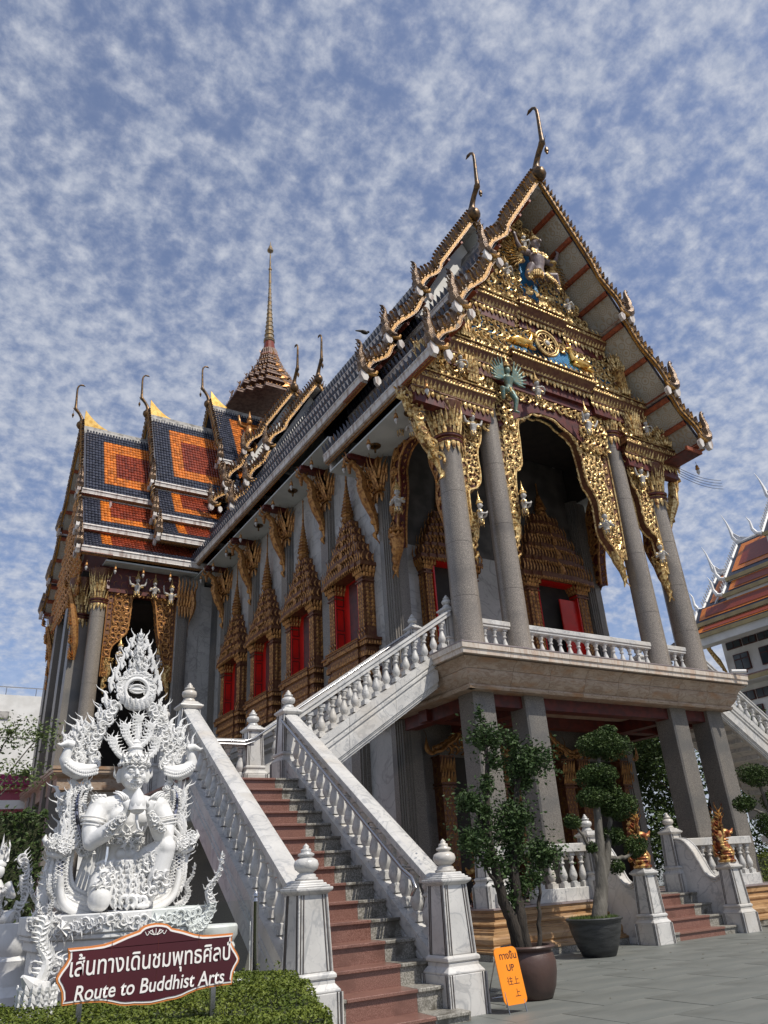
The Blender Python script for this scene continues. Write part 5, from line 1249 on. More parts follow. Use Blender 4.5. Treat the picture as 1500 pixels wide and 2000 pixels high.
# wing capital on the flat pilaster
b = MB()
for l, (zz, hh) in enumerate(((11.9, .5), (12.25, .55), (12.65, .6))):
    row(b, PT if l < 2 else FL[0], (8.2-.05*l, 29.13-.04*l, zz), (8.9+.05*l, 29.13-.04*l, zz), (0, -.25, 1), (0, -1, 0), 6, hh, .13, .14)
row(b, PT, (8.25, 29.1, 11.9), (8.85, 29.1, 11.9), (0, 0, -1), (0, -1, 0), 5, .5, .14, .1); b.put(FL[0], (8.75, 29.0, 12.6), (1, 0, 0), (0, 0, -1), (0, -1, 0), .4, 2.0, .4)
part(b, 'wing_capital', golddk)
# gilded clutter at the wing's gable front (seen edge-on)
b = MB()
for y in np.arange(30.0, 36.6, .42): 
    for z in np.arange(12.4, 13.4+max(0, 3.4-abs(y-33.2))*1.6, .45): b.put(SC, (4.45, y, z), (0, -1, 0), (0, 0, 1), (-1, 0, 0), .4, .4, .5, y)
part(b, 'wing_gable_carving', golddk, kind='stuff')
for x, y in ((4.75, 30.6), (4.75, 35.8)):
    capital((x, y), .34, 11.3, 13.0, temple)
    P_ = [(x-.1, y-.45, 9.6), (x-.15, y-.5, 10.2), (x-.25, y-.55, 10.9), (x-.4, y-.55, 11.6), (x-.6, y-.55, 12.4)]; b = MB(); b.tube(P_, [.04, .14, .16, .14, .08], 7)
    for i in range(5):
        for k in range(3): b.put(FIN, P_[i]+np.array((-.08, 0, .1*k)), (-1, 0, 0), (0, 0, 1), (0, -1, 0), .25, .4, .4, -.5)
    part(b, 'wing_naga_arm', golddk)
m = MB(); m.prism([(-4.0, 12.3), (4.0, 12.3), (2.4, 16.9), (0, 21.0), (-2.4, 16.9)], (5.4, 33.2, 0), (0, 1, 0), (0, 0, 1), (1, 0, 0), .1); part(m, 'wing_tympanum', redlac)
# ================================================================ BALUSTERS, NEWELS
def baluster_mesh(h, r=.075):
    b = MB(); b.box(-r, r, -r, r, 0, h*.13); b.box(-r*.85, r*.85, -r*.85, r*.85, h*.90, h)
    b.lathe([(r*.95, h*.13), (r*.95, h*.16), (r*.6, h*.18), (r*.75, h*.21), (r*1.05, h*.30), (r*1.08, h*.36), (r*.85, h*.47), (r*.5, h*.60), (r*.42, h*.66), (r*.75, h*.68), (r*.75, h*.71), (r*.5, h*.73), (r*.55, h*.78), (r*.85, h*.84), (r*.85, h*.87), (r*.6, h*.90)], (0, 0, 0), 12)
    return b.mesh('baluster', marble, True, 40)
BAL = baluster_mesh(.62); BALs = baluster_mesh(.66, .072)
darkj = mat('dark_marble_inlay', (.07, .06, .055), (.12, .10, .09), .4, 0, 8)
def newel(par, x, y, z, s=1.0, fin=True, name='newel_post', m=marble, top=1.7, naga=False):
    b = MB()
    b.lathe([(.245, -.02), (.245, .38)], sq=True); b.lathe([(.245, .38), (.24, .40), (.20, .45), (.20, .485)], sq=True)
    b.lathe([(.20, .485), (.215, .50), (.215, .53), (.19, .55)], sq=True)
    b.lathe([(.178, .55), (.150, 1.23)], sq=True); b.lathe([(.16, 1.22), (.205, 1.255), (.205, 1.285)], sq=True)
    b.lathe([(.185, 1.285), (.18, 1.305)], sq=True); b.lathe([(.16, 1.30), (.155, 1.325)], sq=True); b.lathe([(.135, 1.32), (.13, 1.35)], sq=True)
    if s != 1: b.xf(lambda a, c_, d: (a*s, c_*s, d*s))
    p = b.build(name, m, par, loc=(x, y, z)); p.matrix_parent_inverse = WM[par.name].inverted() if par is not None else p.matrix_parent_inverse
    md = p.modifiers.new('bevel', 'BEVEL'); md.width = .012; md.segments = 2; md.limit_method = 'ANGLE'; md.angle_limit = R_(50)
    # triple reeds with dark joints down each corner
    k = MB(); k2 = MB()
    for sx in (-1, 1):
        for sy in (-1, 1):
            for (ra, za, rb, zb) in ((.249, 0, .249, .38), (.182, .55, .154, 1.22)):
                for q in (.022, .052):
                    for ax in (0, 1):
                        pa = np.array((sx*(ra-(q if ax else 0)), sy*(ra-(0 if ax else q)), za)); pb = np.array((sx*(rb-(q if ax else 0)), sy*(rb-(0 if ax else q)), zb))
                        k2.tube([pa*s, pb*s], .0065*s, 4)
                pa = np.array((sx*(ra-.002), sy*(ra-.002), za)); pb = np.array((sx*(rb-.002), sy*(rb-.002), zb)); k.tube([pa*s, pb*s], .011*s, 5)
    k.build('corner_reed', m, p, local=True); k2.build('inlay_line', darkj, p, local=True)
    if fin:
        k = MB(); P = [(.115, 1.35), (.12, 1.37), (.095, 1.385), (.10, 1.40), (.07, 1.42), (.075, 1.425), (.118, 1.455), (.130, 1.495), (.118, 1.535), (.085, 1.555), (.055, 1.565), (.085, 1.58), (.085, 1.60), (.05, 1.615), (.055, 1.63), (.05, 1.645), (.028, 1.652), (.033, 1.668), (.02, 1.682), (.0, 1.70)]
        k.lathe([(r*s, z*s) for r, z in P], (0, 0, 0), 24); k.build('finial', m, p, smooth=True, local=True)
    return p
def seg(par, name, p0, p1, w, prof, m):
    """run of stone lengths along p0->p1 with a (lateral, up) cross-section, butted with fine joints"""
    p0 = np.array(p0, float); p1 = np.array(p1, float); d = p1-p0; L = np.linalg.norm(d); lat = np.array((d[1], -d[0], 0)); lat /= np.linalg.norm(lat); n = len(prof)
    ar = sum(prof[i][0]*prof[(i+1) % n][1]-prof[(i+1) % n][0]*prof[i][1] for i in range(n)); N_ = max(1, round(L/1.2)); g = .0022/L*1.5
    for k in range(N_):
        a = p0+d*(k/N_+(g if k else 0)); e = p0+d*((k+1)/N_-(g if k < N_-1 else 0)); b = MB()
        V = [a+lat*x+np.array((0, 0, c)) for x, c in prof]+[e+lat*x+np.array((0, 0, c)) for x, c in prof]
        F = [(i, (i+1) % n, (i+1) % n+n, i+n) for i in range(n)]+[tuple(range(n))[::-1], tuple(range(n, 2*n))]
        if ar < 0: F = [f[::-1] for f in F]
        b.add(V, F); o = b.build(name, m, par)
    return o
RAILP = [(-.10, -.13), (-.10, -.05), (-.125, -.04), (-.125, -.01), (-.10, 0), (-.06, .012), (.06, .012), (.10, 0), (.125, -.01), (.125, -.04), (.10, -.05), (.10, -.13)]
STRP = [(-.14, 0), (.14, 0), (.14, -.16), (.115, -.17), (.115, -.21), (.13, -.22), (.13, -.27), (.10, -.28), (.10, -.33), (.115, -.34), (.115, -.60), (.09, -.61), (.09, -.64), (.07, -.65), (.07, -.69), (.04, -.70), (.04, -.74), (-.04, -.74), (-.04, -.70), (-.07, -.69), (-.07, -.65), (-.09, -.64), (-.09, -.61), (-.115, -.60), (-.115, -.34), (-.10, -.33), (-.10, -.28), (-.13, -.27), (-.13, -.22), (-.115, -.21), (-.115, -.17), (-.14, -.16)]
def balus(par, p0, p1, n, zoff_base=0, mesh=None, skip0=.18, skip1=.18):
    p0 = np.array(p0, float); p1 = np.array(p1, float); L = np.linalg.norm((p1-p0)[:2])
    for i in range(n):
        t = (skip0+(L-skip0-skip1)*(i+.5)/n)/L; q = p0+(p1-p0)*t
        link('baluster', mesh or BAL, par, loc=(q[0], q[1], q[2]-.02))
def curvebase(par, p0, p1): seg(par, 'stringer', p0, p1, .28, STRP, marble)
# ================================================================ MAIN STAIRCASE (left)
ST = root('marble_staircase', 'tall white marble staircase with red granite steps climbing beside the white guardian statue', 'staircase', (4.6, 7.6, 0))
xl = lambda y: 3.69+.055*(y-7.7); xr = lambda y: 5.43+.083*(y-7.7)
z0s, rise, y0s, run = .09, .2035, 7.27, .348
def wedge(b, y0, y1, fa, fb, z0, z1, e=0):
    """block between two x(y) functions"""
    V = [(fa(y0), y0, z0), (fb(y0), y0, z0), (fb(y1), y1, z0), (fa(y1), y1, z0), (fa(y0), y0, z1), (fb(y0), y0, z1), (fb(y1), y1, z1), (fa(y1), y1, z1)]
    b.add(V, [(3, 2, 1, 0), (4, 5, 6, 7), (0, 1, 5, 4), (1, 2, 6, 5), (2, 3, 7, 6), (3, 0, 4, 7)])
def steps(par, xa, xb, y0, z0, n, rise, run, g=.42, depth=.30, zb=None):
    for k in range(n):
        y = y0+run*k; z = z0+rise*k
        ga = lambda yy: xa(yy)+.13; ge = lambda yy: xa(yy)+.13+g*.55; gf = lambda yy: xb(yy)-.13-g; gb = lambda yy: xb(yy)-.13
        for nm, f1, f2, mm in (('tread_end', ga, ge, greygr), ('tread', ge, gf, redgr), ('tread_end', gf, gb, greygr)):
            b = MB(); wedge(b, y-.035, y+run+.02, lambda q: f1(q)+.0015, lambda q: f2(q)-.0015, z-.035, z-.0); b.build(nm, mm, par, bev=.006)
            b = MB(); zl = (z-rise) if k else 0
            wedge(b, y, y+.03, lambda q: f1(q)+.001, lambda q: f2(q)-.001, zl, z-.036); b.build(nm.replace('tread', 'riser'), mm, par)
steps(ST, xl, xr, y0s, z0s, 15, rise, run)
m = MB()
for k in range(15):
    y = y0s+run*k+.03; z = z0s+rise*k-.036
    wedge(m, y, y+run, lambda q: xl(q)+.1, lambda q: xr(q)-.1, max(0, z-.5), z)
m.build('stair_core', granite, ST)
LZ = 2.94
NR = (5.43, 7.72, 0); NL_ = (3.69, 7.72, 0); N1 = (5.87, 12.98, LZ-.35); NL2 = (3.98, 12.98, LZ-.35); N2 = (5.80, 14.55, LZ)
newel(ST, *NR); newel(ST, *NL_); newel(ST, 5.87, 12.98, LZ, 1.0); newel(ST, 3.98, 12.98, LZ); newel(ST, *N2, .97); newel(ST, 3.98, 14.55, LZ, .97)
for fx, x7, x13 in ((xr, 5.43, 5.87), (xl, 3.69, 3.98)):
    zb = lambda y: 0.585+(y-7.95)*.5735          # top of the stringer
    curvebase(ST, (x13, 12.85, zb(12.85)), (x7, 7.85, zb(7.85)))
    balus(ST, (x7+(x13-x7)*.03, 7.86, zb(7.86)), (x13, 12.85, zb(12.85)), 17)
    seg(ST, 'hand_rail', (x13, 12.9, zb(12.9)+.76), (x7, 7.8, zb(7.8)+.76), .25, RAILP, marble)
# landing
m = MB(); m.box(3.7, 6.12, 12.14, 14.8, 2.905, 2.94); m.build('landing_slab', redgr, ST)
m = MB(); m.box(3.75, 6.1, 12.2, 14.75, 2.3, 2.9); m.build('landing_beam', marble, ST); m = MB(); m.box(4.1, 5.8, 13.9, 14.6, .0, 2.3); m.build('landing_pier', granite, ST)
m = MB(); m.box(3.9, 5.75, 14.45, 14.65, 2.94, 3.26); m.box(3.9, 5.75, 14.43, 14.67, 3.16, 3.2); m.box(3.9, 5.72, 14.44, 14.66, 3.86, 3.98); m.box(3.88, 4.08, 13.0, 14.6, 2.94, 3.26); m.box(3.88, 4.08, 13.0, 14.6, 3.86, 3.98); m.build('landing_rail', marble, ST)
for i in range(6): link('baluster', BAL, ST, loc=(4.25+i*.26, 14.55, 3.25))
for i in range(5): link('baluster', BAL, ST, loc=(3.98, 13.3+i*.26, 3.25))
# upper flight towards the platform
def upper(par, mir):
    f = (lambda x: x) if not mir else (lambda x: 27.72-x)
    z2 = lambda x: 3.90+(x-6.69)*.665
    for y in (12.98, 14.55):
        a, e = f(5.98), f(9.62)
        p, q = (f(5.98), y, z2(5.98)), (f(9.62), y, z2(9.62))
        if y < 13: curvebase(par, (f(5.98), y, z2(5.98)), (f(9.30), y, z2(9.30)))
        else: seg(par, 'stringer', p, (f(9.30), y, z2(9.30)), .28, STRP, marble)
        n = 14
        for i in range(n):
            x = 6.17+(9.70-6.17)*(i+.5)/n; zz = max(z2(x), 0) if x < 9.25 else max(5.60, z2(x)-.0); link('baluster', BAL, par, loc=(f(x), y, zz-.02))
        seg(par, 'hand_rail', (f(5.9), y, z2(5.9)+.75), (f(9.8), y, z2(9.8)+.75-.02), .25, RAILP, marble)
        newel(par, f(9.88), y+.12*(y < 13), 5.6, .9)
    for k in range(12):
        x = 6.16+.3*k; z = LZ+.2045*(k+1)
        b = MB(); xa, xb = sorted((f(x), f(x+.33))); b.box(xa, xb, 13.1, 14.43, z-.04, z); b.build('tread', redgr, par)
        b = MB(); xa, xb = sorted((f(x+.02), f(x+.3))); b.box(xa, xb, 13.08, 14.45, z-.22, z-.041); b.build('riser', marble, par)
    b = MB(); V = [(f(6.0), 2.75), (f(9.3), 4.95), (f(9.3), 5.3), (f(6.0), 3.05)]
    b.prism(V, (0, 13.05, 0), (1, 0, 0), (0, 0, 1), (0, 1, 0), 1.42); b.build('flight_slab', marble, par)
upper(ST, False)
SR = root('marble_staircase', 'mirrored white marble stair flight descending from the right end of the porch platform', 'staircase', (19.5, 13.7, 0))
upper(SR, True)
m = MB(); m.box(21.6, 24.0, 12.7, 14.9, 2.3, 2.9); m.build('landing_beam', marble, SR); newel(SR, 21.85, 12.98, LZ); m = MB(); m.box(21.9, 23.6, 13.9, 14.6, 0, 2.3); m.build('landing_pier', granite, SR)
# steel handrails
for nm, lab, P in (('steel_handrail', 'steel handrail running down along the left marble rail of the tall stairs', [(4.10, 12.9, 4.02), (4.02, 11.5, 3.2+.02), (3.86, 8.2, 1.32), (3.85, 7.95, 1.24), (3.86, 7.98, 1.12)]),
                   ('steel_handrail', 'steel handrail with a hooked end along the right marble rail of the stairs', [(5.70, 12.9, 4.06), (5.25, 8.35, 1.42), (5.22, 8.1, 1.32), (5.21, 8.02, 1.22), (5.22, 8.12, 1.14)]),
                   ('steel_handrail', 'steel handrail following the landing and the wall side of the upper flight', [(4.1, 14.38, 3.92), (5.55, 14.38, 3.92), (5.75, 14.36, 3.98), (9.5, 14.36, 6.46), (9.62, 14.36, 6.46)])):
    r = root(nm, lab, 'handrail', P[0]); b = MB()
    b.tube(P, .022, 8); b.tube([(x, y, z+.0) for x, y, z in [(q[0]+.03, q[1]+.0, q[2]-.055) for q in P[:-2]]], .014, 6); b.build('steel_tube', steel, r, smooth=True, ang=50)
    b = MB()
    for t in np.linspace(.05, .95, 6):
        q = np.array(P[0])*(1-t)+np.array(P[-3])*t if nm and len(P) == 5 and P[0][0] < 5.8 and P[0][1] < 13 else None
        if q is not None: dx = -.12 if P[0][0] < 4.5 else .12; b.tube([q, q+np.array((dx, 0, -.03))], .01, 5)
    if b.n: b.build('rail_bracket', steel, r)
# ================================================================ PLATFORM BALUSTRADE (upper porch)
RB = link('porch_balustrade', None, temple)
for xa, xb in ((10.42, 11.27), (11.80, 16.0), (16.55, 17.38)):
    m = MB(); m.box(xa, xb, 12.58, 12.83, 6.36, 6.48); m.box(xa, xb, 12.60, 12.81, 6.30, 6.36); m.build('top_rail', marble, RB, bev=.015)
    m = MB(); m.box(xa, xb, 12.58, 12.82, 5.60, 5.69); m.build('base_rail', marble, RB, bev=.01)
    n = round((xb-xa)/.29)
    for i in range(n): link('baluster', BALs, RB, loc=(xa+(i+.5)*(xb-xa)/n, 12.7, 5.67))
b = MB(); m_ = MB(); m_.box(17.55, 17.8, 12.9, 15.4, 6.36, 6.48); m_.build('top_rail', marble, RB)
for i in range(8): link('baluster', BALs, RB, loc=(17.67, 13.15+i*.28, 5.66))
# ================================================================ SMALL ENTRANCE STAIR
EN = root('entrance_steps', 'low entrance of four red granite steps between marble posts topped by gilded serpents', 'steps', (13.3, 11.2, 0))
fa, fb = (lambda y: 12.28), (lambda y: 14.62)
for k in range(4):
    y = 10.78+.30*k; z = .14+.195*k
    for nm, x0, x1, mm in (('tread_end', 12.3, 12.7, greygr), ('tread', 12.702, 14.0, redgr), ('tread_end', 14.002, 14.55, greygr)):
        b = MB(); b.box(x0, x1, y-.03, y+.33, z-.035, z); b.build(nm, mm, EN, bev=.005)
        b = MB(); b.box(x0, x1, y, y+.03, z-.195 if k else 0, z-.036); b.build(nm.replace('tread', 'riser'), mm, EN)
    m = MB(); m.box(12.3, 14.55, y+.031, y+.36, 0, z-.037); m.build('step_core', greygr, EN)
for x in (12.12, 14.62):
    newel(EN, x, 10.82, -.02, .93, fin=False); newel(EN, x, 12.1, .72, .93)
    p = smooth([(10.98, 1.02), (11.15, .96), (11.32, 1.05), (11.45, 1.3), (11.58, 1.55), (11.75, 1.72), (11.95, 1.76)], 24)
    b = MB(); poly = [(q[0], q[1]) for q in p]+[(12.0, 0), (10.95, 0)]; b.prism(poly, (x-.09, 0, 0), (0, 1, 0), (0, 0, 1), (1, 0, 0), .18); b.build('swept_cheek_wall', marble, EN)
    for dx in (-.1, .1):
        for o in (0, -.05): 
            b = MB(); b.tube([(x+dx, q[0], q[1]+o) for q in p], .022 if not o else .012, 6); b.build('coping_roll', marble, EN)
    b = MB(); b.box(x-.12, x+.12, 11.0, 12.0, .0, .10); b.build('cheek_base', marble, EN)
# balustrades of the lower porch
LB = root('low_balustrade', 'low white marble balustrade between the granite posts under the porch', 'balustrade', (11, 12.1, .74))
for xa, xb in ((9.55, 9.95), (10.5, 11.2), (11.0+.2, 11.98), (14.95, 15.95), (16.0, 17.3), (18.0, 18.3)):
    m = MB(); m.box(xa, xb, 12.02, 12.24, 1.60, 1.76); m.build('top_rail', marble, LB, bev=.012)
    m = MB(); m.box(xa, xb, 12.0, 12.26, .745, .98); m.build('base_rail', marble, LB, bev=.01)
    n = max(1, round((xb-xa)/.28))
    for i in range(n): link('baluster', BAL, LB, loc=(xa+(i+.5)*(xb-xa)/n, 12.13, .98))
newel(LB, 9.62, 12.3, .74, .93); 
b = MB(); poly = [(0, 0), (.85, 0), (.85, .95)]+[(.85-.85*math.sin(t), .95*math.cos(t)) for t in np.linspace(.1, 1.5, 10)]
b.prism([(9.75+q[0]*.5, .74+q[1]) for q in poly], (0, 12.2, 0), (1, 0, 0), (0, 0, 1), (0, 1, 0), .15); b.build('swept_end', marble, LB)
m = MB(); m.box(19.5, 19.6, 12, 12.1, 0, .1)
# gilded serpents on the entrance posts
nagagold = mat('red_and_gold_gilding', (.62, .40, .14), (.24, .06, .02), .4, .5, 12, 4, .42, .58, .25, 40, c3=(.10, .03, .02), sc3=8, lo3=.52, hi3=.64, rvar=.2)
def naga(x, y, z, s, lab, flipx=1, rz=0):
    r = root('gilded_serpent', lab, 'serpent statue', (x, y, z), 'gilded serpent heads by the entrance', rz); b = MB()
    b.lathe([(.15, 0), (.16, .03), (.12, .06), (.14, .09)], (0, 0, 0), 10)
    b.tube([(.0, 0, .05), (.04, 0, .16), (-.02, 0, .27), (-.05, 0, .38), (.0, 0, .48), (.08, 0, .52)], [.13, .13, .12, .10, .10, .05], 9)
    b.ell((.07, 0, .50), (.10, .07, .06)); b.tube([(.10, 0, .47), (.2, 0, .50), (.24, 0, .56)], [.05, .035, .01], 6); b.tube([(.06, 0, .44), (.17, 0, .43)], [.04, .015], 6)
    for i in range(7): b.lathe([(.135-.006*i, 0), (.145-.006*i, .015), (.135-.006*i, .03)], (.03*math.sin(i*1.1), 0, .09+i*.045), 10)
    c = b.build('coiled_neck_and_head', nagagold, r, smooth=True, ang=50, local=True)
    k = MB()
    for i in range(9):
        t = i/8; k.put(FL[1], (-.10+.07*t, 0, .14+.48*t), (1, 0, 0), (0, 0, 1), (0, -1, 0), .2, .22, .3, .9-.8*t)
        for q in (-1, 1): k.put(FL[0], (-.04+.06*t, q*.07, .18+.38*t), (0, q, 0), (0, 0, 1), (-1, 0, 0), .14, .18, .2, .5)
    for i in range(6):
        t = i/5; k.put(FL[i % 2], (-.0+.03*t, 0, .52+.20*t), (1, 0, 0), (0, 0, 1), (0, -1, 0), .20-.1*t, .3, .3, .3*(-1)**i)
    k.put(FL[0], (.03, 0, .66), (1, 0, 0), (0, 0, 1), (0, -1, 0), .12, .36, .3)
    k.build('flame_crest', nagagold, r, local=True)
    r.scale = (s, s, s); return r
naga(12.12, 10.82, 1.24, 1.12, 'gilded serpent head with flame crest on the left entrance post behind the round topiary', rz=-.5)
naga(14.62, 10.82, 1.24, 1.12, 'gilded serpent head with flame crest on the right entrance post', rz=-.5)
naga(10.0, 13.1, .74, 1.25, 'gilded serpent crest rising behind the marble rail of the tall staircase', rz=math.pi)
# ================================================================ TEXT
def text(s, size, o, u, v, w, m, par, name, ext=.0015, sx=1.0, shear=0, bold=0, font=None, align='CENTER'):
    cu = bpy.data.curves.new(name, 'FONT'); cu.body = s; cu.size = size; cu.extrude = 0; cu.align_x = align; cu.resolution_u = 4; cu.offset = bold; cu.shear = shear
    to = bpy.data.objects.new(name, cu); col.objects.link(to); dg = bpy.context.evaluated_depsgraph_get(); me = bpy.data.meshes.new_from_object(to.evaluated_get(dg)); bpy.data.objects.remove(to)
    u = np.array(u, float); v = np.array(v, float); w = np.array(w, float); o = np.array(o, float)
    for q in me.vertices: p = o+u*q.co.x*sx+v*q.co.y+w*ext; q.co = p
    me.materials.clear(); me.materials.append(m); me.name = name
    return link(name, me, par)
# ---- maroon sign ----------------------------------------------------
def outline():
    def sm(pts, n): return [tuple(q) for q in smooth(pts, n)]
    top = sm([(-.50, .150), (-.30, .155), (-.17, .195), (-.10, .215)], 10)+sm([(-.10, .215), (-.07, .240), (0, .252), (.07, .240), (.10, .215)], 9)+sm([(.10, .215), (.17, .195), (.30, .155), (.50, .150)], 10)
    right = sm([(.50, .150), (.492, .09), (.535, .02), (.545, -.02), (.51, -.08), (.50, -.155)], 12)
    bot = [(x, -y*1.0-.01) for x, y in sm([(.50, .145), (.30, .15), (.17, .185), (.10, .19)], 9)]+[(x, -y-.01) for x, y in sm([(.10, .19), (0, .20), (-.10, .19)], 5)]+[(x, -y-.01) for x, y in sm([(-.10, .19), (-.17, .185), (-.30, .15), (-.50, .145)], 9)]
    left = [(-x, y) for x, y in right[::-1]]
    P = []
    for seg_ in (top, right, bot, left):
        for q in seg_:
            if not P or abs(P[-1][0]-q[0])+abs(P[-1][1]-q[1]) > 1e-4: P.append(q)
    if abs(P[0][0]-P[-1][0])+abs(P[0][1]-P[-1][1]) < 1e-3: P.pop()
    return P
OL = outline(); S0 = np.array((1.455, 5.15, .925)); SU = np.array((1, 0, 0)); sx, sz = .985, .905
sg = root('route_sign', 'maroon sign with scalloped white and orange edge reading Route to Buddhist Arts', 'sign', (1.455, 5.15, 0))
def scaled(k): return [(x*k*sx if k != 1 else x*sx, z*sz*(1-(1-k)*2.4)) for x, z in OL]
def inset(P, d):
    n = len(P); out = []
    for i in range(n):
        a, b_, c = np.array(P[i-1]), np.array(P[i]), np.array(P[(i+1) % n]); t = (c-a); t /= np.linalg.norm(t)+1e-9; out.append(tuple(b_+np.array((t[1], -t[0]))*d))
    return out
base = [(x*sx, z*sz) for x, z in OL]
b = MB(); b.prism(base, S0, (1, 0, 0), (0, 0, 1), (0, 1, 0), .03); b.build('orange_edge', signo, sg)
b = MB(); b.prism(inset(base, .010), S0-(0, .003, 0), (1, 0, 0), (0, 0, 1), (0, 1, 0), .004); b.build('white_border', signw, sg)
b = MB(); b.prism(inset(base, .020), S0-(0, .006, 0), (1, 0, 0), (0, 0, 1), (0, 1, 0), .004); b.build('sign_panel', maroon, sg)
up = (0, 0, 1)
text('เส้นทางเดินชมพุทธศิลป์', .128, S0+(0.0, -.008, -.005), SU, up, (0, -1, 0), signw, sg, 'thai_lettering', bold=.0012, sx=.80)
text('Route to Buddhist Arts', .105, S0+(0.0, -.008, -.125), SU, up, (0, -1, 0), signw, sg, 'english_lettering', bold=.0012, sx=.88, shear=.12)
b = MB()
for i, (x, h) in enumerate(((0, .035), (-.016, .03), (.016, .03), (-.03, .02), (.03, .02))): b.tube([S0+(x*.3, -.008, .165), S0+(x, -.008, .165+h*.4), S0+(x*1.5, -.008, .165+h)], .0025, 4)
for s in (-1, 1): b.tube([S0+(s*(.02+.045*t), -.008, .178+.012*math.sin(t*7)) for t in np.linspace(0, 1, 12)], .0022, 4)
b.build('scroll_emblem', signw, sg, kind='stuff')
for x in (-.25, .02, .27):
    b = MB(); b.box(S0[0]+x-.0012, S0[0]+x+.0012, S0[1]-.0075, S0[1]-.006, S0[2]-.15, S0[2]+.15); b.build('sheet_seam', redlac, sg)
for px_ in (1.05, 1.83): b = MB(); b.box(px_, px_+.03, 5.19, 5.22, 0, .95); b.build('sign_post', steel, sg)
# ---- UP board --------------------------------------------------------
ub = root('up_sign', 'orange standing board reading UP in Thai, English and Chinese beside the brown pot', 'sign', (5.85, 7.35, 0))
UU = np.array((.995, -.02, 0)); UV = np.array((-.02, .18, .985)); UW = np.array((0, -.98, .18)); UO = np.array((5.86, 7.30, .33))
def rrect(w, h, r, n=6):
    P = []
    for cx, cy, a0 in ((w-r, h-r, 0), (-w+r, h-r, 90), (-w+r, -h+r, 180), (w-r, -h+r, 270)):
        for i in range(n+1): a = R_(a0+90*i/n); P.append((cx+r*math.cos(a), cy+r*math.sin(a)))
    return P
b = MB(); b.prism(rrect(.152, .262, .055), UO, UU, UV, UW, -.012); b.build('board', yel, ub)
for s, z, sz_ in (('ทางขึ้น', .150, .088), ('UP', .040, .085), ('往上', -.080, .082), ('上', -.190, .078)):
    text(s, sz_, UO+UV*z+UU*(0.02 if z > -.1 else .045), UU, UV, UW, ink, ub, 'lettering', bold=.0 if ord(s[0]) > 0x3000 else .0012)
b = MB()
for s in (-1, 1):
    b.tube([UO+UU*s*.12+UV*.2-UW*.02, (UO[0]+s*.115, UO[1]-.06, .0)], .007, 6); b.tube([UO+UU*s*.12+UV*.2-UW*.02, (UO[0]+s*.14, UO[1]+.30, .0)], .007, 6)
b.tube([(UO[0]-.13, UO[1]+.2, .12), (UO[0]+.13, UO[1]+.2, .12)], .006, 5); b.build('folding_leg', steel, ub)
# ---- pots ------------------------------------------------------------
def pot(prof, x, y, m, name, lab, rim_in, zs):
    r = root(name, lab, 'plant pot', (x, y, 0)); b = MB(); b.lathe(prof+[(rim_in, prof[-1][1]), (rim_in*.97, zs)], (0, 0, 0), 48); b.build('pot_wall', m, r, smooth=True, ang=50, local=True)
    b = MB(); b.lathe([(rim_in*.98, zs-.02), (rim_in*.98, zs)], (0, 0, 0), 32); V = b; V.build('soil', soil, r, local=True); return r
pot([(.20, 0), (.225, .01), (.275, .12), (.305, .26), (.31, .36), (.29, .44), (.268, .475), (.275, .48), (.315, .50), (.322, .515), (.31, .53)], 6.60, 7.85, potb, 'brown_plant_pot', 'large brown glazed clay pot beside the orange board', .265, .50)
pot([(.25, 0), (.27, .01), (.33, .14), (.40, .34), (.425, .46), (.43, .50), (.46, .52), (.47, .545), (.455, .56)], 10.2, 10.35, potk, 'black_plant_pot', 'big black ribbed clay pot of the round topiary tree', .42, .52)
b = MB()
for i in range(1500):
    a = rng.uniform(0, 6.28); r = .41*math.sqrt(rng.uniform()); h = rng.uniform(.03, .09); d = rng.uniform(0, 6.28); c = np.array((10.2+r*math.cos(a), 10.35+r*math.sin(a), .52)); q = np.array((math.cos(d), math.sin(d), 0))
    b.add([c-q*.006, c+q*.006, c+np.array((rng.uniform(-.02, .02), rng.uniform(-.02, .02), h))], [(0, 1, 2)])
tag(b.build('pot_grass', grassm), 'short bright grass growing on the soil of the black pot', 'grass', kind='stuff')
# ---- foliage ---------------------------------------------------------
def leaves(b, n, sampler, L, W_, r=rng, droop=.3, shape=4):
    P = np.array([sampler() for _ in range(n)]); 
    d = r.normal(size=(n, 3)); d[:, 2] = d[:, 2]*.6-droop*.2; d /= np.linalg.norm(d, axis=1)[:, None]
    s = np.cross(d, r.normal(size=(n, 3))); s /= np.linalg.norm(s, axis=1)[:, None]
    k = r.uniform(.7, 1.25, n)[:, None]; nn = np.cross(d, s)
    A = P-d*L*k*.5; B = P+s*W_*k*.5+nn*W_*.18*k; C_ = P+d*L*k*.5; D = P-s*W_*k*.5+nn*W_*.18*k
    V = np.stack([A, B, C_, D], 1).reshape(-1, 3); n0 = b.n
    b.v.append(V); b.f += [(n0+4*i, n0+4*i+1, n0+4*i+2, n0+4*i+3) for i in range(n)]; b.mi += [0]*n; b.n += 4*n
def clump(c, r, shell=.35):
    c = np.array(c, float); r = np.array(r, float)
    def f():
        d = rng.normal(size=3); d /= np.linalg.norm(d); k = 1-shell*abs(rng.normal())*.8; k *= 1+.10*math.sin(d[0]*7+c[0]*3)*math.cos(d[2]*6)
        return c+d*r*max(.1, k)
    return f
def limb(b, pts, r0, r1, n=8):
    P = smooth(pts, max(8, len(pts)*4)); P = P+rng.normal(scale=.006, size=P.shape); b.tube(P, np.linspace(r0, r1, len(P)), n)
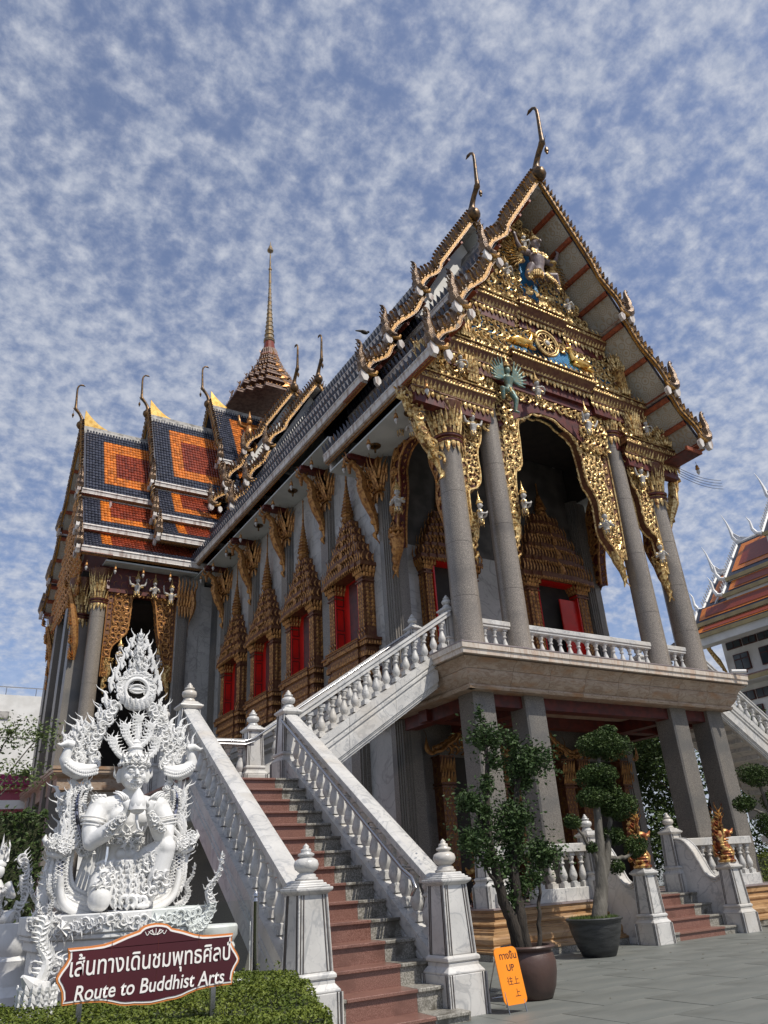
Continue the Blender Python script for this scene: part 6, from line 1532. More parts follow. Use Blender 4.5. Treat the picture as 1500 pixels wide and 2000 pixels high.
# tree 1: three dark stems with leafy tufts
t1 = root('potted_tree', 'dark-stemmed potted tree with loose leafy tufts in the brown pot', 'tree', (6.6, 7.85, .5))
b = MB(); Y = 7.85
def st(pts, r0, r1): limb(b, [(x, Y+dy, z) for x, dy, z in pts], r0, r1)
st([(6.5, 0, .45), (6.44, 0, .75), (6.35, .02, 1.0), (6.24, 0, 1.45), (6.21, 0, 1.95), (6.31, 0, 2.6), (6.33, 0, 3.1)], .095, .016)
st([(6.56, -.02, .45), (6.52, -.03, .9), (6.54, 0, 1.45), (6.68, 0, 2.0), (6.8, 0, 2.35), (7.0, 0, 2.6)], .085, .018)
st([(6.75, -.04, .45), (6.84, 0, .8), (6.9, 0, 1.05), (6.96, 0, 1.4)], .032, .014)
st([(6.24, 0, 1.5), (6.1, 0, 1.9), (5.97, 0, 2.1)], .03, .01); st([(6.33, 0, 1.1), (6.15, -.02, 1.3), (5.98, 0, 1.6)], .028, .01); st([(6.55, 0, 1.5), (6.6, -.05, 1.7), (6.62, 0, 1.9)], .03, .012); st([(6.5, 0, .9), (6.58, -.08, 1.0), (6.64, -.1, 1.12)], .02, .01); st([(6.72, 0, 2.1), (6.75, 0, 2.5), (6.74, 0, 2.8)], .02, .008)
b.build('trunk', bark, t1, smooth=True)
b = MB()
for c, r, n in (((6.28, 3.17), (.06, .12), 40), ((6.37, 2.90), (.25, .15), 420), ((7.03, 2.62), (.32, .20), 650), ((6.80, 2.52), (.2, .14), 200), ((6.74, 2.84), (.10, .12), 90), ((5.96, 2.11), (.18, .13), 280), ((6.61, 1.92), (.25, .22), 560), ((6.5, 1.72), (.2, .14), 220), ((5.97, 1.66), (.22, .16), 380), ((6.14, 1.45), (.13, .10), 120), ((7.05, 1.49), (.25, .17), 520), ((6.64, 1.14), (.19, .13), 230), ((6.25, 2.3), (.10, .16), 110), ((6.4, 2.6), (.12, .12), 110), ((6.2, 1.85), (.12, .15), 140), ((6.35, 1.35), (.12, .14), 140), ((6.55, 1.5), (.14, .16), 170), ((6.9, 2.35), (.16, .12), 170), ((6.15, 2.0), (.12, .1), 90), ((6.45, 1.0), (.08, .1), 60), ((6.85, 1.25), (.1, .1), 70)):
    cc_ = (c[0], Y+rng.uniform(-.05, .05), c[1]); leaves(b, int(n*1.3), clump(cc_, (r[0], r[0]*.9, r[1]), .6), .058, .030); leaves(b, int(n*1.5), lambda: (cc_[0]+rng.normal()*r[0]*.62, cc_[1]+rng.normal()*r[0]*.5, cc_[2]+rng.normal()*r[1]*.65), .055, .029)
b.build('crown', leafd, t1)
def topiary(lab, Y, tiers, stems):
    t = root('topiary_tree', lab, 'tree', (stems[0][0][0][0], Y, .5)); b = MB()
    for st_ in stems: limb(b, [(x, Y, z) for x, z in st_[0]], st_[1], st_[2])
    b.build('trunk', barkg, t, smooth=True); b = MB()
    for (x, z), (rx, rz_), n in tiers:
        for q in range(3):
            o3 = (x+rng.uniform(-.25, .25)*rx, Y+rng.uniform(-.2, .2)*rx, z+rng.uniform(-.2, .2)*rz_); k = .86
            leaves(b, int(n*1.1), clump(o3, (rx*k, rx*.9*k, rz_*k), .14), .046, .027); leaves(b, int(n*.35), clump(o3, (rx*k*.7, rx*.7, rz_*k*.7), .6), .06, .034)
    b.build('crown', leafm_, t)
topiary('grey-trunked topiary tree clipped into stacked round clouds in the black pot', 10.35,
        [((11.15, 3.34), (.52, .29), 1500), ((11.35, 3.62), (.20, .12), 240), ((10.84, 2.80), (.44, .22), 1000), ((10.63, 2.43), (.34, .20), 620), ((11.18, 2.28), (.40, .25), 950), ((11.0, 2.5), (.3, .2), 400), ((10.06, 2.04), (.17, .13), 200), ((10.99, 1.79), (.23, .17), 340), ((11.55, 1.61), (.25, .19), 420), ((10.93, 1.28), (.15, .13), 150), ((10.41, 1.63), (.11, .11), 100)],
        [([(10.3, .45), (10.38, .7), (10.5, 1.0), (10.58, 1.43), (10.65, 1.8), (10.72, 2.3), (10.85, 2.8), (11.1, 3.3)], .14, .03), ([(10.5, 1.05), (10.72, 1.4), (10.85, 1.7), (11.0, 2.1)], .09, .035), ([(10.55, 1.3), (10.4, 1.6), (10.1, 2.0)], .05, .015), ([(10.75, 1.45), (11.0, 1.42), (11.3, 1.45), (11.5, 1.58)], .045, .02)])
topiary('topiary tree with small round cushions at the right edge of the forecourt', 10.6,
        [((15.97, 2.93), (.42, .26), 700), ((15.36, 2.33), (.28, .18), 380), ((15.95, 1.89), (.28, .27), 450), ((16.4, 2.4), (.4, .3), 500)],
        [([(16.2, .3), (16.2, .9), (16.1, 1.4), (16.15, 2.0), (16.0, 2.8)], .07, .03), ([(16.15, 2.05), (15.8, 2.15), (15.4, 2.28)], .04, .02)])
pot([(.25, 0), (.27, .01), (.33, .14), (.38, .34), (.40, .42), (.43, .46)], 16.2, 10.6, potk, 'black_plant_pot', 'black clay pot of the topiary at the right edge', .38, .42)
# ---- hedge -----------------------------------------------------------
hd = root('clipped_hedge', 'low clipped green hedge in front of the maroon sign', 'hedge', (1.2, 5.2, 0)); b = MB()
def hedge_top(x, y): return .672+.022*math.sin(x*3.1+y)+.018*math.sin(y*5+x*2)
def sampH():
    while True:
        x = rng.uniform(-1.6, 3.05); y = rng.uniform(4.45, 6.9)
        if x > 2.42+.36*(y-4.83): continue
        if rng.uniform() < .7: z = hedge_top(x, y)-abs(rng.normal())*.03; break
        else:
            z = rng.uniform(.1, .62)
            if rng.uniform() < .5: x = min(x, 2.28) if x < 2.3 else rng.uniform(-1.6, 2.28); y = 4.48+abs(rng.normal())*.03
            else: x = 2.42+.36*(y-4.83)-abs(rng.normal())*.02
            break
    return (x, y, z)
leaves(b, 80000, sampH, .024, .014)
for i in range(160):
    y = rng.uniform(4.5, 6.9); x = rng.uniform(-1.5, 2.35+.36*(y-4.83)); z = hedge_top(x, y); h = rng.uniform(.02, .09)
    leaves(b, 8, lambda: (x+rng.normal()*.006, y+rng.normal()*.006, z+rng.uniform(0, h)), .022, .012)
b.build('leaf_mass', leafh, hd); m = MB(); m.prism([(-1.58, 4.52), (2.26, 4.52), (3.08, 6.85), (-1.58, 6.85)], (0, 0, 0), (1, 0, 0), (0, 1, 0), (0, 0, 1), .62); m.build('twiggy_core', mat('hedge_core', (.02, .03, .008), (.035, .04, .012), .9, 0, 30, 4, bump=1, bsc=60), hd)
# ---- glass screen with steel post -----------------------------------
gs = root('glass_screen', 'clear glass screen held by a round steel post behind the sign', 'screen', (2.9, 7.05, 0))
m = MB(); m.box(1.95, 2.82, 7.04, 7.052, .2, 1.22); m.build('glass_pane', pane, gs)
m = MB(); m.lathe([(.026, 0), (.026, 1.20), (.03, 1.205), (.02, 1.235), (.028, 1.245), (.026, 1.27), (.01, 1.29)], (2.87, 7.05, 0), 14); m.build('steel_post', steel, gs, smooth=True, ang=40)
fb = MB()
for i in range(60):
    x, y = rng.uniform(6.5, 19), rng.uniform(6.5, 11.2); a = rng.uniform(0, 6.28); q = np.array((math.cos(a), math.sin(a), 0)); p = np.array((-q[1], q[0], 0)); c0 = np.array((x, y, .006)); s = rng.uniform(.015, .035)
    fb.add([c0-q*s, c0+p*s*.45+(0, 0, .006), c0+q*s, c0-p*s*.45+(0, 0, .004)], [(0, 1, 2, 3)])
tag(fb.build('fallen_leaves', mat('dry_leaf', (.07, .05, .02), (.12, .08, .03), .7, 0, 3)), 'scattered small dry leaves lying on the grey paving', 'fallen leaves', kind='stuff')
# ---- security camera, cables ----------------------------------------
cc = root('security_camera', 'small white security camera on the right corner of the porch platform', 'camera', (18.0, 11.72, 5.62)); b = MB(); b.tube([(17.86, 11.75, 5.66), (18.1, 11.5, 5.62)], .045, 10); b.lathe([(.03, 0), (.03, .05)], (17.9, 11.74, 5.6), 8); b.build('housing', signw, cc); b = MB(); b.tube([(18.1, 11.5, 5.62), (18.12, 11.47, 5.616)], .035, 10); b.build('lens', ink, cc)
CAB = [((17.9, 13.4, 13.9-.10*i), (44.0, 26.0, 24.5-.22*i)) for i in range(4)]
cabm = mat('black_cable', (.015, .015, .018), None, .6)
for i in range(4):
    b = MB(); z = CAB[i]; P = [np.array(z[0])*(1-t)+np.array(z[1])*t-np.array((0, 0, .5*math.sin(math.pi*t))) for t in np.linspace(0, 1, 14)]; b.tube(P, .016, 4)
    tag(b.build('overhead_cable', cabm), ('uppermost', 'second highest', 'third highest', 'lowest')[i]+' of the four thin black cables crossing the sky right of the gable', 'cable', 'overhead cables')
# ---- eave bells and lamps -------------------------------------------
lampm = bpy.data.materials.new('lamp_glass'); lampm.use_nodes = True; lampm.node_tree.nodes['Principled BSDF'].inputs['Base Color'].default_value = (.8, .8, .78, 1)
k = MB(); k.tube([(0, 0, 0), (0, 0, -.10)], .006, 4); k.lathe([(.0, -.10), (.03, -.10), (.038, -.15), (.052, -.20), (.05, -.205)][::-1], (0, 0, 0), 8)
bell_me = k.mesh('bell', golddk, True); k = MB(); k.lathe([(0, -.36), (.02, -.33), (.045, -.27), (.035, -.23), (.01, -.20)], (0, 0, 0), 7); leaf_me = k.mesh('clapper_leaf', skinp, True)
bells = [(8.98, y, 13.27) for y in (16.6, 18.1, 19.6, 21.1, 22.6, 24.1, 25.6, 27.1, 28.6)]+[(9.6, y, 13.27) for y in (19.0, 22.0, 25.0)]+[(8.95, y, 12.05) for y in (11.8, 13.2, 14.6, 16.0)]+[(x, 28.98, 13.3) for x in (4.5, 5.6, 6.7, 7.8)]+[(4.35, 37.3, 12.8), (18.6, 11.6, 12.05)]
ORD = ('first', 'second', 'third', 'fourth', 'fifth', 'sixth', 'seventh', 'eighth', 'ninth')
for i, p in enumerate(bells):
    if i < 9: lb, g_ = ORD[i]+' wind bell from the porch in the outer row along the nave eave', 'wind bells along the nave eave'
    elif i < 12: lb, g_ = ORD[i-9]+' wind bell from the porch in the inner row under the nave eave', 'wind bells along the nave eave'
    elif i < 16: lb, g_ = ORD[i-12]+' wind bell from the gable front under the porch eave', 'wind bells under the porch eave'
    elif i < 20: lb, g_ = ORD[i-16]+' wind bell from the left under the tiled eave of the wing', 'wind bells under the wing eave'
    elif i == 20: lb, g_ = 'dark wind bell hanging alone at the far left corner of the wing gable', None
    else: lb, g_ = 'wind bell hanging alone at the right lower corner of the front gable', None
    r = root('eave_bell', lb, 'bell', p, g_); r.scale = (1.25,)*3; link('bell_body', bell_me, r, local=True); link('clapper_leaf', leaf_me, r, local=True)
k = MB(); k.lathe([(.05, -.02), (.16, -.03), (.17, 0)], (0, 0, 0), 14); k.lathe([(.03, -.22), (.04, -.02)], (0, 0, 0), 8); lp = k.mesh('ceiling_lamp', bronze, True)
for y in (17.4, 20.4, 23.4, 26.3): link('ceiling_lamp', lp, temple, loc=(9.4, y, ez-.0)); 
for y in (13.2, 15.0): link('ceiling_lamp', lp, temple, loc=(9.4, y, 12.08))
# bird perched on a finial
bd_ = MB(); bd_.ell((8.83, 14.3, 15.32), (.13, .06, .06)); bd_.ell((8.97, 14.3, 15.38), (.04, .035, .035)); bd_.tube([(8.72, 14.3, 15.32), (8.55, 14.3, 15.27)], [.04, .015], 5)
tag(bd_.build('perched_bird', bark, smooth=True), 'small dark bird perched on a gilded roof finial', 'bird')
# ================================================================ OTHER BUILDINGS
# right: second temple hall, its long side faces us
B2 = root('second_hall', 'white walled hall at the right edge with white roof finials and dark windows', 'building', (40, 18, 0))
bx = 40.0
def f2(a, h, z): return (bx+5.2+h, a, z)
m = MB(); m.box(bx+.6, bx+6, -20, 26.9, 0, 13.3); m.build('wall', whitew, B2)
for z0, z1, ys in ((12.42, 12.86, [(26.6, 25.6), (25.5, 24.6), (24.5, 23.6), (23.5, 22.6)]), (11.06, 12.06, [(26.34, 25.34), (24.65, 23.65), (22.9, 21.9)]), (9.35, 9.88, [(26.6, 25.6), (25.5, 24.6), (24.5, 23.6), (23.5, 22.6)]), (8.1, 9.03, [(26.33, 25.32), (24.6, 23.6), (22.9, 21.9)]), (5.4, 6.4, [(26.33, 25.32), (24.6, 23.6)])):
    for y1, y0 in ys:
        w = MB(); w.box(bx+.52, bx+.66, y0, y1, z0, z1); fr_ = w.build('window_frame', ink, B2)
        big = z1-z0 > .8
        for i in range(2):
            a0, a1 = y0+.05+i*(y1-y0-.05)/2, y0-.0+(i+1)*(y1-y0-.05)/2
            for za, zb in (((z0+.05, z0+(z1-z0)*.64), (z0+(z1-z0)*.70, z1-.05)) if big else ((z0+.04, z1-.04),)):
                w = MB(); w.box(bx+.50, bx+.53, a0, a1, za, zb); w.build('pane', glassm, fr_)
yg = mat('buff_painted_moulding', (.42, .33, .16), (.32, .25, .13), .6, 0, 2)
for z in (10.62, 7.5):
    m = MB(); m.prism([(0, 0), (-1.0, -.34), (-1.0, -.42), (0, -.2)], (bx+.6, -20, z+.2), (1, 0, 0), (0, 0, 1), (0, 1, 0), 47.1); m.build('mid_roof_tiles', tred, B2); m = MB(); m.box(bx-.5, bx-.3, -20, 27.2, z-.38, z-.14); m.build('mid_eave', yg, B2); m = MB(); m.box(bx-.45, bx+.6, -20, 27, z-.42, z-.38); m.build('mid_soffit', whitew, B2)
rx = 43.2
def f2(a, h, z): return (rx+h, a, z)
for (a_end, zr, T) in ((25.6, 19.5, [(0, 19.5, 2.4, 16.75), (2.3, 16.5, 3.1, 15.6)]), (27.6, 18.0, [(0, 18.0, 2.4, 15.4), (3.0, 15.25, 3.75, 14.2), (3.65, 13.95, 4.35, 13.35)]), (22.6, 21.2, [(0, 21.2, 2.2, 18.6)])):
    for ti, (h0, z0, h1, z1) in enumerate(T):
        m = MB(); V = [f2(a_end, -h0, z0), f2(-20, -h0, z0), f2(-20, -h1, z1), f2(a_end, -h1, z1)]; m.add(V+[(x, y, z-.15) for x, y, z in V], [(0, 1, 2, 3), (7, 6, 5, 4), (0, 3, 7, 4), (3, 2, 6, 7)]); m.build('roof_border', tnavy, B2)
        nn = np.array((-(z0-z1), 0, (h1-h0))); nn /= np.linalg.norm(nn)
        for k, (mm, ia, ib) in enumerate(((torange, .35, .10), (tred, .75, .22))):
            P = [(a_end-ia, h0+(h1-h0)*ib, z0+(z1-z0)*ib), (-20, h0+(h1-h0)*ib, z0+(z1-z0)*ib), (-20, h1-(h1-h0)*ib, z1-(z1-z0)*ib), (a_end-ia, h1-(h1-h0)*ib, z1-(z1-z0)*ib)]
            m = MB(); V = np.array([f2(p[0], -p[1], p[2]) for p in P])+nn*(.03+.03*k); m.add(V, [(0, 1, 2, 3)])
            m.build('roof_field', mm, B2)
        m = MB(); m.box(rx-h1-.08, rx-h1+.15, -20, a_end, z1-.26, z1-.03); m.build('eave_moulding', yg, B2); m = MB(); m.box(rx-h1+.05, rx-h1+.8, -20, a_end-.1, z1-.7, z1-.26); m.build('under_moulding', whitew, B2)
        for s in (-1, 1):
            m = MB(); n = max(4, int(math.hypot(h1-h0, z1-z0)/.28))
            for i in range(n):
                t = i/n; h = h0+(h1-h0)*t; z = z0+(z1-z0)*t
                m.put(FIN, f2(a_end+.05, s*h, z), (s*.7, 0, -.7), (s*.7, 0, .7), (0, 1, 0), .22, .36, .4)
            m.tube([f2(a_end+.05, s*(h0+(h1-h0)*t), z0+(z1-z0)*t) for t in np.linspace(0, 1, 6)], .10, 6)
            m.tube([f2(a_end+.05, s*h1, z1-.05), f2(a_end+.30, s*(h1+.10), z1), f2(a_end+.52, s*(h1+.08), z1+.4), f2(a_end+.58, s*h1, z1+.95), f2(a_end+.75, s*h1, z1+1.35)], [.11, .14, .10, .06, .012], 7)
            m.build('white_bargeboard', stucco, B2)
    m = MB(); m.tube([f2(-20, 0, zr), f2(a_end, 0, zr)], .13, 6); m.build('ridge', stucco, B2)
    m = MB(); m.tube([f2(a_end-.6, 0, zr-.1), f2(a_end, 0, zr+.12), f2(a_end+.22, 0, zr+.5), f2(a_end+.3, 0, zr+1.1), f2(a_end+.42, 0, zr+1.7), f2(a_end+.62, 0, zr+2.3)], [.08, .16, .15, .09, .05, .012], 7); m.prism([(0, 0), (0, .75), (-.35, .35), (-.9, .12), (-2.0, 0)], f2(a_end+.1, -.05, zr), (0, 1, 0), (0, 0, 1), (1, 0, 0), .1); m.build('white_chofa', stucco, B2, smooth=True, ang=40)
m = MB(); m.prism([(-4.3, 13.2), (4.3, 13.2), (2.4, 15.6), (0, 17.8), (-2.4, 15.6)], (rx, 26.6, 0), (1, 0, 0), (0, 0, 1), (0, 1, 0), .1); m.build('gable_wall', whitew, B2)
for y in (27.0,):
    b = MB(); b.tube([(bx+.55, y, 11.2), (bx+.2, y+.1, 11.9), (bx-.3, y+.2, 12.6), (bx-.6, y+.2, 13.0)], [.06, .16, .12, .05], 7)
    for i in range(9): b.put(FIN, (bx+.5-.11*i, y+.1, 11.3+.18*i), (-1, 0, 0), (0, 0, 1), (0, -1, 0), .3, .4, .3, -.4)
    b.build('gilt_eave_bracket', gold, B2)
# left: pale block behind trees
LBk = root('white_block', 'long pale windowless building block behind the trees at the left edge', 'building', (0, 62, 0)); m = MB(); m.box(-30, 12, 60, 80, 0, 14.9); m.build('wall', whitew, LBk)
for z in (3.2, 6.1, 9.0, 11.9): m = MB(); m.box(-30, 12, 59.97, 60.0, z, z+.05); m.build('wall_joint', plaster, LBk)
m = MB(); m.tube([(-30, 60.2, 15.5), (12, 60.2, 15.5)], .04, 4)
for x in range(-29, 12, 2): m.tube([(x, 60.2, 14.9), (x, 60.2, 15.5)], .03, 4)
m.build('roof_railing', steel, LBk)
m = MB(); m.box(4.2, 5.4, 59.9, 60.02, 13.2, 13.7); m.build('vent', plaster, LBk)
mk = root('market_stalls', 'low row of pink and white canopies beyond the garden on the left', 'canopy', (2, 40, 0))
pinkm = mat('pink_canopy', (.50, .16, .18), (.45, .10, .14), .7, 0, .6); magm = mat('magenta_canopy', (.35, .03, .12), None, .7)
m = MB(); m.prism([(0, -.4), (3, .3), (3, .2), (0, -.5)], (-12, 38, 6.3), (0, 1, 0), (0, 0, 1), (1, 0, 0), 18); m.build('pink_roof', pinkm, mk)
m = MB(); m.box(-12, 6, 37.9, 38.0, 6.0, 6.45); m.build('magenta_banner', magm, mk); m = MB(); m.box(-12, 6, 37.6, 37.8, 5.0, 5.35); m.build('white_valance', signw, mk); m = MB(); m.box(-12, 6, 38.2, 40, 0, 6.2); m.build('stall_wall', pinkm, mk)
# ---- background trees ------------------------------------------------
def tree(lab, x, y, h, r, n, lf, L=.16, grp=None, z0=.35, bk=bark, open_=.45, trunk_r=.16):
    t = root('tree', lab, 'tree', (x, y, 0), grp); b = MB(); limb(b, [(x, y, 0), (x+.1, y, h*.3), (x-.1, y, h*.6), (x, y, h*.9)], trunk_r, .04)
    cs = []
    for i in range(11):
        a = rng.uniform(0, 6.28); rr = r*rng.uniform(.35, .85); zz = h*rng.uniform(z0+.1, .95); c = (x+rr*math.cos(a), y+rr*math.sin(a), zz); cs.append(c)
        limb(b, [(x, y, h*.35), ((x+c[0])/2, (y+c[1])/2, (h*.4+zz)/2+.2), c], trunk_r*.4, .015, 6)
    b.build('trunk', bk, t, smooth=True); b = MB()
    for c in cs: leaves(b, n//11, clump(c, (r*.42, r*.42, r*.28), open_), L, L*.5)
    b.build('crown', lf, t); return t
tree('airy pale-leaved tree beside the white block at the left edge', 1.7, 27, 7.4, 2.2, 4200, leafl, .13, z0=.4, open_=.8, bk=barkg, trunk_r=.1)
tree('airy pale-leaved tree at the far left edge of the garden', -.6, 27, 7.9, 2.2, 3200, leafl, .13, z0=.4, open_=.8, bk=barkg, trunk_r=.1)
tree('dark bushy tree seen under the porch between the granite posts', 23.0, 22.0, 7.6, 3.6, 13000, leafm_, .2, 'trees beyond the porch', z0=.1)
tree('dark bushy tree behind the right posts', 27.5, 21.0, 6.8, 3.8, 11000, leafm_, .2, 'trees beyond the porch', z0=.02)
tree('dark rounded tree low behind the entrance posts', 24.5, 18.5, 4.2, 2.6, 8000, leafm_, .14, 'trees beyond the porch', z0=.0)
tree('bright green bush low beyond the entrance posts', 21.0, 19.6, 3.6, 1.1, 4200, leafh, .10, z0=.1)
hb = root('tall_hedge', 'tall dark green hedge behind the small white statues at the left', 'hedge', (-1, 15, 0)); b = MB()
leaves(b, 12000, lambda: (rng.uniform(-6, 2.1), 14.0+abs(rng.normal())*.12, rng.uniform(0, 2.62)), .08, .045); leaves(b, 5000, lambda: (rng.uniform(-6, 2.1), 14+rng.uniform(0, 1.6), 2.6+rng.normal()*.06), .08, .045)
b.build('leaf_mass', leafm_, hb); m = MB(); m.box(-6, 2.05, 14.12, 15.6, 0, 2.55); m.build('core', bpy.data.materials['hedge_core'], hb)
hb = root('garden_hedge', 'low clipped hedge at the right edge behind the forecourt', 'hedge', (24, 14, 0)); b = MB(); leaves(b, 9000, lambda: (rng.uniform(19.5, 32), 13.6+abs(rng.normal())*.1, rng.uniform(0, 1.35)), .07, .04); leaves(b, 3000, lambda: (rng.uniform(19.5, 32), rng.uniform(13.6, 14.4), 1.32+rng.normal()*.03), .07, .04); b.build('leaf_mass', leafh, hb); m = MB(); m.box(19.5, 32, 13.7, 14.4, 0, 1.3); m.build('core', bpy.data.materials['hedge_core'], hb)
def T_wave(sgn=1, curls=3):
    b = MB(); P = []; n = 13
    for i in range(n+1):
        t = i/n; P.append((sgn*(.12*math.sin(2*math.pi*1.35*t)*(1-.35*t)), t, .05*math.sin(t*3)))
    b.tube(P, [.155*(1-i/n)**.9+.006+.015*math.sin(i*.5) for i in range(n+1)], 6, flat=.75, up=(0, 0, 1))
    for k in range(curls):      # comma-shaped curls up the sides
        t = .04+.22*k; q = np.array((sgn*(.12*math.sin(2*math.pi*1.35*t)), t, .04)); s = 1 if k % 2 == 0 else -1; R0 = .17*(1-.22*k)
        C_ = []
        for j in range(9):
            a = math.pi*1.1-j*.62; rr_ = R0*(1-.09*j); C_.append(q+np.array((s*(rr_*math.cos(a)*-1+R0*.2), rr_*math.sin(a)+R0*.6, .03)))
        b.tube(C_, [.07*(1-.22*k)*(1-.07*j) for j in range(9)], 5, flat=.8, up=(0, 0, 1))
    return np.vstack(b.v), b.f
WV = [T_wave(1), T_wave(-1)]; WS = [T_wave(1, 1), T_wave(-1, 1)]
# ================================================================ WHITE GUARDIAN STATUE
GX, GY, GZ = 2.02, 8.45, 1.19
pd = root('statue_pedestal', 'white stucco pedestal with carved garlands under the kneeling guardian', 'pedestal', (GX, GY, 0))
w_, d_ = .80, .62; PLN = [(-.27, -.62), (.60, -.62), (.78, -.42), (.78, .6), (-.82, .6), (-.82, -.06)]
def pln(k): return [(x*k, y*k) for x, y in PLN]
for k_, za, zb in ((1, 1.03, GZ), (.975, .985, 1.03), (.93, .90, .985), (.88, .2, .90), (.95, 0, .2)):
    m = MB(); m.prism(pln(k_), (GX, GY, za), (1, 0, 0), (0, 1, 0), (0, 0, 1), zb-za-.001*(k_ != 1)); m.build('plinth_block', stucco, pd, bev=.01)
b = MB()
def garland(b, o, u, w, W_, s):
    for i in range(15):
        t = (i-7)/7; b.put(SC if i % 2 else SCm, np.array(o)+np.array(u)*t*W_*.5+np.array((0, 0, -.03-.05*(1-abs(t))+.02*(i % 2))), u, (0, 0, 1), w, s, s, s*.8, i*1.3)
        b.put(FL[i % 2], np.array(o)+np.array(u)*t*W_*.5+np.array((0, 0, -.05)), u, (0, 0, -1), w, s*.8, s*(1.0+1.0*(1-abs(t))), s*.7, t*.6)
    b.put(RO, np.array(o)+np.array((0, 0, -.07)), u, (0, 0, 1), w, .16, .16, .2)
garland(b, (GX+.18, GY-d_-.01, GZ-.03), (1, 0, 0), (0, -1, 0), .80, .085); garland(b, (GX-.555, GY-.35, GZ-.04), (.7, -.714, 0), (-.714, -.7, 0), .72, .085)
for i in range(12): b.put(SC if i % 2 else SCm, (GX-.72+.05*(i % 6)*1.0, GY-.12-.051*(i % 6), .78-.14*(i//6)), (.7, -.714, 0), (0, 0, 1), (-.714, -.7, 0), .12, .12, .1, i)
b.build('carved_garland', stucco, pd, kind='stuff')
# lathe-turned round bases either side
for x, y, r in ((GX+.95, GY-.0, .30), (1.28, 9.55, .30), (.62, 10.1, .34)):
    b = MB(); b.lathe([(r*1.25, 0), (r*1.25, .3), (r*1.05, .36), (r*1.05, .5), (r*.75, .58), (r*.7, .72), (r*.78, .80), (r*.72, .84), (r*.85, .90), (r*.85, .98), (r*.8, 1.0 if x > 2 else 1.13)], (x, y, 0), 28); tag(b.build('turned_plinth', stucco, smooth=True, ang=35), {0: 'turned white stucco plinth right of the guardian pedestal', 1: 'turned white stucco plinth just left of the guardian pedestal', 2: 'turned white stucco plinth farthest left behind the hedge'}[[GX+.95, 1.28, .62].index(x)], 'plinth')
gd = root('guardian_statue', 'large white stucco kneeling guardian with serpent wings and an eye emblem above', 'statue', (GX, GY, GZ))
o = np.array((GX-.02, GY-.12, GZ))
b = MB(); A = lambda *p: o+np.array(p, float)
# pelvis, torso, neck
b.tube([A(-.02, .02, .24), A(-.02, .0, .38), A(-.02, .0, .50), A(-.02, 0, .60), A(-.02, -.01, .78), A(-.01, .01, .93), A(-.01, 0, 1.0)], [.17, .165, .145, .15, .225, .22, .11], 20, flat=.68, up=(0, 1, 0))
for s in (-1, 1): b.ell(A(-.01+s*.095, -.115, .83), (.105, .06, .085), 14, 10); b.ell(A(-.02+s*.05, -.09, .50), (.055, .045, .05), 10, 7)
b.tube([A(-.01, -.01, .96), A(-.01, -.04, 1.10)], [.095, .085], 14)
b.tube([A(-.27, 0, .93), A(-.02, .0, .99), A(.25, 0, .93)], [.095, .10, .095], 14)
b.tube([A(-.10, .02, .27), A(-.20, -.10, .26), A(-.26, -.22, .16)], [.15, .145, .115], 16); b.ell(A(-.26, -.24, .115), (.108, .115, .115), 16, 11)
b.tube([A(-.26, -.22, .10), A(-.18, .10, .08), A(-.12, .32, .08)], [.10, .09, .06], 14)
b.tube([A(.08, .02, .30), A(.22, -.10, .44), A(.33, -.20, .53)], [.15, .14, .11], 16); b.ell(A(.335, -.215, .535), (.10, .105, .105), 16, 11)
b.tube([A(.335, -.215, .50), A(.28, -.20, .30), A(.20, -.20, .09)], [.095, .10, .060], 14); b.tube([A(.20, -.15, .055), A(.15, -.27, .05), A(.10, -.38, .035)], [.062, .058, .048], 12, flat=.7)
for i in range(5): b.ell(A(.055+.026*i, -.40+.008*i, .03), (.017, .032, .02), 7, 5)
for s, ex in ((-1, -.37), (1, .355)):
    b.ell(A(s*.29, 0, .935), (.115, .11, .11), 14, 10)
    b.tube([A(s*.30, .0, .93), A(s*.355, -.05, .80), A(ex, -.11, .68), A(ex, -.14, .61)], [.105, .10, .088, .075], 16); b.ell(A(ex, -.145, .605), (.078, .078, .075), 12, 9)
    b.tube([A(ex, -.145, .61), A(ex*.75, -.22, .67), A(s*.17, -.31, .77), A(s*.125, -.345, .84)], [.076, .080, .058, .044], 16)
    b.tube([A(s*.12, -.35, .83), A(s*.10, -.375, .90), A(s*.13, -.37, .955)], [.042, .046, .046], 12, flat=.55, up=(0, 1, 0))
# head
H = lambda *p: A(-.01, -.09, 1.245)+np.array(p, float)
b.ell(H(0, 0, 0), (.128, .135, .155), 18, 14); b.ell(H(0, -.05, -.095), (.095, .085, .06), 14, 10)
for s in (-1, 1):
    b.ell(H(s*.07, -.085, -.04), (.045, .04, .04), 10, 8)
    b.tube([H(s*.135, .0, .05), H(s*.15, .01, -.02), H(s*.14, .0, -.09)], [.02, .03, .018], 8)
gb_ = remesh(b, 'body', stucco, gd, .0105, smooth_it=4)
# fingers: separate bent chains from each palm
for s in (-1, 1):
    b = MB()
    for i in range(4):
        bx_ = s*(.10+.0); q = A(bx_+(i-1.5)*.021+s*.030, -.378+.006*i, .96); k = .9 if i in (1, 2) else .75
        b.tube([q, q+np.array((s*.018, -.006, .045*k)), q+np.array((s*.050, 0, .080*k)), q+np.array((s*.095, .012, .098*k))], [.0125, .012, .010, .006], 7)
    q = A(s*.085, -.395, .91); b.tube([q, q+np.array((-s*.02, -.015, .03)), q+np.array((-s*.015, -.01, .065))], [.015, .013, .008], 7)
    b.build('fingers', stucco, gd, smooth=True)
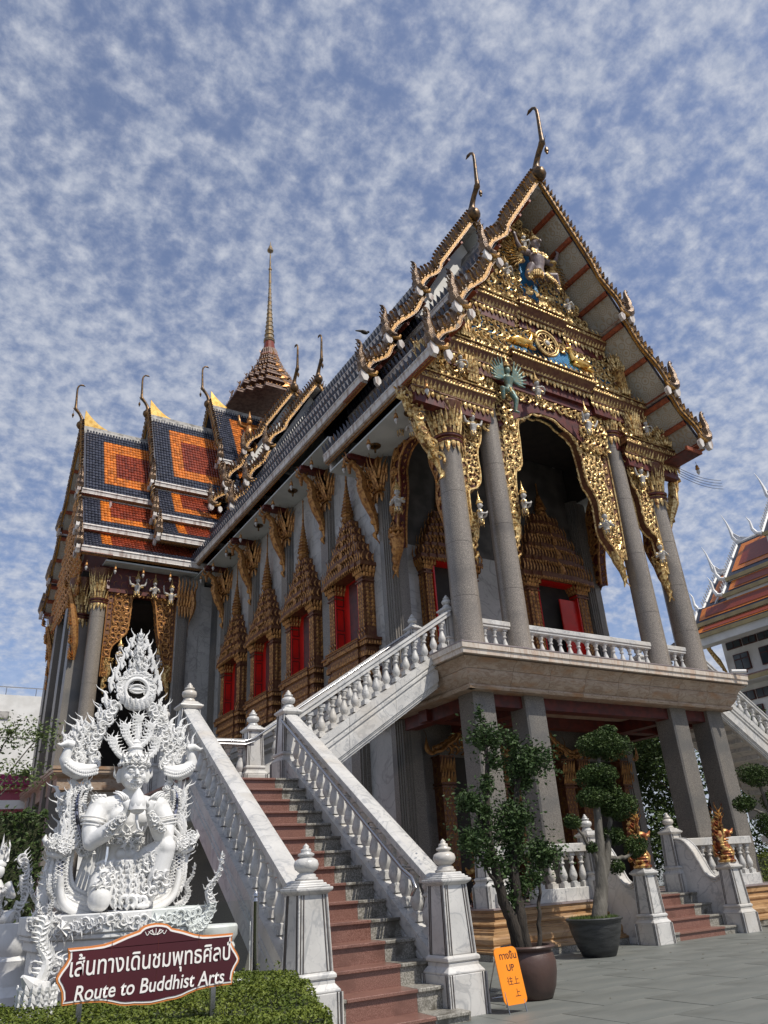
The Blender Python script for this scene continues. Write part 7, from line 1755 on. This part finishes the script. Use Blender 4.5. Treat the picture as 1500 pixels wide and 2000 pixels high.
# face detail
b = MB()
for s in (-1, 1):
    b.ell(H(s*.052, -.118, .022), (.028, .022, .02), 10, 7)
    b.tube([H(s*.012, -.142, .045), H(s*.045, -.142, .064), H(s*.085, -.118, .058), H(s*.108, -.09, .03)], [.009, .012, .010, .005], 7)
    b.tube([H(s*.02, -.138, .075), H(s*.055, -.136, .098), H(s*.10, -.10, .092), H(s*.125, -.06, .06)], [.008, .011, .009, .004], 7)
    b.tube([H(s*.022, -.133, .008), H(s*.052, -.136, -.001), H(s*.085, -.115, .012)], [.004, .005, .003], 6)
    b.ell(H(s*.026, -.158, -.040), (.018, .02, .015), 8, 6)
    for t in np.linspace(0, 1, 1):
        b.tube([H(s*(.075+.022*math.cos(a)), -.118+.012*abs(math.cos(a)), -.055+.022*math.sin(a)) for a in np.linspace(0, 5.2, 12)], [.007*(1-.04*k) for k in range(12)], 6)
    b.tube([H(s*.02, -.142, -.105), H(s*.05, -.125, -.10), H(s*.07, -.105, -.085)], [.009, .009, .006], 6); b.tube([H(s*.045, -.128, -.10), H(s*.05, -.14, -.075)], [.008, .003], 6)
    b.put(FL[0], H(s*.145, .01, -.05), (s, 0, 0), (0, 0, 1), (0, -1, 0), .06, .16, .1, -.5)
b.tube([H(0, -.125, .03), H(0, -.15, .0), H(0, -.178, -.03), H(0, -.165, -.048)], [.014, .018, .026, .018], 9)
b.tube([H(-.03, -.145, -.085), H(0, -.155, -.08), H(.03, -.145, -.085)], [.008, .011, .008], 7)
for i in range(7): b.put(FL[i % 2], H((i-3)*.02, -.12, -.12), (1, 0, 0), (0, 0, -1), (0, -1, 0), .03, .06, .06, (i-3)*.2)
b.build('carved_face', stucco, gd, smooth=True, ang=70)
# lotus bud held between the hands with a hooked stem
b = MB(); b.lathe([(.02, 0), (.06, .02), (.082, .07), (.075, .13), (.045, .19), (.015, .235), (.0, .25)], A(-.02, -.40, .83), 18); b.tube([A(-.02, -.40, .84), A(-.02, -.41, .77), A(.0, -.42, .70), A(.035, -.42, .675), A(.042, -.42, .72)], [.018, .014, .012, .010, .005], 7)
for i in range(9): t = i*.7; b.put(PT3, A(-.02+.078*math.cos(t), -.40+.078*math.sin(t), .87), (-math.sin(t), math.cos(t), 0), (-.25*math.cos(t), -.25*math.sin(t), .95), (math.cos(t), math.sin(t), 0), .08, .11, .05)
b.build('lotus_bud', stucco, gd, smooth=True, ang=60)
# crown: diadem, tiers and branching top
b = MB(); hc = H(0, .0, .10)
b.lathe([(.135, 0), (.14, .025), (.12, .04), (.125, .06), (.10, .085), (.075, .10), (.07, .14), (.085, .155), (.06, .17), (.05, .20), (.055, .21), (.035, .24)], hc, 18)
for i in range(13): t = math.pi+math.pi*i/12; b.put(FL[i % 2], hc+(.135*math.cos(t), .135*math.sin(t), .01), (-math.sin(t), math.cos(t), 0), (0, 0, 1), (math.cos(t), math.sin(t), 0), .07, .10, .12)
for i in range(12): t = math.pi+math.pi*i/11; b.put(RO, hc+(.14*math.cos(t), .14*math.sin(t), -.01), (-math.sin(t), math.cos(t), 0), (0, 0, 1), (math.cos(t), math.sin(t), 0), .05, .05, .12)
for s, pts in ((0, [(0, 0, .2), (.005, 0, .30), (.0, 0, .38), (.005, 0, .46)]), (-1, [(0, 0, .16), (-.07, -.02, .20), (-.12, -.02, .28), (-.13, -.02, .36)]), (1, [(0, 0, .16), (.07, -.02, .20), (.12, -.02, .28), (.13, -.02, .38)]), (-1, [(-.05, 0, .04), (-.15, -.02, .07), (-.22, -.02, .14), (-.25, -.02, .22)]), (1, [(.05, 0, .04), (.14, -.02, .07), (.20, -.02, .15), (.20, -.02, .24)])):
    P = smooth(pts, 9); b.tube([hc+q for q in P], np.linspace(.034, .014, 9), 8)
    for i in range(2, 9):
        q = hc+P[i]
        for k in (-1, 1): b.put(WS[0 if k > 0 else 1], q, (k, 0, 0), (0, 0, 1), (0, -1, 0), .115, .105, .16, -.80)
    for k in range(5): b.put(WS[k % 2], hc+P[-1]+(0, 0, -.02), (1, 0, 0), (0, 0, 1), (0, -1, 0), .10, .13, .15, (k-2)*.5)
b.build('branching_crown', stucco, gd, smooth=False)
# jewellery and apron
b = MB()
for s in (-1, 1):
    for zz in (.0, .035, .07): b.tube([A(s*.350, -.06, .76+zz)+np.array((.115*math.cos(t), .115*math.sin(t), .02*math.cos(t)*s)) for t in np.linspace(0, 6.28, 20)], .009, 6)
    for i in range(22):
        t = i/21; q = A(s*(.27-.13*t), -.26-.08*t, .68+.13*t); b.put(SC if i % 2 else SCm, q+(rng.uniform(-.03, .03), -.06, rng.uniform(-.03, .03)), (1, 0, 0), (0, 0, 1), (0, -1, 0), .06, .06, .07, i)
    for i in range(12): b.put(FL[i % 2], A(-.01+s*(.08+.018*i), -.12+.008*i, .98-.006*i), (1, 0, 0), (0, 0, -1), (0, -1, 0), .06, .08, .1, s*.3)
    for i in range(10): b.put(FL[i % 2], A(s*(.25+.02*(i % 5)), -.05, .98+.02*(i//5)), (s, 0, 0), (0, 0, 1), (0, -1, 0), .08, .12, .12, -1.0)
for i in range(26): t = math.pi*(i/25); b.put(SC if i % 2 else SCm, A(-.02-.16*math.cos(t), -.115*math.sin(t)-.03, .615+.01*math.sin(i*2)), (1, 0, 0), (0, 0, 1), (0, -1, 0), .05, .05, .07, i)
for i in range(14): a = i*2*math.pi/14; b.put(FL[i % 2], A(-.02+.06*math.cos(a), -.15, .64+.055*math.sin(a)), (1, 0, 0), (0, 0, 1), (0, -1, 0), .06, .09, .1, a-1.57)
for zz in (.58, .67): b.tube([A(-.02+(.155+.25*(zz-.58))*math.cos(t), (.115+.3*(zz-.58))*math.sin(t), zz) for t in np.linspace(math.pi, 2*math.pi, 16)], .011, 6)
# layered apron of scrolls
for j in range(9):
    n = 7 if j < 3 else 5
    for i in range(n):
        x = (i-(n-1)/2)*.062*(1.2 if j < 3 else .9); z = .40-.042*j; y = -.20-.012*j+.5*abs(x)*.5
        b.put(PT, A(x*1.2, y+.01, z+.04), (1, 0, 0), (0, 0, -1), (0, -1, 0), .085, .10, .07, x*2); b.put(WS[(i+j) % 2], A(x*1.2, y-.02, z+.03), (1, 0, 0), (0, 0, -1), (0, -1, 0), .08, .09, .12, x*2); b.put(FL[i % 2], A(x*1.2, y-.015, z+.01), (1, 0, 0), (0, 0, -1), (0, -1, 0), .07, .10, .12, x*2)
for j in range(4):
    for i in range(9): b.put(FL[i % 2], A(-.13-.035*j, -.19-.05*j*.6, .34-.03*j)+np.array((rng.uniform(-.06, .06), -.02, rng.uniform(-.05, .05))), (1, 0, 0), (0, 0, -1), (0, -1, 0), .08, .12, .14, .5+rng.uniform(-.4, .4)); b.put(SC, A(.15+.055*j, -.2-.02*j, .40+.02*j)+np.array((rng.uniform(-.05, .05), 0, rng.uniform(-.06, .04))), (1, 0, 0), (0, 0, 1), (0, -1, 0), .08, .08, .12, i)
for s, c, h in ((1, (.27, -.30, .26), 1), (1, (.22, -.28, .15), 1)):
    for i in range(12): b.put(SC if i % 2 else FLs[0], A(*c)+np.array((rng.uniform(-.09, .09), rng.uniform(-.02, .02), rng.uniform(-.07, .07))), (1, 0, 0), (0, 0, 1), (0, -1, 0), .07, .08, .12, i)
for s in (-1, 1): b.tube([A(.21, -.20, .12)+np.array((.075*math.cos(t), .075*math.sin(t), 0)) for t in np.linspace(0, 6.28, 16)], .012, 6)
# big curled apron ends
for k, (x, r) in enumerate(((-.06, .065), (.05, .055), (-.005, .06), (.10, .04))):
    b.tube([A(x+r*(1-t*.7)*math.cos(-1.2+5.2*t), -.31-.02*k, .08+r*(1-t*.7)*math.sin(-1.2+5.2*t)) for t in np.linspace(0, 1, 14)], np.linspace(.032, .014, 14), 7)
b.build('carved_ornaments', stucco, gd, smooth=False, kind='stuff')
# ---- serpent wings: coiling bodies, heads, crests and flames ----------
b = MB(); fl = MB(); mirr = MB()
def fpath(P, base, n0, n1, s, sz, out=1, den=1, jitter=.25):
    """wavy flames with curls set along one side of a curve in the XZ plane"""
    P = np.array(P); T = np.gradient(P, axis=0); T /= np.linalg.norm(T, axis=1)[:, None]+1e-9
    S = np.concatenate([[0], np.cumsum(np.linalg.norm(np.diff(P, axis=0), axis=1))]); x = S[n0]; k = 0; base = np.asarray(base)
    while x < S[n1-1]:
        i = int(np.interp(x, S, range(len(P)))); nrm = np.array((-T[i][2], 0, T[i][0]))*out; q = (.85+.45*rng.uniform())
        sg = np.sign(nrm[0]) or 1
        v = nrm*.55+np.array((0, 0, .85)); v /= np.linalg.norm(v); u = np.cross(v, (0, -1, 0)); u /= np.linalg.norm(u)
        fl.put(WV[0 if sg > 0 else 1], P[i]+nrm*base[i]*.5+np.array((0, rng.uniform(-.03, .02), 0)), u, v, (0, -1, 0), sz*.95*q, sz*q*1.45, sz*1.1, rng.uniform(-jitter, jitter))
        fl.put(WS[1 if sg > 0 else 0], P[i]+nrm*base[i]*.2+np.array((0, -.05, 0)), u, v, (0, -1, 0), sz*.7, sz*.8, sz*.8, rng.uniform(-.7, .7))
        fl.put(SC if k % 2 else SCm, P[i]+nrm*base[i]*.6+np.array((0, -.045, 0)), u, v, (0, -1, 0), sz*.6, sz*.6, sz*.6, k)
        x += sz*.52; k += 1
def head(c, s, k, tilt=0):
    """serpent head looking outwards (s) with open jaws and a tall crest"""
    c = np.array(c, float); X = np.array((s*math.cos(tilt), 0, math.sin(tilt))); Z = np.array((-s*math.sin(tilt), 0, math.cos(tilt)))
    g = lambda x, z, y=0: c+X*x*k+Z*z*k+np.array((0, y*k, 0))
    b.tube([g(-.10, -.02), g(.0, .03), g(.09, .045), g(.16, .06), g(.20, .10), g(.19, .15)], [.075*k, .085*k, .06*k, .04*k, .028*k, .008*k], 9); b.tube([g(-.04, -.05), g(.06, -.06), g(.13, -.05), g(.15, -.02)], [.05*k, .04*k, .022*k, .006*k], 8)
    for i in range(7):
        for q in (-1, 0, 1): b.put(SC if i % 2 else SCm, g(-.08+.035*i, .02+.012*i+q*.045, -.085), (s, 0, 0), (0, 0, 1), (0, -1, 0), .07*k, .07*k, .08*k, i*1.3+q)
        b.put(FL[0], g(.0+.028*i, .0, -.05), (s, 0, 0), (0, 0, -1), (0, -1, 0), .025*k, .05*k, .05)
    for q in (-1, 1): b.ell(g(.04, .10, q*.06), (.026*k, .026*k, .026*k), 7, 5)
    for i in range(5):
        fl.put(WV[0 if s > 0 else 1], g(-.12+.03*i, .02+.03*i), (s, 0, 0), Z, (0, -1, 0), .15*k, (.20+.05*i)*k, .25*k, .9-.25*i)
        fl.put(WS[i % 2], g(-.08+.03*i, -.06), (s, 0, 0), -Z, (0, -1, 0), .09*k, .10*k, .15*k, .4)
    P = smooth([g(-.05, .10), g(.0, .22), g(-.04, .36), g(.02, .50)], 8)
    for i in range(8): fl.put(WV[i % 2], P[i], (1, 0, 0), (0, 0, 1), (0, -1, 0), .15*k, .20*k, .2*k, (-.5 if i % 2 else .5)*(1-i/8))
    fl.put(WV[0 if s > 0 else 1], P[-1], (1, 0, 0), (0, 0, 1), (0, -1, 0), .12*k, .34*k, .2*k, 0)
yb_ = .12
for s in (-1, 1):
    B3 = lambda x, z, y=yb_: o+np.array((s*x-.02, y, z))
    # lower coil sweeping out from the knees and up to the shoulder
    P = smooth([B3(.10, .05), B3(.30, .07), B3(.50, .17), B3(.56, .34), B3(.55, .54), B3(.52, .74), B3(.55, .94), B3(.58, 1.10)], 40); rad = np.interp(np.linspace(0, 1, 40), [0, .3, .6, 1], [.10, .12, .09, .05])
    b.tube(P, rad, 12); fpath(P, rad, 7, 40, s, .135, out=-s)
    for j in range(4): q_ = [p+np.array((0, -.03-.035*j, -.04*j+.03)) for p in P[:20]]; b.tube(q_, rad[:20]*.32, 8)
    for i in range(3, 25):
        d = P[i+1]-P[i-1]; d /= np.linalg.norm(d); lat = np.array((d[2], 0, -d[0]))
        for q in (-1.4, -.7, 0, .7, 1.4): fl.put(PT3, P[i]+lat*q*rad[i]*.55+np.array((0, -rad[i]*(.98-.22*q*q*.5), 0)), lat, d, (0, -1, 0), .055, .06, .03)
    head(B3(.60, .56, .0), s, .80, .1)
    # scaled inner wing with diamond lattice and a scalloped rim
    Q = smooth([B3(.33, .50, .05), B3(.40, .62, .05), B3(.47, .80, .05), B3(.50, .98, .05), B3(.47, 1.10, .05), B3(.38, 1.12, .05)], 30); r2 = np.interp(np.linspace(0, 1, 30), [0, .5, 1], [.04, .078, .03])
    b.tube(Q, r2, 10, flat=.6); mirr.tube([q-np.array((0, .046, 0)) for q in Q[1:26]], r2[1:26]*.74, 8, flat=.45)
    for i in range(1, 27):
        fl.put(PT3, Q[i]+np.array((s*r2[i], -.03, 0)), (0, 0, 1), (s, 0, 0), (0, -1, 0), .05, .05, .05); fl.put(PT3, Q[i]-np.array((s*r2[i], .03, 0)), (0, 0, 1), (-s, 0, 0), (0, -1, 0), .05, .04, .05)
        if i < 25:
            d = Q[i+1]-Q[i-1]; d /= np.linalg.norm(d); lat = np.array((d[2], 0, -d[0])); f0 = Q[i]-np.array((0, .078, 0)); hw = r2[i]*.62
            for q in (-1, 1): fl.tube([f0-lat*hw*q-d*.025, f0+lat*hw*q+d*.025], .0042, 4)
    fpath(Q, r2, 3, 30, s, .14, out=-s); fpath(Q[:22], r2, 3, 20, s, .09, out=s)
    # mirror patches on the lower coil and feather ribs behind the waist
    mirr.tube([p+np.array((0, -.075, .01)) for p in P[12:21]], rad[12:21]*.55, 8, flat=.6)
    for i in range(9):
        p = P[12+i]; d = P[13+i]-P[11+i]; d /= np.linalg.norm(d); lat = np.array((d[2], 0, -d[0]))
        for q in (-1, 1): fl.tube([p-lat*.06*q-d*.035+(0, -.135, .01), p+lat*.06*q+d*.035+(0, -.135, .01)], .0042, 4)
    for i in range(6): b.tube([B3(.15+.032*i, .85, .10), B3(.17+.035*i, .48, .10), B3(.22+.045*i, .12, .06)], [.018, .022, .012], 6)
    # swan bowl at the shoulder: scalloped hull, neck and head outward, flame tail inward
    b.tube([B3(.34, 1.335, .02), B3(.42, 1.29, .02), B3(.52, 1.28, .02), B3(.61, 1.32, .02), B3(.655, 1.40, .02), B3(.63, 1.48, .02), B3(.61, 1.53, .02)], [.02, .065, .085, .075, .055, .045, .04], 12, flat=1.0)
    for j in range(2):
        for i in range(16): t = i/15; fl.put(PT3, B3(.35+.30*t, 1.30-.035*math.sin(t*3)+.07*t*t-.03*j, -.055), (1, 0, 0), (0, -.1, -1), (0, -1, 0), .04, .035, .04)
    b.tube([B3(.60, 1.53, .0), B3(.66, 1.545, -.02), B3(.72, 1.52, -.03), B3(.75, 1.535, -.03)], [.048, .035, .018, .005], 8)
    for i in range(4): fl.put(WV[0 if s > 0 else 1], B3(.56+.03*i, 1.54+.01*i), (s, 0, 0), (0, 0, 1), (0, -1, 0), .10, .13+.02*i, .14, .6-.3*i)
    for i in range(5): fl.put(WS[i % 2], B3(.40+.05*i, 1.36), (s, 0, 0), (0, 0, 1), (0, -1, 0), .13, .14, .15, .5-.2*i)
    # diagonal flame band leaning in to the ring
    T_ = smooth([B3(.38, 1.36), B3(.38, 1.52), B3(.33, 1.70), B3(.25, 1.86), B3(.18, 2.00)], 30); b.tube(T_, np.linspace(.065, .075, 30), 9, flat=.8)
    for j in range(18): q = T_[int(j*1.6)]; fl.put(SC if j % 2 else SCm, q+(rng.uniform(-.03, .03), -.07, 0), (s, 0, 0), (0, 0, 1), (0, -1, 0), .09, .09, .1, j*1.1)
    fpath(T_, np.full(30, .06), 1, 30, s, .165, out=-s, jitter=.25); fpath(T_, np.full(30, .05), 8, 26, s, .085, out=s)
    V_ = smooth([B3(.47, 1.38), B3(.52, 1.52), B3(.49, 1.66), B3(.45, 1.78)], 14); fl.tube(V_, np.linspace(.04, .012, 14), 6); fpath(V_, np.full(14, .03), 1, 14, s, .14, out=-s); fpath(V_, np.full(14, .03), 1, 12, s, .10, out=s)
    # flames climbing the ring up to the finial
    a_ = np.linspace(-.5, 1.25, 20); Rg = [o+np.array((s*.20*math.cos(t)-.02, yb_, 2.16+.20*math.sin(t))) for t in a_]; fpath(Rg, np.full(20, .03), 0, 20, s, .125, out=s)
    for i in range(5):
        q = B3(.245-.045*i, 2.14+.125*i); fl.put(WV[0 if s > 0 else 1], q, (s*s, 0, 0), (0, 0, 1), (0, -1, 0), .16, .30-.02*i, .2, -s*.12)
RC = o+np.array((-.01, yb_-.04, 2.15))
b.tube([RC+np.array((.125*math.cos(t), 0, .125*math.sin(t))) for t in np.linspace(0, 2*math.pi, 30)], .022, 10, up=(0, 1, 0)); b.tube([RC+np.array((.170*math.cos(t), .02, .170*math.sin(t))) for t in np.linspace(0, 2*math.pi, 30)], .035, 8, up=(0, 1, 0))
for i in range(34): t = 2*math.pi*i/34; d = np.array((math.cos(t), 0, math.sin(t))); fl.put(PT3, RC+d*.178+(0, -.012, 0), np.cross((0, 1, 0), d), d, (0, -1, 0), .034, .026, .03)
b.ell(RC+np.array((0, -.01, -.165)), (.13, .075, .065), 16, 10)
for j in range(2):
    for i in range(7): x = (i-3+.5*j)*.045; fl.put(PT, RC+np.array((x, -.075+.9*x*x*3, -.225+.035*j+x*x*3.2)), (1, 0, 0), (x*2.5, -.35, .95), (0, -1, 0), .075, .085, .05)
for i in range(46):
    z = 2.30+.30*rng.uniform()**1.2; wd = .15*(1-(z-2.30)/.36)+.01; fl.put(WS[i % 2], o+np.array((-.015+rng.uniform(-wd, wd), yb_-.05*rng.uniform(), z)), (1, 0, 0), (0, 0, 1), (0, -1, 0), .09, .11, .14, rng.uniform(-.6, .6))
b.tube([o+np.array((-.01, yb_+.03, 2.32)), o+np.array((-.01, yb_, 2.48)), o+np.array((-.01, yb_, 2.66)), o+np.array((-.01, yb_, 2.86))], [.055, .045, .03, .004], 8)
for j in range(6):
    rr_ = .048*(1-j/7); fl.tube([o+np.array((-.01+rr_*1.3*math.cos(t), yb_+rr_*1.3*math.sin(t), 2.52+.05*j)) for t in np.linspace(0, 6.28, 9)], .008, 5)
    for i in range(6): t = i*1.05+j; fl.put(PT, o+np.array((-.01+rr_*math.cos(t), yb_+rr_*math.sin(t), 2.50+.05*j)), (-math.sin(t), math.cos(t), 0), (math.cos(t)*.35, math.sin(t)*.35, .9), (math.cos(t), math.sin(t), 0), .05, .06, .05)
b.build('serpent_wings', stucco, gd, smooth=True, ang=60); fl.build('flame_crests', stucco, gd, kind='stuff')
mirr.build('mirror_scales', mat('mirror_scale_inlay', (.30, .31, .40), (.05, .05, .06), .12, .7, 26, 2, .45, .55), gd, smooth=True, kind='stuff')
k = MB(); k.ell(RC+np.array((0, .01, .005)), (.088, .035, .046), 18, 12); k.tube([RC+np.array((-.10+.20*t, -.028, .022+.026*math.sin(math.pi*t))) for t in np.linspace(0, 1, 18)], [.003+.008*math.sin(math.pi*t) for t in np.linspace(0, 1, 18)], 7); k.tube([RC+np.array((-.105+.21*t, -.028, .004-.010*math.sin(math.pi*t))) for t in np.linspace(0, 1, 18)], [.002+.005*math.sin(math.pi*t) for t in np.linspace(0, 1, 18)], 7); k.tube([RC+np.array((-.09+.18*t, -.026, -.010-.030*math.sin(math.pi*t))) for t in np.linspace(0, 1, 18)], [.002+.005*math.sin(math.pi*t) for t in np.linspace(0, 1, 18)], 7); k.build('eye_emblem', stucco, gd, smooth=True)
k = MB(); k.lathe([(.15, 0), (.15, .01)], (0, 0, 0), 24); k.xf(lambda x, y, z: (x+RC[0], RC[1]+.06+z, y+RC[2])); k.build('ring_backing', darkin, gd)
# small rearing flame serpents on the pedestal corners
def sflame(name, lab, c, s, hgt, grp=None):
    r = root(name, lab, 'flame ornament', tuple(c), grp); q = MB(); c = np.array(c, float)
    P = smooth([c, c+(s*.10, 0, .06)*np.array(hgt), c+(s*.20, 0, .20)*np.array(hgt), c+(s*.16, 0, .36)*np.array(hgt), c+(s*.26, 0, .50)*np.array(hgt), c+(s*.30, 0, .72)*np.array(hgt)], 20); q.tube(P, np.linspace(.07, .006, 20)*hgt, 8)
    for i in range(1, 19):
        for k in (-1, 1): q.put(WS[0 if k > 0 else 1], P[i], (k, 0, 0), (0, 0, 1), (0, -1, 0), .13*hgt*(1-i/30), .15*hgt*(1-i/30), .16, -.75) if i % 2 else None; q.put(SC, P[i]+(0, -.04*hgt, 0), (k, 0, 0), (0, 0, 1), (0, -1, 0), .10*hgt*(1-i/25), .10*hgt*(1-i/25), .12, i)
    q.build('flame_body', stucco, r)
sflame('corner_flame', 'white stucco flame scroll at the right front corner of the pedestal', (GX+.52, GY-.62, .98), 1, .95); sflame('corner_flame', 'smaller white flame scroll standing just behind the right pedestal corner', (GX+.50, GY-.2, GZ), 1, .55)
sflame('corner_flame', 'white stucco flame scroll curling off the left front corner of the pedestal', (GX-.62, GY-.64, .82), -1, .85); sflame('corner_flame', 'white stucco flame at the middle left of the pedestal edge', (GX-.62, GY-.4, GZ-.05), -1, .5)
# serpent head low in the hedge, left of the sign
sh = root('serpent_head', 'white stucco serpent head with scaly cheek rising from the hedge left of the sign', 'statue', (.98, 6.4, .6)); q = MB(); c = np.array((1.02, 6.35, .72))
q.tube([c+(-.02, 0, -.25), c+(0, 0, -.02), c+(.0, 0, .10)], [.10, .11, .07], 10); q.tube([c+(0, 0, .06), c+(-.07, -.05, .10), c+(-.12, -.08, .15)], [.06, .045, .012], 8)
for j in range(6):
    for i in range(9): t = math.pi+math.pi*i/8; q.put(PT3, c+(.11*math.cos(t), .11*math.sin(t), -.22+.05*j), (-math.sin(t), math.cos(t), 0), (math.cos(t)*.2, math.sin(t)*.2, .95), (math.cos(t), math.sin(t), 0), .05, .07, .05)
P = smooth([c+(0, 0, .1), c+(.03, 0, .22), c+(-.03, 0, .32), c+(-.01, 0, .44)], 12); q.tube(P, np.linspace(.035, .004, 12), 6)
for i in range(12):
    for k in (-1, 1): q.put(FL[0 if k > 0 else 1], P[i], (k, 0, 0), (0, 0, 1), (0, -1, 0), .08, .12, .12, -.6)
q.build('carved_head', stucco, sh)
# smaller companion statues at the left edge
def companion(lab, x, y, z, s):
    r = root('companion_statue', lab, 'statue', (x, y, z)); q = MB(); c = np.array((x, y, z)); G = lambda *p: c+np.array(p)*s
    q.tube([G(0, 0, .0), G(0, 0, .3), G(0, -.02, .55), G(0, 0, .72)], [.17*s, .13*s, .17*s, .07*s], 12); q.ell(G(0, -.03, .86), (.10*s, .10*s, .13*s)); q.lathe([(.11*s, .94*s), (.12*s, .98*s), (.07*s, 1.05*s), (.08*s, 1.08*s), (.03*s, 1.25*s), (0, 1.5*s)], c, 10)
    for k in (-1, 1):
        q.tube([G(k*.18, 0, .66), G(k*.28, -.08, .45), G(k*.10, -.22, .55)], [.07*s, .06*s, .04*s], 8); q.tube([G(k*.1, 0, .1), G(k*.3, -.15, .12), G(k*.25, -.1, .0)], [.13*s, .11*s, .07*s], 8)
        for i in range(16):
            t = i/15; p = G(k*(.35+.12*math.sin(t*3)), .05, .05+1.0*t); q.put(WV[0 if k > 0 else 1], p, (k, 0, 0), (0, 0, 1), (0, -1, 0), .16*s, .24*s, .2*s, -.4); q.put(SC, p+(0, -.04, 0), (k, 0, 0), (0, 0, 1), (0, -1, 0), .16*s, .16*s, .15, i)
    for i in range(40): q.put(FL[i % 2], G(rng.uniform(-.2, .2), -.16, rng.uniform(.0, .7)), (1, 0, 0), (0, 0, -1), (0, -1, 0), .1*s, .14*s, .14, rng.uniform(-.8, .8))
    for i in range(24): a = i/24*6.28; q.put(FL[i % 2], G(.12*math.cos(a), .1*math.sin(a), .98+.25*rng.uniform()), (math.cos(a+1.57), math.sin(a+1.57), 0), (0, 0, 1), (math.cos(a), math.sin(a), 0), .09*s, .16*s, .1)
    q.build('carved_body', stucco, r, smooth=True, ang=50)
companion('small white stucco deity statue with tall crown at the far left edge', 1.04, 9.9, 1.12, .60)
r = root('flame_spire', 'tall slender white spire with flame tip left of the guardian', 'statue', (1.5, 9.8, 1.1)); q = MB(); c = np.array((1.52, 9.8, 1.12))
q.tube([c, c+(-.01, 0, .2), c+(0, 0, .38), c+(.0, 0, .52), c+(.02, 0, .70), c+(.02, 0, .86)], [.065, .06, .055, .04, .02, .004], 12)
for i in range(16): q.put(WS[i % 2], c+(-.03 if i < 8 else 0, -.04, .28+.03*i), ((-1) ** i, 0, 0), (0, 0, 1), (0, -1, 0), .10*(1-i/20), .12*(1-i/24), .1, .5)
q.build('carved_spire', stucco, r, smooth=True, ang=50)
sflame('corner_flame', 'cluster of white flame scrolls low at the left of the pedestal', (1.42, 8.6, 1.0), -1, .75); sflame('corner_flame', 'tiny white flame tip poking from the hedge at the bottom left corner', (.78, 5.9, .62), -1, .36)
